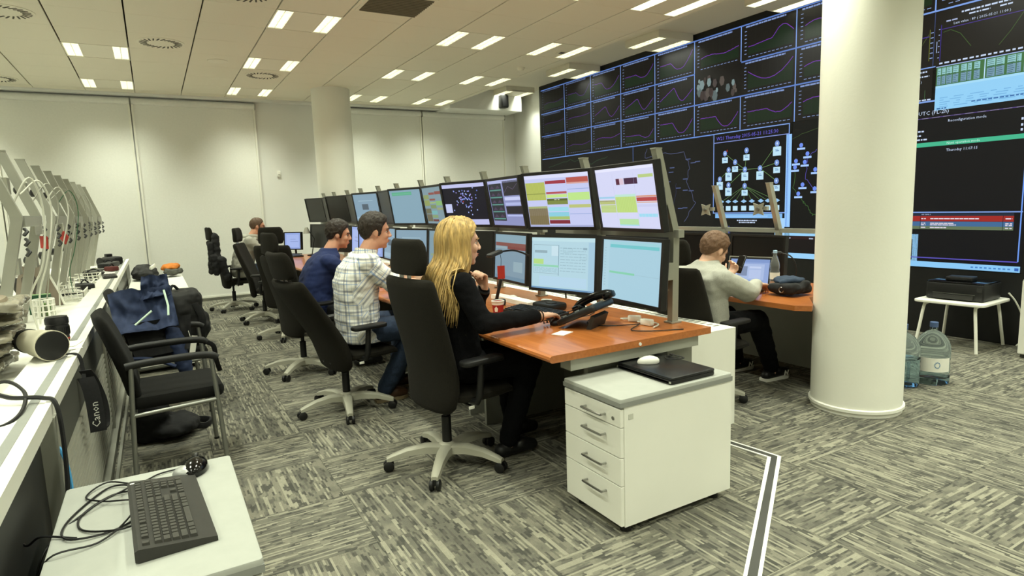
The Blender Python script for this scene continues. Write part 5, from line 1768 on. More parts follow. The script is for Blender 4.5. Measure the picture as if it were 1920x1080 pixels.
# ================================================================== DRAWER UNITS
def drawer_unit(label, w=.39, d=.645, h=.526, pad='light', heights=(.158, .255, .24, .347), lock=True):
    """front face towards -X at x = 0, body to +X (d), width along Y (w); origin on the floor at the front left corner"""
    t = thing('drawer_unit', label, 'drawer unit')
    z0 = .042; h -= .012
    MB().bb(.018, d, 0, w, z0, z0 + h).build('body', M_WHITE, t)
    zt = z0 + h - .006
    tot = h - .01
    for k, f in enumerate(heights):
        hh = tot * f
        dr = MB().rbox((.009, w / 2, zt - hh / 2), (.018, w - .004, hh - .004), .002, .0015, 1).build('drawer', M_WHITE, t)
        zc = zt - .05 if k else zt - hh * .55
        yh = w * .42
        MB().tube(spline([(0, yh - .065, zc), (-.022, yh - .065, zc), (-.027, yh - .055, zc), (-.027, yh + .055, zc), (-.022, yh + .065, zc), (0, yh + .065, zc)], 3), .005, 8).build('handle', M_CHROME, dr, True)
        if k == 0 and lock:
            MB().lathe([(.008, 0), (.008, .003), (.0005, .0032)], 14, (0, w * .12, zt - hh * .6), rotm(0, -90)).build('lock', M_CHROME, dr, True)
        zt -= hh
    if pad:
        MB().rbox((d / 2, w / 2, z0 + h + .018), (d + .006, w + .006, .036), .012, .006).build('pad', M_PAD, t, True)
        MB().bb(-.0035, d + .0035, -.0035, w + .0035, z0 + h, z0 + h + .02).build('pad_edge', M_PADE, t)
    for x in (.06, d - .06):
        for y in (.05, w - .05):
            MB().lathe([(.012, 0), (.024, 0), (.024, .032), (.012, .042)], 14, (x, y, 0)).build('caster', M_BLACKP, t, True)
    return t
du = drawer_unit('white four-drawer unit with grey pad top standing in front of the nearest desk')
du.location = (1.54, 1.835, 0); du['group'] = 'white drawer units'
MB().bb(.04, .065, -.0012, 0.0, .50, .522).build('inventory_sticker', mat('pale_sticker', 'c9c9bb', .5), du)
du2 = drawer_unit('low white unit with pale pad carrying the keyboard in the left foreground', .455, .74, .495)
du2.location = (.148, 1.50, 0); du2.rotation_euler = (0, 0, R(90)); du2['group'] = 'white drawer units'
LBL = ['nearest', 'second', 'third', 'fourth', 'fifth', 'sixth', 'seventh']
for k in range(7):
    y = 6.22 + k * .415 + (.03 if k > 2 else 0)
    d_ = dup(du, (.268, y + .39, 0), 180, 'white drawer unit against the slatted panel, %s from the visitor chairs' % LBL[k], 'white drawer units', skip=('inventory_sticker',) + (('pad', 'pad_edge') if k > 2 else ()))
    d_.scale = (.875, 1, 1)
tag(MB().rbox((-.015, 8.34, .5855), (.57, 1.70, .05), .01).build('table_board', M_WHITE), 'long white board lying on the far drawer units', 'board')

# ================================================================== LEFT CONSOLE, SEEN FROM BEHIND
lc = thing('control_console', 'long white-topped console with dark slatted back panels along the left side', 'console', (0, 0, 0))
XP = -.335
YA, YZ = 2.42, 10.2
LZ = .80
MB().bb(-.50, -.352, 1.55, YZ, LZ - .04, LZ).build('ledge', M_WHITE, lc)
MB().bb(-.40, -.372, 1.55, YZ, LZ, LZ + .002).build('ledge_channel', M_PADE, lc)
MB().bb(-.353, XP, 1.55, YZ, LZ - .045, LZ + .004).build('ledge_lip', M_WHITE, lc)
MB().bb(-1.42, -.50, 1.55, YZ, .70, .74).build('worktop', M_WHITE, lc)
MB().bb(-.50, -.48, 1.55, YZ, .70, LZ - .04).build('ledge_riser', M_GREYP, lc)
secs = [(2.42, 4.55), (4.55, 6.72), (6.72, 8.9), (8.9, 10.2)]
for k, (ya, yb) in enumerate(secs):
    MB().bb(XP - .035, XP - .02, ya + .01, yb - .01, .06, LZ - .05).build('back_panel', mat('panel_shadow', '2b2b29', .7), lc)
    MB().bb(XP - .02, XP - .008, ya + .03, yb - .03, .57, LZ - .06).build('plain_panel', mat('slate_panel', '5d5e58', .42, .3), lc)
    p0 = None
    for q in range(15):
        z = .10 + q * .0315
        if p0 is None:
            p0 = MB().bb(XP - .02, XP - .006, ya + .03, yb - .03, -.006, .006).build('slat', mat('slat_grey', 'b4b4a6', .45, .1), lc); p0.location.z = z
        else:
            same(p0, lc, (0, 0, z))
    MB().bb(XP - .04, XP + .004, ya - .014, ya + .014, .0, LZ - .045).build('panel_post', M_ALU, lc)
for (xa, xb, z1) in ((XP - .02, XP + .02, .055), (XP + .035, XP + .05, .03)):
    MB().bb(xa, xb, YA, YZ if z1 > .04 else 6.1, 0.0, z1).build('floor_rail', M_STEELG, lc)
MB().bb(XP - .08, XP - .04, 1.55, YZ, 0, LZ - .045).build('inner_wall', M_DGREY, lc)
MB().bb(-.405, XP + .006, 2.36, 2.42, 0, LZ - .04).build('end_post', M_STEELG, lc)
MB().bb(-1.40, -1.36, 1.55, YZ, 0, .70).build('front_wall', M_GREYP, lc)

# monitor posts standing empty on the left console
for k in range(-1, 9, 2):
    ya = 4.89 + .665 * k
    t = thing('monitor_stand', ['empty bent grey post pair at the left photo edge, hung with cables', 'empty bent grey post pair with a red tag, second from the photo edge', 'empty bent grey post pair with a red tag, third from the photo edge', 'empty bent grey post pair on the left console, fourth from the photo edge', 'empty bent grey post pair farthest back on the left console'][(k + 1) // 2], 'monitor stand', (0, ya, .74), 0, 'empty monitor stands of the left console')
    for yy in (0, .665):
        m_ = MB()
        def ring(px, z, hx=.026, hy=.02):
            return [(px - hx, yy - hy, z - .74), (px + hx, yy - hy, z - .74), (px + hx, yy + hy, z - .74), (px - hx, yy + hy, z - .74)]
        m_.loft([ring(-.78, .7415), ring(-.63, 1.385), ring(-.63, 1.405), ring(-.765, 1.81)])
        po = m_.build('post', M_STEELG, t)
        MB().loft([ring(-.765, 1.81, .028, .022), ring(-.766, 1.817, .028, .022)]).build('end_cap', M_ALU, po)
        for (zz, x_) in ((1.10, -.70), (1.60, -.70)):
            MB().bb(x_ - .085, x_ - .045, yy - .05, yy + .05, zz - .74 - .05, zz - .74 + .05).build('mount_plate', M_ALU, po)
            MB().lathe([(.03, 0), (.03, .03), (.012, .04)], 14, (x_ - .085, yy, zz - .74), rotm(0, -90)).build('pivot', M_DGREY, po, True)
        for q in range(3):
            MB().tube([(-.60, yy - .03, .60 - q * .055), (-.585, yy - .055, .585 - q * .055), (-.60, yy - .07, .565 - q * .055)], .009, 6).build('cable_clip', M_DGREY, po, True)
    MB().bb(-.665, -.60, .024, .641, 1.35 - .74, 1.41 - .74).build('cross_beam', M_STEELG, t)
    MB().bb(-.60, -.585, .2, .46, 1.30 - .74, 1.35 - .74).build('beam_bracket', M_ALU, t)

def cable(name, label, pts, r, mt, n=6, group=None):
    return tag(MB().tube(spline(pts, n), r, 6).build(name, mt, None, True), label, 'cable', group)
rnd = random.Random(23)
ci = 0
for k, y in enumerate((4.3, 4.65, 5.0, 5.55, 5.95, 6.25, 6.9, 7.5)):
    x = -.6
    pts = [(x - .06, y, 1.55 - .1 * rnd.random()), (x + .03, y + .05, 1.62), (x + .07, y + .08, 1.45), (x + .02 + rnd.uniform(-.03, .03), y + .02, 1.15), (x - .04, y + .06, .95), (x - .05 + rnd.uniform(-.04, .04), y + .03, .75)]
    cable('loose_cable', ['white cable looped over the empty post nearest the photo edge', 'white cable hanging beside the first red tag', 'thin grey cable hanging between the first post pairs', 'white cable hanging in front of the curved picture panel', 'thin cable by the second red tag', 'green cable hanging between the posts', 'thin grey cable on the fourth post pair', 'thin grey cable on the far post pair'][k], pts, [.0055, .005, .004, .0045, .003, .003, .003, .003][k], [M_CABLEW, M_CABLEW, M_ALU, M_CABLEW, M_ALU, mat('green_cable', '2e6a44', .5), M_ALU, M_ALU][k], group='cables on the empty posts')
for (y, lab) in ((4.62, 'red square tag hanging on the left console posts, nearer one'), (5.62, 'red square tag hanging on the left console posts, farther one')):
    t = thing('tag_card', lab, 'tag', (-.575, y, 1.25), 0, 'red tags on the posts')
    MB().rbox((0, 0, 0), (.008, .075, .075), .004, rot=rotm(0, 0, 35) @ rotm(40 if y > 5 else 4)).build('card', M_RED, t)
    MB().tube([(0, 0, .045), (.0, 0, .11)], .0025, 6).build('string', M_CABLEW, t)

# curved picture panel leaning on the desk
t = thing('picture_panel', 'curved brown panel with abstract print standing between the grey posts', 'panel', (0, .1, .7425))
prof = [(-.80, .0), (-.795, .1), (-.78, .2), (-.755, .3), (-.72, .38)]
pn = MB()
def arc(w):
    out = []
    for (i, a) in enumerate([PI * q / 10 for q in range(11)]):
        out.append((-.66 - .22 * math.cos(a) * .8, .36 * math.sin(a) ** .7))
    return out
pl = [(-.92, 0), (-.92, .1), (-.90, .22), (-.86, .31), (-.81, .36), (-.76, .33), (-.71, .23), (-.665, .1), (-.64, 0)]
pn.loft([[(p[0], 5.60, p[1]) for p in pl], [(p[0], 5.63, p[1]) for p in pl]])
pn.build('board', mat('brown_board', '8b7f70', .55, nscale=6, namt=.15), t)
ed = MB().tube([(p[0] + .004, 5.60, p[1]) for p in pl[3:]], .008, 6).build('white_edge', M_PAPER, t, True)
pr = MB()
for (cx_, cz, r_) in ((-.83, .2, .05), (-.78, .13, .045), (-.86, .1, .035), (-.74, .07, .03)):
    pr.poly = None
    a = [2 * PI * q / 7 for q in range(7)]
    ring0 = [(cx_ + r_ * math.cos(q), 5.5985, cz + r_ * 1.1 * math.sin(q)) for q in a]
    pr.loft([ring0, [(p[0], 5.599, p[2]) for p in ring0]])
pr.build('print', mat('dark_print', '57504a', .6), t)
t = thing('storage_basket', 'white perforated plastic basket by the picture panel', 'basket', (-.68, 5.08, .742))
bk = MB()
for q in range(12):
    a = 2 * PI * q / 12
    bk.box((.058 * math.cos(a), .058 * math.sin(a), .06), (.006, .012, .12), Euler((0, 0, a)).to_matrix())
for z in (.004, .04, .08, .118):
    bk.tube([(.058 * math.cos(a), .058 * math.sin(a), z) for a in [2 * PI * q / 20 for q in range(20)]], .005, 6, closed=True)
bk.build('lattice', M_PAPER, t)
MB().lathe([(.0005, .002), (.056, .002), (.056, .006), (.0005, .006)], 20).build('bottom', M_PAPER, t)
MB().rbox((0, 0, .05), (.06, .05, .085), .01, rot=rotm(5, 8, 30)).build('contents', mat('green_pack', '6c8a4c', .6, nscale=20, namt=.4), t, True)
t = thing('carton', 'small dark green carton standing behind the white basket', 'box', (-.73, 5.32, .7405))
MB().rbox((0, 0, .065), (.12, .10, .13), .003).build('box_body', mat('green_carton', '1f4a30', .55), t)
MB().box((0, 0, .131), (.122, .05, .003)).build('lid_tape', mat('pale_green', '93b27c', .6), t)

# stack of film-wrapped packs at the photo edge
t_m = mat('clear_film', '8f8a7a', .2, nscale=7, namt=.4, bump=.7, bscale=24, coat=.5, spec=.6)
t_k = mat('pack_core', '8a7f6c', .6, nscale=8, namt=.25)
rnd = random.Random(3)
for k in range(5):
    z = .74 + k * .062
    t = thing('wrapped_pack', 'film-wrapped pack at the left photo edge, %s' % ['bottom of the stack', 'second from the bottom of the stack', 'middle of the stack', 'second from the top of the stack', 'top of the stack'][k], 'package', (-.755 + .02 * k, 3.30 + .03 * (k % 2), z + .02), rnd.uniform(-12, 12), 'film-wrapped packs')
    b = MB(); b.rbox((0, 0, .028), (.34, .42, .03), .05, .012, 4)
    b.cap((-.12, -.14, .033), .022, (.12, -.16, .03), .02); b.cap((-.1, .14, .033), .025, (.12, .12, .03), .022)
    blob(b, 'film', t_m, t, .009, 2, .016, (14, 14, 60), k)
    MB().rbox((.02, .0, .034), (.18, .2, .055), .04, .02).build('core', t_k, t, True)
# white telephoto lens with strap
t = thing('telephoto_lens', 'white telephoto lens with black front lying by the wrapped packs, strap over the edge', 'camera lens', (-.465, 3.22, LZ + .066), 0)
ax = rotm(0, 90, -62)
prof = [(.0005, 0), (.035, 0), (.036, .03), (.05, .05), (.05, .10), (.058, .12), (.060, .19), (.062, .2), (.062, .215)]
MB().lathe([(.05, -.10), (.052, -.05), (.058, .0), (.060, .09), (.064, .10), (.064, .12), (.05, .12)], 30, (0, 0, 0), ax).build('barrel', mat('lens_white', 'd3cdb6', .4), t, 40)
MB().lathe([(.0005, .112), (.052, .112), (.060, .116), (.0605, .122), (.052, .124), (.0005, .121)], 30, (0, 0, 0), ax).build('front_cap', M_BLACKP, t, 40)
MB().lathe([(.03, -.14), (.05, -.135), (.053, -.1), (.053, -.09)], 26, (0, 0, 0), ax).build('rear_cap', M_BLACKP, t, 40)
ST = mat('strap_black', '121214', .8, nscale=80, namt=.3)
def ribbon(m_, pts, w, wd, th=.003):
    P_ = spline(pts, 5); wd = Vector(wd).normalized()
    rg = []
    for i, p in enumerate(P_):
        d = (P_[min(i + 1, len(P_) - 1)] - P_[max(0, i - 1)]).normalized()
        nn = d.cross(wd)
        nn = nn.normalized() if nn.length > 1e-4 else Vector((1, 0, 0))
        ww = wd * w / 2
        rg.append([p - ww - nn * th, p + ww - nn * th, p + ww + nn * th, p - ww + nn * th])
    return m_.loft(rg)
sp = thing('camera_strap', 'black camera strap with white maker lettering hanging over the console panel', 'strap', (0, 0, 0))
ribbon(MB(), [(-.46, 3.31, LZ + .068), (-.42, 3.24, LZ + .035), (-.39, 3.19, LZ + .012), (-.345, 3.17, LZ + .012), (-.325, 3.16, LZ - .01), (-.32, 3.15, LZ - .06), (-.318, 3.13, LZ - .10)], .014, (1, .3, 0)).build('thin_strap', ST, sp)
pad_ = MB()
ribbon(pad_, [(-.312, 3.13, LZ - .09), (-.300, 3.12, LZ - .13), (-.292, 3.11, LZ - .2), (-.288, 3.10, LZ - .30), (-.288, 3.10, LZ - .325)], .06, (1, .1, 0), .004).build('shoulder_pad', ST, sp)
ribbon(MB(), [(-.285, 3.12, LZ - .325), (-.27, 3.16, LZ - .31), (-.27, 3.17, LZ - .22), (-.29, 3.16, LZ - .12), (-.312, 3.14, LZ - .06)], .045, (1, .1, 0), .003).build('strap_loop', ST, sp)
tx = Paint(.0002)
tx.text('Canon', .008, .004, .042, 'e4e4dc')
tx.build('lettering', mat('white_lettering', 'dcdcd2', .6), sp, Matrix.Translation((-.273, 3.092, LZ - .312)) @ plane_matrix((0, 0, 0), (0, 0, 1), (-1, -.05, 0)))
# black lens standing upright
t = thing('standing_lens', 'black camera lens standing upright on the white console ledge', 'camera lens', (-.445, 3.62, LZ))
MB().lathe([(.0005, 0), (.042, 0), (.044, .008), (.044, .03), (.047, .032), (.047, .075), (.045, .08), (.045, .085), (.048, .088), (.048, .112), (.044, .118), (.044, .122), (.0005, .124)], 30).build('barrel', mat('lens_black', '151516', .45), t, 40)
MB().lathe([(.0445, .010), (.0452, .012), (.0452, .016), (.0445, .018)], 30, cap=False).build('red_ring', M_RED, t)
gr = MB()
for q in range(30):
    a = 2 * PI * q / 30
    gr.box((.0475 * math.cos(a), .0475 * math.sin(a), .054), (.002, .004, .036), Euler((0, 0, a)).to_matrix())
gr.build('grip_ring', M_BLACKP, t)
tag(MB().box((-.415, 3.42, LZ + .004), (.13, .20, .002), rotm(0, 0, 14)).box((-.40, 3.47, LZ + .007), (.10, .14, .002), rotm(0, 0, -8)).build('paper_slip', M_PAPER), 'white paper slips lying on the ledge behind the strap', 'paper')

# clutter on the left worktop
def wire_tray(y, lab):
    t = thing('wire_tray', lab, 'tray', (-.645, y, .7445), 0, 'white wire trays on the left console')
    b = MB()
    for q in range(7): b.tube([(-.12 + q * .04, -.2, .0), (-.12 + q * .04, -.2, .07)], .003, 5).tube([(-.12 + q * .04, .2, 0), (-.12 + q * .04, .2, .07)], .003, 5)
    for q in range(11): b.tube([(.12, -.2 + q * .04, .0), (.12, -.2 + q * .04, .07)], .003, 5)
    b.build('wires', M_PAPER, t)
    for z in (.006, .07):
        MB().tube([(-.12, -.2, z), (.12, -.2, z), (.12, .2, z), (-.12, .2, z)], .006, 6, closed=True).build('rim', M_PAPER, t)
    return t
wire_tray(6.05, 'white wire tray on the left console beside the picture panel')
wire_tray(6.75, 'white wire tray on the left console in front of the dark keyboard')
wire_tray(7.6, 'white wire tray farthest along the left console')
for k, (x, y, z, dx, dy, dz, rz, mt_, nm, lab, cat_) in enumerate((
    (-.42, 7.25, LZ + .012, .12, .34, .022, 5, M_DGREY, 'keyboard_slab', 'dark grey slim keyboard lying on the far ledge', 'keyboard'),
    (-.55, 6.32, .815, .10, .20, .05, 20, M_BLACKP, 'device_box', 'black device lying in the left console tray', 'device'),
    (-.62, 8.2, .77, .2, .3, .06, 8, M_DGREY, 'equipment_case', 'dark equipment case on the far left worktop', 'case'),
    (-.50, 8.75, LZ + .03, .14, .4, .06, -12, M_BLACKP, 'equipment_case', 'black padded case on the far ledge near the red strap', 'case'),
    (-.48, 9.15, LZ + .055, .18, .20, .10, 25, M_BLACKP, 'photo_camera', 'black camera lying on the far end of the ledge', 'camera'),
    (-.44, 8.05, LZ + .03, .10, .12, .05, 40, mat('maroon_pouch', '5a2622', .7), 'pouch', 'dark red pouch on the far left console', 'pouch'))):
    t = thing(nm, lab, cat_, (x, y, z), rz)
    MB().rbox((0, 0, 0), (dx, dy, dz), min(dx, dy) * .18, dz * .25, 3).build('body', mt_, t, True)
    if nm == 'photo_camera':
        MB().lathe([(.05, 0), (.052, .05), (.048, .16), (.055, .2), (.0005, .2)], 20, (0, -.05, .0), rotm(90, 0, -70)).build('lens', M_BLACKP, t, 40)
        MB().rbox((-.02, .05, .065), (.07, .07, .04), .01).build('viewfinder', M_BLACKP, t, True)
    elif nm == 'keyboard_slab':
        for q in range(4): MB().box((-.04 + q * .026, 0, dz / 2), (.02, dy * .92, .006)).build('key_row', M_BLACKP, t)
    else:
        MB().tube(spline([(-.3 * dx, 0, dz / 2), (0, 0, dz / 2 + .03), (.3 * dx, 0, dz / 2)], 4), .006, 6).build('handle', M_BLACKP, t, True)
for k in range(9):
    y = 5.85 + .42 * k + rnd.uniform(-.05, .05)
    pts = [(-.645 + .11 * math.cos(q * 1.3 + k), y + .1 * math.sin(q * 1.9 + k * 2), .749 + .03 * abs(math.sin(q * .8 + k))) for q in range(8)]
    cable('cable_tangle', 'tangled thin cable on the left worktop, number %s along the ledge' % ['one', 'two', 'three', 'four', 'five', 'six', 'seven', 'eight', 'nine'][k] if False else ['tangled cable near the picture panel foot', 'tangled cable inside the first wire tray', 'tangled cable beside the second wire tray', 'tangled cable behind the second wire tray', 'tangled cable by the slim keyboard', 'tangled cable near the third wire tray', 'tangled cable before the equipment case', 'tangled cable around the maroon pouch', 'tangled cable at the far end of the console'][k], pts, .005, [M_CABLEW, M_CABLE, M_ALU][k % 3], group='cable tangles')

for k, (x, y, s_, lab) in enumerate(((-.98, 4.35, 1.0, 'dark soft bag behind the first empty posts on the left worktop'), (-1.0, 5.15, .8, 'dark folded bag deeper on the left worktop by the basket'), (-.95, 6.5, .7, 'dark pouch pile behind the wire trays'))):
    t = thing('soft_bag', lab, 'bag', (x, y, .765), 20 * k, 'dark bags on the left worktop')
    b = MB(); b.rbox((0, 0, .11 * s_), (.22 * s_, .32 * s_, .2 * s_), .06 * s_, .04 * s_); b.ell((.05, 0, .2 * s_), (.1 * s_, .14 * s_, .06 * s_))
    blob(b, 'bag_body', mat('bag_charcoal', '2a2925', .8, nscale=20, namt=.3), t, .016, 3, .02, seed=20 + k)
    MB().tube(spline([(0, -.06, .22 * s_), (.0, 0, .30 * s_), (0, .06, .22 * s_)], 5), .008, 6).build('handle', M_BLACKP, t, True)

# bag and jacket on the far drawer units
t = thing('camera_bag', 'black padded bag lying on the far board by the blinds', 'bag', (-.14, 8.85, .635))
b = MB(); b.ell((0, 0, .06), (.15, .30, .075)); b.ell((-.02, .05, .10), (.11, .2, .06)); b.cap((-.1, -.15, .04), .04, (.05, -.25, .04), .045)
blob(b, 'bag_body', mat('black_nylon', '1c1c1b', .7, nscale=30, namt=.3), t, .016, 3, .02, (14, 14, 20), 4)
MB().tube(spline([(.06, -.2, .12), (.11, 0, .14), (.08, .2, .12)], 5), .012, 6, flat=2.2).build('white_strap', M_PAPER, t, True)
t = thing('folded_jacket', 'orange and grey jacket bundled on the far board', 'jacket', (.155, 9.0, .63))
b = MB(); b.ell((0, 0, .045), (.10, .16, .05)); b.cap((-.05, -.1, .05), .045, (.09, -.02, .05), .04)
blob(b, 'grey_lining', mat('grey_fleece', '5b5c55', .9, nscale=40, namt=.3), t, .016, 3, .015, seed=2)
b = MB(); b.ell((-.02, 0, .10), (.10, .12, .05)); b.cap((-.1, -.05, .09), .03, (.06, .04, .11), .04)
blob(b, 'orange_shell', mat('orange_fabric', 'd07a2a', .75, nscale=30, namt=.15), t, .014, 3, .014, seed=5)
tag(MB().box((-.10, 8.2, .6115), (.12, .2, .002), rotm(0, 0, 20)).box((.05, 8.0, .6115), (.14, .1, .002), rotm(0, 0, -10)).build('paper_sheet', M_PAPER), 'white sheets lying on the far white board', 'paper')

# clothes and bags on the second visitor chair
BLUEJ = mat('blue_softshell', '25314f', .8, nscale=40, namt=.12)
BLK = mat('black_fabric', '141415', .85, nscale=40, namt=.25)
t = thing('blue_jacket', 'dark blue jacket with white zip pockets draped over the second visitor chair', 'jacket', (0, 0, 0))
def drape(name, mt, corners, nu, nv, th, amp, seed, parent, sag=.0):
    """wrinkled cloth panel between four corner points (a, b along the top, d, c along the bottom)"""
    a, b, c, d = [Vector(p) for p in corners]
    nrm = (b - a).cross(d - a).normalized()
    top, bot = [], []
    for i in range(nu + 1):
        for j in range(nv + 1):
            u, v = i / nu, j / nv
            p = a.lerp(b, u).lerp(d.lerp(c, u), v)
            w = mnoise.noise(Vector((u * 4.2 + seed, v * 2.6, seed * 1.3))) + .5 * mnoise.noise(Vector((u * 9, v * 4 + seed, 3.1)))
            p = p + nrm * (amp * w + sag * math.sin(PI * u) * math.sin(PI * v))
            top.append(p + nrm * th / 2); bot.append(p - nrm * th / 2)
    m_ = MB(); N = len(top)
    fs = []
    idx = lambda i, j: i * (nv + 1) + j
    for i in range(nu):
        for j in range(nv):
            q = (idx(i, j), idx(i + 1, j), idx(i + 1, j + 1), idx(i, j + 1))
            fs.append(q); fs.append(tuple(N + k for k in reversed(q)))
    rim = [idx(i, 0) for i in range(nu)] + [idx(nu, j) for j in range(nv)] + [idx(i, nv) for i in range(nu, 0, -1)] + [idx(0, j) for j in range(nv, 0, -1)]
    for x, y in zip(rim, rim[1:] + rim[:1]): fs.append((y, x, N + x, N + y))
    m_.add(top + bot, fs)
    return m_.build(name, mt, parent, 70)
drape('shell', BLUEJ, ((-.30, 4.70, .90), (.06, 4.70, .92), (.085, 4.56, .655), (-.27, 4.56, .635)), 44, 36, .012, .05, 1.0, t, .03)
drape('collar_flap', BLUEJ, ((-.10, 4.74, .99), (.05, 4.72, .995), (.06, 4.67, .86), (-.12, 4.68, .84)), 24, 24, .012, .035, 4.0, t, .015)
drape('black_lining', BLK, ((-.24, 4.60, .70), (.16, 4.62, .72), (.14, 4.58, .50), (-.18, 4.57, .47)), 20, 16, .012, .02, 2.0, t, .02)
MB().tube(spline([(-.26, 4.545, .49), (-.1, 4.535, .47), (.04, 4.53, .40)], 6), .012, 6).build('hem', BLUEJ, t, True)
b = MB(); b.cap((.05, 4.62, .60), .06, (.10, 4.60, .33), .045)
blob(b, 'sleeve', BLUEJ, t, .01, 3, .01, seed=6)
ZIP = mat('pale_zip', 'd8f0dc', .5)
MB().tube([(-.16, 4.535, .70), (-.06, 4.548, .78)], .007, 6).build('zip_pocket', ZIP, t, True)
MB().tube([(.02, 4.62, .90), (.035, 4.575, .80), (.03, 4.55, .74)], .007, 6).build('zip_pocket', ZIP, t, True)
t = thing('swing_tag', 'white paper tag hanging from the dark jacket', 'tag', (.155, 4.555, .52))
MB().box((0, 0, 0), (.035, .002, .13), rotm(0, 12)).build('card', M_PAPER, t)
MB().tube([(-.013, 0, .06), (-.02, .01, .10)], .002, 5).build('cord', M_CABLEW, t)
t = thing('backpack', 'black backpack leaning on the second visitor chair', 'bag', (.10, 4.98, .468))
b = MB(); b.rbox((0, 0, .19), (.30, .34, .38), .07, .05, 4); b.ell((.12, 0, .12), (.08, .13, .11))
blob(b, 'pack_body', mat('backpack_nylon', '191918', .75, nscale=40, namt=.25), t, .013, 3, .014, (12, 12, 14), 8)
MB().tube(spline([(-.05, -.03, .37), (-.02, 0, .42), (.02, .02, .375)], 5), .01, 6).build('grab_handle', BLK, t, True)
MB().tube(spline([(.10, -.17, .30), (.14, -.18, .18), (.12, -.17, .05)], 5), .012, 6, flat=2).build('side_strap', BLK, t, True)
MB().tube(spline([(.14, -.16, .02), (.19, -.17, -.02), (.2, -.15, -.12), (.22, -.1, -.22)], 5), .009, 6, flat=2).build('hanging_strap', BLK, t, True)
t = thing('floor_bag', 'black bag lying on the carpet under the visitor chairs', 'bag', (-.13, 4.42, 0))
b = MB(); b.rbox((0, 0, .13), (.20, .36, .26), .06, .04); b.ell((.12, -.05, .06), (.16, .2, .06))
blob(b, 'bag_body', BLK, t, .014, 3, .016, seed=3)
MB().tube(spline([(.2, -.1, .05), (.3, -.06, .02), (.33, .06, .018), (.2, .12, .03)], 5), .011, 6, flat=2).build('strap', BLK, t, True)

# jacket hanging on the far office chair
t = thing('hanging_jacket', 'black jacket hung over the back of the far office chair', 'jacket', (0, 0, 0))
b = MB()
for (p, q, r0, r1) in (((.73, 9.45, 1.09), (.73, 9.85, 1.09), .035, .035), ((.73, 9.45, 1.05), (.72, 9.42, .74), .05, .06), ((.73, 9.85, 1.05), (.72, 9.90, .72), .05, .06), ((.72, 9.55, 1.05), (.69, 9.52, .72), .055, .07), ((.72, 9.72, 1.05), (.70, 9.74, .68), .055, .07), ((.68, 9.36, .80), (.70, 9.36, .58), .05, .045), ((.78, 9.34, .76), (.82, 9.34, .50), .055, .045)):
    b.cap(p, r0, q, r1)
blob(b, 'jacket_body', BLK, t, .013, 4, .014, seed=9)
b = MB(); b.cap((.66, 9.40, .98), .04, (.64, 9.38, .60), .042)
blob(b, 'sleeve', BLK, t, .013, 3, .01, seed=10)

# keyboard, mouse and cables in the foreground
kb = thing('keyboard', 'full-size dark grey keyboard on the pale pad in the foreground', 'keyboard', (-.032, 1.872, .562), 93.5); kb.scale = (1, .9, 1)
KB = mat('keyboard_case', '2e2d29', .55, nscale=60, namt=.08)
KC = mat('key_cap', '3c3b36', .5, nscale=60, namt=.1)
b = MB()
# local: x along the length (.46), y across (.19), far edge +y
def kring(y, z0, z1): return [(-.23, y, z0), (.23, y, z0), (.23, y, z1), (-.23, y, z1)]
b.loft([kring(-.092, 0, .012), kring(-.065, 0, .016), kring(.03, 0, .026), kring(.098, .0, .034), kring(.108, .004, .030)])
b.build('case', KB, kb)
def keyrow(y, z, xs, dep=.0195):
    for (x, w) in xs:
        k_ = MB(); hw, hd = w / 2 - .0012, dep / 2 - .0006
        k_.loft([[(x - hw, y - hd, z), (x + hw, y - hd, z), (x + hw, y + hd, z), (x - hw, y + hd, z)], [(x - hw + .002, y - hd + .002, z + .008), (x + hw - .002, y - hd + .002, z + .008), (x + hw - .002, y + hd - .001, z + .009), (x - hw + .002, y + hd - .001, z + .009)]])
        k_.build('key', KC, kb)
U_ = .019
def row(y, z, start, widths):
    xs = []; x = start
    for w in widths:
        if w > 0: xs.append((x + w * U_ / 2, w * U_))
        x += abs(w) * U_
    keyrow(y, z, xs)
S = -.213
row(.079, .0295, S, [1, -1, 1, 1, 1, 1, -.5, 1, 1, 1, 1, -.5, 1, 1, 1, 1, -.25, 1, 1, 1, -.25, 1, 1, 1, 1])
row(.05, .027, S, [1] * 13 + [2, -.25, 1, 1, 1, -.25, 1, 1, 1, 1])
row(.0285, .0248, S, [1.5] + [1] * 12 + [1.5, -.25, 1, 1, 1, -.25, 1, 1, 1])
row(.007, .0225, S, [1.75] + [1] * 11 + [2.25, -3.5, 1, 1, 1])
row(-.0145, .0203, S, [2.25] + [1] * 10 + [2.75, -1.25, 1, -1.25, 1, 1, 1])
row(-.036, .0182, S, [1.5, 1, 1.5, 5.5, 1.5, 1, 1, 2, -.25, 1, 1, 1, -.25, 2, 1])
MB().bb(.205, .212, .085, .1, .033, .0345).build('badge', M_PAPER, kb)
ms = thing('computer_mouse', 'black and silver mouse on the pale pad above the keyboard', 'mouse', (.04, 2.165, .562), 75); ms.scale = (1.25, 1.25, 1.15)
def mouse_shape(m_, sx, sy, sz):
    rg = []
    for (z, k) in ((0, .96), (.006, 1), (.016, .96), (.026, .78), (.033, .45), (.036, .12)):
        rg.append([(sx * k * math.cos(a) - .006 * (z / .036), sy * k * math.sin(a) * (1 - .12 * math.cos(a)), z * sz) for a in [2 * PI * q / 24 for q in range(24)]])
    return m_.loft(rg)
mouse_shape(MB(), .056, .032, 1.05).build('shell', M_BLACKG, ms, 60)
b = MB(); mouse_shape(b, .057, .033, .93)
b.v = [(x, y, z) for (x, y, z) in b.v]
sv = b.build('silver_flank', mat('silver_plastic', 'a9aaa6', .35, .3), ms, 60); sv.scale = (.5, 1.0, .92); sv.location = (0, .036 * .2, 0); sv.location = (-.028, .012, 0)
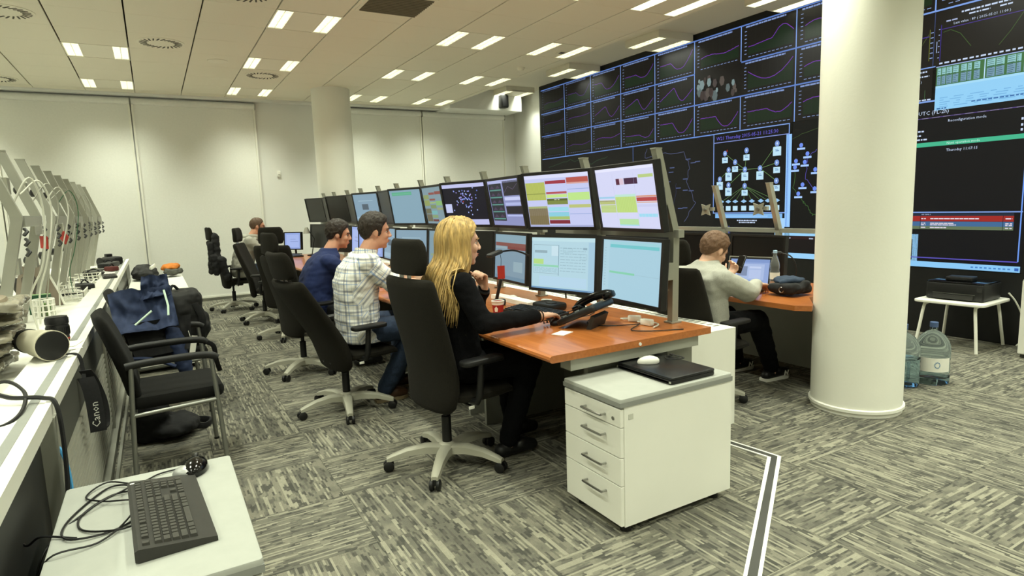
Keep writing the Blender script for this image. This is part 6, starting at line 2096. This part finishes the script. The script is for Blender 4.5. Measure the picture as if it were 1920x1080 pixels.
MB().lathe([(.009, -.003), (.009, .003)], 14, (.03, 0, .03), rotm(90)).build('scroll_wheel', M_DGREY, ms)
PZ = .566
cable('keyboard_cable', 'black keyboard cable coiled on the pale pad', [(-.10, 1.86, PZ), (-.16, 1.84, PZ + .004), (-.24, 1.90, PZ), (-.25, 2.0, PZ), (-.18, 2.1, PZ), (-.10, 2.06, PZ + .004), (-.10, 1.93, PZ), (-.17, 1.85, PZ), (-.27, 1.86, PZ + .003), (-.28, 1.98, PZ), (-.20, 2.16, PZ), (-.14, 2.12, PZ + .006), (-.23, 2.02, PZ + .006), (-.33, 1.92, .52), (-.36, 1.88, .35), (-.35, 1.86, .02)], .0028, M_CABLE, 7)
cable('mouse_cable', 'black mouse cable looping over the pale pad towards the console', [(.0, 2.20, PZ), (-.06, 2.19, PZ), (-.12, 2.15, PZ), (-.2, 2.2, PZ + .005), (-.25, 2.13, PZ), (-.2, 2.05, PZ + .006), (-.12, 2.0, PZ + .006), (-.14, 1.88, PZ + .006), (-.2, 1.80, PZ), (-.3, 1.78, PZ - .0), (-.34, 1.8, .45), (-.37, 1.86, .2)], .0025, M_CABLE, 7)
cable('power_cable', 'thick black cable falling over the near end of the white console', [(-.60, 2.60, .75), (-.52, 2.52, .83), (-.44, 2.44, .825), (-.36, 2.41, .818), (-.322, 2.38, .79), (-.312, 2.33, .62), (-.318, 2.28, .45), (-.325, 2.26, .25), (-.33, 2.26, .03)], .007, M_CABLE, 7)
cable('power_cable', 'second black cable looping at the left photo edge over the white console', [(-.62, 2.75, .75), (-.50, 2.64, .84), (-.42, 2.50, .83), (-.40, 2.34, .81), (-.42, 2.22, .80), (-.50, 2.2, .79), (-.6, 2.25, .76)], .006, M_CABLE, 7)
cable('network_cable', 'light blue network cable hanging beside the console end post', [(-.42, 2.43, .60), (-.345, 2.39, .66), (-.315, 2.36, .60), (-.31, 2.33, .48), (-.33, 2.30, .36), (-.345, 2.28, .2), (-.35, 2.27, .02)], .006, mat('blue_cable', '4f9fd6', .5), 7)
cable('thin_cable', 'thin black cable crossing the dark console end', [(-.5, 2.1, .70), (-.43, 2.06, .66), (-.40, 2.0, .58), (-.37, 1.95, .54), (-.33, 1.92, PZ), (-.25, 1.86, PZ)], .003, M_CABLE, 7)
t = thing('computer_tower', 'dark grey computer case standing at the near end of the console', 'computer', (-.66, 1.98, 0))
MB().rbox((0, 0, .33), (.42, .62, .64), .01).build('case', mat('tower_case', '2a2b29', .5, .2), t)
MB().bb(.211, .214, -.28, .28, .06, .6).build('side_cover', mat('tower_cover', '33342f', .55, .2), t)
t = thing('laptop_slab', 'closed dark laptop on the near end of the white console', 'laptop', (-.68, 2.85, .7405), 14)
MB().rbox((0, 0, .012), (.24, .34, .022), .012).build('base', M_DGREY, t, True)
MB().rbox((0, 0, .028), (.238, .338, .010), .012).build('lid', M_BLACKP, t, True)
# ================================================================== ITEMS ON THE NEAREST DESK
t = thing('desk_phone', 'black office desk phone on a stand at the near end of the desk', 'telephone', (1.95, 2.60, DZ), -62); t.scale = (1.2, 1.2, 1.2)
tilt = rotm(0, -24)
ph = MB()
ph.rbox((0, 0, .062), (.20, .225, .028), .02, .008, 3, tilt)
ph.build('body', M_BLACKP, t, True)
MB().box((.055, .0, .022), (.02, .15, .075), rotm(0, 20)).build('stand', M_DGREY, t)
hs = MB()
hs.tube(spline([(-.085, .085, .058), (-.06, .085, .085), (.0, .085, .118), (.06, .085, .135), (.088, .085, .135)], 5), [.013] * 21, 10, flat=1.5)
hs.rbox((-.075, .085, .062), (.055, .05, .03), .014, .008, 3, tilt).rbox((.075, .085, .13), (.055, .05, .03), .014, .008, 3, tilt)
hs.build('handset', M_BLACKG, t, True)
for i in range(4):
    for j in range(4):
        q = tilt @ Vector((-.065 + i * .022, -.075 + j * .028, .018))
        MB().box((q.x, q.y, q.z + .062), (.014, .018, .005), tilt).build('key', M_PADE if (i + j) % 3 == 0 else M_DGREY, t)
q = tilt @ Vector((.055, -.03, .017))
MB().box((q.x, q.y, q.z + .062), (.06, .12, .004), tilt).build('display', mat('lcd_grey', '5a625c', .2), t)
pts = [(-.09, .09, .045)]
for k in range(40):
    pts.append((-.10 - .002 * k + .008 * math.cos(k * 1.6), .07 - .0035 * k, .016 + .008 * math.sin(k * 1.6)))
MB().tube(pts, .003, 5).build('coiled_cord', M_CABLE, t, True)
t = thing('computer_mouse', 'black mouse under the hand of the blond woman', 'mouse', (1.86, 2.73, DZ + .0012), 10)
mouse_shape(MB(), .054, .031, 1.0).build('shell', M_BLACKP, t, 60)
MB().lathe([(.008, -.003), (.008, .003)], 14, (.03, 0, .03), rotm(90)).build('scroll_wheel', M_DGREY, t)
t = thing('keyboard', 'black keyboard in front of the blond woman on the cherry desk', 'keyboard', (1.93, 3.08, DZ + .001), -82)
b = MB()
b.loft([[(-.22, -.075, 0), (.22, -.075, 0), (.22, -.075, .012), (-.22, -.075, .012)], [(-.22, .075, 0), (.22, .075, 0), (.22, .075, .026), (-.22, .075, .026)]])
b.build('case', M_BLACKP, t)
KEYB = mat('black_key', '1e1e1e', .4)
for r_ in range(6):
    for c_ in range(19):
        if r_ == 0 and 4 <= c_ <= 8: continue
        MB().bb(-.21 + c_ * .022, -.21 + c_ * .022 + .018, -.065 + r_ * .0225, -.065 + r_ * .0225 + .0185, .013 + r_ * .0022, .021 + r_ * .0022).build('key', KEYB, t)
MB().bb(-.21, .21, -.074, -.066, .012, .0135).build('front_rim', M_DGREY, t)
t = thing('paper_cup', 'red paper cup with white rim beside the keyboard of the blond woman', 'cup', (1.74, 3.19, DZ + .0012))
MB().lathe([(.0005, 0), (.028, 0), (.038, .085), (.035, .085), (.027, .004), (.0005, .004)], 24).build('cup_wall', mat('red_print', 'b02a26', .5), t, 40)
MB().lathe([(.0365, .077), (.0385, .079), (.04, .088), (.037, .09), (.035, .085)], 24, cap=False).build('rim', M_PAPER, t, 40)
MB().lathe([(.0358, .065), (.037, .066), (.0382, .079), (.037, .079)], 24, cap=False).build('white_band', M_PAPER, t)
p_ = Paint(.0001)
p_.text('KAVA', -.0, 0, .02, 'f0e8e0', 'CENTER') if False else p_.poly([(-.008, 0), (.008, 0), (.011, .02), (0, .034), (-.011, .02)], 'e8ded2')
p_.build('emblem', M_PAPER, t, Matrix.Translation((-.0355 * math.cos(.75), -.0355 * math.sin(.75), .025)) @ plane_matrix((0, 0, 0), (.68, -.73, 0), (0, -.05, 1)))
t = thing('gooseneck_microphone', 'black gooseneck microphone with a red tag right of the blond woman', 'microphone', (2.46, 3.50, .60))
MB().rbox((0, 0, .02), (.14, .12, .04), .02).build('base', M_BLACKP, t, True)
MB().tube(spline([(.0, 0, .035), (-.02, -.0, .22), (-.12, -.005, .34), (-.28, -.02, .42), (-.42, -.03, .475), (-.53, -.04, .478)], 6), .006, 8).build('gooseneck', M_BLACKP, t, True)
MB().rbox((-.585, -.045, .468), (.11, .06, .022), .02, .008, 4, rotm(0, -14, 6)).build('microphone_head', M_DGREY, t, True)
MB().rbox((-.585, -.045, .456), (.06, .035, .004), .01, .002, 3, rotm(0, -14, 6)).build('lamp_glass', M_STEELG, t, True)
tg = MB().box((-.545, -.05, .345), (.048, .004, .085), rotm(0, 0, -20)).build('red_tag', M_RED, t)
MB().tube([(-.545, -.05, .387), (-.54, -.047, .43), (-.545, -.045, .465)], .0015, 5).build('string', M_CABLE, tg)
t = thing('cordless_phone', 'cordless handset with lit screen standing in its charger', 'telephone', (1.93, 3.52, DZ + .0012), -30)
MB().rbox((0, 0, .018), (.09, .08, .036), .02).build('charger', M_BLACKP, t, True)
hd = MB().rbox((.0, 0, .10), (.022, .05, .15), .008, .006, 3, rotm(0, 14)).build('handset', M_BLACKP, t, True)
p_ = Paint(.0001); p_.rect(-.018, 0, .018, .05, 'b9c6e0')
p_.build('screen_image', M_SCREEN, t, Matrix.Translation((.006, 0, .10)) @ plane_matrix((0, 0, 0), (0, -1, 0), (.24, 0, .97)))
t = thing('docking_device', 'flat black intercom unit in front of the document monitor', 'device', (2.09, 3.16, DZ + .0012), 8)
MB().rbox((0, 0, .022), (.14, .2, .044), .03, .014, 4).build('housing', M_BLACKP, t, True)
MB().rbox((-.02, -.04, .046), (.05, .06, .008), .01).build('button_pad', M_DGREY, t, True)
for k, (x, y, rz, lab) in enumerate(((2.20, 2.40, 10, 'white plug adapters under the nearest lower monitor'), (2.22, 2.52, 40, 'white coiled cable end under the nearest lower monitor'), (2.20, 2.95, -20, 'white power adapter under the document monitor'), (2.18, 3.33, 30, 'white adapter pieces beside the black intercom unit'), (2.10, 3.62, -10, 'white plug pieces behind the cordless phone'))):
    t = thing('power_adapter', lab, 'adapter', (x, y, DZ + .0015), rz, 'white adapters on the desk')
    MB().rbox((0, 0, .016), (.035, .07, .032), .008).build('brick', M_PAPER, t, True)
    MB().tube(spline([(0, .035, .012), (.0, .06, .01), (.04, .08, .006), (.06, .03, .006), (.03, -.05, .006), (-.05, -.08, .006)], 5), .004, 6).build('lead', M_CABLEW, t, True)
for k, pts in enumerate(([(2.2, 2.42, .726), (2.02, 2.5, .726), (1.98, 2.62, .726), (2.08, 2.72, .726), (2.2, 2.75, .726)], [(2.16, 3.0, .726), (2.0, 2.95, .726), (1.98, 2.85, .726), (2.1, 2.8, .726), (2.21, 2.86, .726)], [(2.26, 2.2, .724), (2.1, 2.26, .726), (2.04, 2.34, .726), (2.16, 2.42, .726)])):
    cable('desk_cable', ['thin dark cable winding beside the desk phone', 'thin dark cable loop by the mouse', 'thin dark cable at the near end of the cherry desk'][k], pts, .0028, M_CABLE, 6, 'cables on the nearest desk')
tag(MB().box((1.74, 2.52, DZ + .0016), (.10, .07, .002), rotm(0, 0, 25)).build('note_paper', M_PAPER), 'white note under the edge of the desk phone', 'paper')
MBw = MB().bb(2.02, 2.1, 3.3, 3.8, DZ + .0008, DZ + .03)
tag(MBw.build('cable_channel', M_PAPER), 'white cable channel on the desk behind the cordless phone', 'cable channel')
# keyboards of the next workplaces
for k, (x, y, lab) in enumerate(((1.80, 4.17, 'black keyboard under the hands of the plaid-shirt man'), (1.82, 5.42, 'black keyboard in front of the navy-shirt man'), (1.8, 9.55, 'black keyboard in front of the hoodie man'))):
    t = thing('keyboard', lab, 'keyboard', (x, y, DZ + .001), -90)
    MB().rbox((0, 0, .010), (.44, .15, .018), .008).build('case', M_BLACKP, t, True)
    for r_ in range(5): MB().bb(-.21, .21, -.06 + r_ * .024, -.06 + r_ * .024 + .02, .019, .024).build('key_row', KEYB, t)

# laptop and mouse on the drawer unit
t = thing('laptop', 'closed black laptop lying on the white drawer unit', 'laptop', (2.03, 2.165, .593), 2)
MB().rbox((0, 0, .010), (.27, .39, .016), .015, .004).build('base', M_BLACKP, t, True)
MB().rbox((0.003, 0, .024), (.268, .388, .011), .015, .004).build('lid', mat('laptop_lid', '17181a', .32), t, True)
MB().bb(-.135, -.120, -.19, .19, .006, .014).build('front_edge', M_STEELG, t)
t.location = (1.965, 2.03, .593); t.rotation_euler = (0, 0, R(0))
for o in kids(t): o.scale = (1, .92, 1)
t = thing('computer_mouse', 'white mouse lying on the closed black laptop', 'mouse', (1.93, 2.10, .6235), 150)
mouse_shape(MB(), .052, .029, .95).build('shell', mat('mouse_white', 'e2e1d8', .35), t, 60)
MB().bb(.02, .04, -.001, .001, .022, .03).build('button_gap', M_GREYP, t)
cable('mouse_lead', 'dark thin cable bunched on the drawer unit behind the white mouse', [(2.12, 2.18, .602), (2.16, 2.13, .606), (2.06, 2.12, .632), (2.02, 2.06, .634), (2.09, 2.03, .636), (2.07, 2.10, .644), (2.15, 2.16, .616), (2.08, 2.2, .602)], .003, M_CABLE, 6)

# ================================================================== SECOND ROW (RIGHT)
D2 = .67
t = thing('console_desk', 'cherry wood desk of the man in the grey sweatshirt, right of the monitors', 'desk', (0, 0, 0), 0, 'cherry desks of the second row')
poly = [(3.50, 2.45), (3.56, 2.37), (3.62, 2.40), (3.85, 2.585), (4.5, 2.585), (4.5, 5.2), (3.50, 5.2)]
MB().prism(poly, D2 - .034, D2).build('worktop', M_WOOD, t)
MB().bb(3.95, 4.40, 2.60, 2.625, 0, D2 - .034).build('side_panel', M_GREYP, t)
MB().bb(4.40, 4.42, 2.60, 5.2, 0, D2 - .034).build('modesty_panel', M_GREYP, t)
MB().bb(3.75, 4.40, 4.1, 4.125, 0, D2 - .034).build('side_panel', M_GREYP, t)
MB().bb(3.75, 4.40, 5.15, 5.175, 0, D2 - .034).build('side_panel', M_GREYP, t)
t = thing('monitor_stand', 'aluminium post frame with empty upper mounts behind the man in grey', 'monitor stand', (0, 0, D2))
for yy in (3.20, 3.74):
    po = post_part(t, 4.345, yy, 1.085 - D2, 1.47 - D2, .02, .13, 0)
    MB().bb(4.18, 4.205, yy - .01, yy + .05, 1.26 - D2, 1.29 - D2).build('mount_arm', M_ALU, po)
    st = MB()
    pts = []
    for q in range(8):
        r_ = .07 if q % 2 == 0 else .034
        pts.append((r_ * math.cos(PI / 4 * q + PI / 4), r_ * math.sin(PI / 4 * q + PI / 4)))
    st.loft([[(4.165, yy + .06 + a, 1.27 - D2 + b_) for a, b_ in pts], [(4.175, yy + .06 + a, 1.27 - D2 + b_) for a, b_ in pts]])
    pl = st.build('mount_plate', M_ALU, po)
    MB().lathe([(.016, 0), (.014, .012), (.0005, .013)], 14, (4.165, yy + .06, 1.27 - D2), rotm(0, -90)).build('knob', M_CHROME, pl, True)
MB().bb(4.33, 4.365, 2.55, 4.5, 1.075 - D2, 1.11 - D2).build('cross_beam', M_STEELG, t)
for s, (yc, a, lab) in enumerate(((3.295, 4, 'switched-off wide monitor right of the laptop, in the second row'), (3.885, -8, 'switched-off wide monitor behind the bent head of the man in grey'))):
    mo = monitor('monitor', lab, 'monitors of the second row', None, None)
    mo.location = (4.20, yc, .885); mo.rotation_euler = Euler((0, R(3), R(-a)), 'XYZ')
t = thing('laptop', 'open laptop with a lit blue page on the desk of the man in grey', 'laptop', (3.83, 3.13, D2), 18)
MB().rbox((0, 0, .010), (.24, .34, .018), .012).build('base', M_DGREY, t, True)
for r_ in range(5): MB().bb(-.01 + r_ * .022, .008 + r_ * .022, -.14, .14, .019, .0215).build('key_row', M_BLACKP, t)
lidr = rotm(0, 14)
def lp(u, v, d=0): return Vector((.12, 0, .018)) + lidr @ Vector((d, u, v))
fr = MB(); fr.box(lp(0, .115), (.008, .335, .225), lidr); fr.build('lid', M_STEELG, t)
fr = MB(); fr.box(lp(0, .115, -.0045), (.002, .322, .212), lidr); fr.build('screen_bezel', M_BLACKP, t)
p_ = Paint(.0002); w, h = .30, .188
p_.rect(0, 0, w, h, '93a9d8'); p_.up(); p_.rect(0, h * .86, w, h, '7f98cc'); p_.rect(w * .12, h * .15, w * .88, h * .8, 'a9bce2'); p_.up(); p_.rect(w * .2, h * .3, w * .45, h * .7, '7f8fae'); p_.rect(w * .5, h * .62, w * .8, h * .7, 'c3d0ee'); p_.rect(w * .5, h * .2, w * .8, h * .56, 'b5c5e8')
o_ = lp(w / 2, .018, -.0062); vdir = lidr @ Vector((0, 0, 1))
p_.build('screen_image', M_SCREEN, t, plane_matrix(o_, (0, -1, 0), vdir))
t = thing('smartphone', 'black phone held up in the hand of the man in grey', 'phone', (3.63, 2.985, .89), 0)
MB().rbox((0, 0, 0), (.009, .066, .135), .004, .002, 3, rotm(0, 28)).build('case', M_BLACKG, t, True)
MB().rbox((-.005, 0, 0.002), (.002, .058, .12), .001, .0005, 2, rotm(0, 28)).build('glass', M_BLACKG, t)
t = thing('water_bottle', 'clear plastic water bottle with blue cap standing beside the laptop', 'bottle', (3.97, 2.95, D2 + .0012))
PETM = mat('clear_plastic', 'dfe8e6', .08, trans=.85, ior=1.25)
MB().lathe([(.0005, .003), (.03, .0), (.034, .01), (.034, .06), (.031, .07), (.034, .08), (.034, .14), (.03, .155), (.034, .17), (.033, .2), (.022, .24), (.0135, .26), (.0135, .285), (.0005, .285)], 26).build('bottle_wall', PETM, t, 50)
MB().lathe([(.0146, .278), (.0146, .298), (.0005, .3)], 18).build('cap', mat('light_blue_cap', 'a8c6e0', .5), t, 40)
MB().lathe([(.0346, .085), (.0346, .135)], 26, cap=False).build('label_band', M_PAPER, t, 40)
t = thing('shoulder_bag', 'black bag with blue cloth lying on the near corner of the second desk', 'bag', (3.86, 2.745, D2 + .008))
b = MB(); b.rbox((0, 0, .045), (.24, .22, .08), .04, .03, 4); b.cap((-.1, -.05, .05), .03, (.08, -.08, .07), .035)
blob(b, 'bag_body', BLK, t, .011, 3, .012, seed=2)
b = MB(); b.ell((.02, .02, .095), (.11, .10, .03)); b.cap((-.08, 0, .09), .02, (.1, .05, .1), .025)
blob(b, 'blue_cloth', mat('dark_blue_cloth', '27364a', .85), t, .01, 3, .01, seed=3)
MB().tube([(-.118 , -.02 + .018 * math.cos(a), .04 + .018 * math.sin(a)) for a in [2 * PI * q / 14 for q in range(14)]], .004, 6, closed=True).build('ring', M_CHROME, t, True)
t = thing('desk_lamp', 'small gooseneck lamp behind the water bottle', 'lamp', (4.13, 2.93, D2 + .001))
MB().lathe([(.0005, 0), (.045, 0), (.045, .012), (.01, .018), (.0005, .018)], 20).build('base', M_BLACKP, t, True)
MB().tube(spline([(0, 0, .015), (.01, -.04, .14), (-.01, -.01, .24), (-.04, .06, .27)], 5), .005, 8).build('stem', M_BLACKP, t, True)
MB().rbox((-.055, .085, .268), (.07, .05, .02), .015, .007, 3, rotm(0, 8, 120)).build('head', M_DGREY, t, True)

# ================================================================== BY THE VIDEO WALL
t = thing('side_table', 'small white table with bent tube legs carrying the black printer', 'table', (6.08, 2.63, 0), 2)
MB().rbox((0, 0, .405), (.56, .54, .024), .05, .006, 5).build('table_top', M_WHITE, t, True)
for s1 in (-1, 1):
    fr_ = MB()
    for s2 in (-1, 1):
        pts = [(s2 * .05, s1 * .19, .382), (s2 * .18, s1 * .19, .382), (s2 * .225, s1 * .195, .36), (s2 * .245, s1 * .215, .18), (s2 * .265, s1 * .235, 0)]
        MB().tube(spline(pts, 5), .0125, 10).build('leg', M_WHITEP, t, True)
    MB().tube([(-.06, s1 * .19, .382), (.06, s1 * .19, .382)], .012, 8).build('rail', M_WHITEP, t, True)
t = thing('printer', 'black inkjet printer on the small white table', 'printer', (6.10, 2.63, .418), 2)
MB().rbox((0, 0, .075), (.36, .44, .14), .02, .008).build('body', M_BLACKP, t, True)
MB().rbox((.0, 0, .150), (.35, .43, .014), .02, .004).build('scanner_lid', M_BLACKG, t, True)
MB().bb(-.186, -.178, -.16, .16, .055, .062).build('tray_trim', M_CHROME, t)
MB().bb(-.20, -.17, -.15, .15, .012, .05).build('paper_tray', M_DGREY, t)
MB().bb(-.183, -.179, -.21, -.17, .085, .12).build('control_panel', M_DGREY, t)
t = thing('small_router', 'small black box lying on the printer', 'device', (6.08, 2.64, .576), 8)
MB().rbox((0, 0, .018), (.15, .2, .034), .01).build('housing', M_BLACKP, t, True)
MB().bb(-.077, -.0745, -.06, .06, .014, .02).build('status_strip', M_DGREY, t)
cable('wall_cable', 'white cable hanging down beside the black printer', [(6.30, 2.37, .47), (6.33, 2.33, .40), (6.345, 2.28, .28), (6.35, 2.25, .16), (6.34, 2.27, .06), (6.33, 2.3, .012)], .007, M_CABLEW, 7)
t = thing('storage_cabinet', 'white cabinet at the right photo edge beside the video wall', 'cabinet', (6.18, 1.87, 0))
MB().bb(-.22, .2, -.3, .28, .03, .64).build('body', M_WHITE, t)
MB().bb(-.24, -.22, -.298, -.012, .04, .63).build('door', M_WHITE, t)
MB().bb(-.24, -.22, -.008, .278, .04, .63).build('door', M_WHITE, t)
MB().bb(-.21, .19, -.29, .27, 0, .03).build('plinth', M_DPANEL, t)
PJ = mat('jug_plastic', 'd3e4ea', .04, trans=.96, ior=1.06)
JUGP = [(.0005, .004), (.115, .0), (.128, .012), (.13, .06), (.124, .075), (.13, .09), (.13, .15), (.124, .165), (.13, .18), (.13, .26), (.12, .30), (.085, .35), (.045, .375), (.028, .385), (.027, .42), (.0005, .42)]
for k, (x, y, lab) in enumerate(((4.74, 2.21, 'clear water jug with white label standing right of the round column'), (4.52, 2.30, 'blue-tinted water jug half hidden by the round column'))):
    t = thing('water_jug', lab, 'water jug', (x, y, 0), 0, 'water jugs by the column'); t.scale = (.84, .84, 1)
    MB().lathe(JUGP, 32).build('jug_wall', PJ, t, 50)
    MB().lathe([(.031, .405), (.031, .44), (.0005, .445)], 20).build('cap', mat('jug_cap', '4b5f86', .5), t, 40)
    MB().lathe([(.0005, .008), (.122, .006), (.125, .02), (.125, [.05, .2][k]), (.0005, [.05, .2][k])], 30).build('water', mat('water', 'd6eaf0', .02, trans=1.0, ior=1.1), t, 50)
    if k == 0:
        n = 14
        lb = MB(); rg0 = []
        for q in range(n + 1):
            a = R(150 + 120 * q / n)
            rg0.append((math.cos(a), math.sin(a)))
        lb.add([(.1312 * c_, .1312 * s_, z) for z in (.10, .20) for (c_, s_) in rg0], [(q, q + 1, n + 2 + q, n + 1 + q) for q in range(n)])
        lb.build('label_sheet', M_PAPER, t, 40)
        e = MB()
        for q in range(10):
            a0 = 2 * PI * q / 10; a1 = 2 * PI * (q + .7) / 10
            def on(aa, r_): 
                az = R(222) + r_ * math.cos(aa) * 6.5
                return (.1325 * math.cos(az), .1325 * math.sin(az), .15 + .9 * r_ * math.sin(aa))
            e.add([on(a0, .018), on(a1, .018), on(a1, .026), on(a0, .026)], [(0, 1, 2, 3)])
        e.build('label_emblem', mat('label_blue', '4f86b4', .6), t)
    else:
        MB().tube(spline([(-.10, -.10, .19), (-.135, -.12, .17), (-.138, -.12, .09), (-.105, -.10, .07)], 5), .012, 8).build('grip', PJ, t, True)
# far desk: small screen and desk lamp beside the man in the hoodie
mo = monitor('monitor', 'small lit monitor with a pale login page at the far desk', 'monitors of the middle row', pic_login, None, w=.30, h=.24)
mo.location = (1.84, 9.90, .935); mo.rotation_euler = Euler((0, R(4), R(38)), 'XYZ')
MB().tube([(.05, 0, -.05), (.07, 0, -.20)], .015, 8).build('neck', M_BLACKP, mo, True)
MB().rbox((.06, 0, -.2), (.14, .16, .014), .03).build('foot', M_BLACKP, mo, True)
t = thing('desk_lamp', 'black desk lamp beside the far lit monitor', 'lamp', (2.02, 9.45, DZ + .001))
MB().lathe([(.0005, 0), (.07, 0), (.07, .015), (.012, .025), (.0005, .025)], 20).build('base', M_BLACKP, t, True)
MB().tube([(0, 0, .02), (.05, 0, .25), (-.03, .06, .40)], .007, 8).build('arm', M_BLACKP, t, True)
MB().lathe([(.02, .0), (.03, -.02), (.055, -.09), (.05, -.09), (.02, -.02)], 20, (-.04, .07, .42)).build('shade', M_STEELG, t, True)
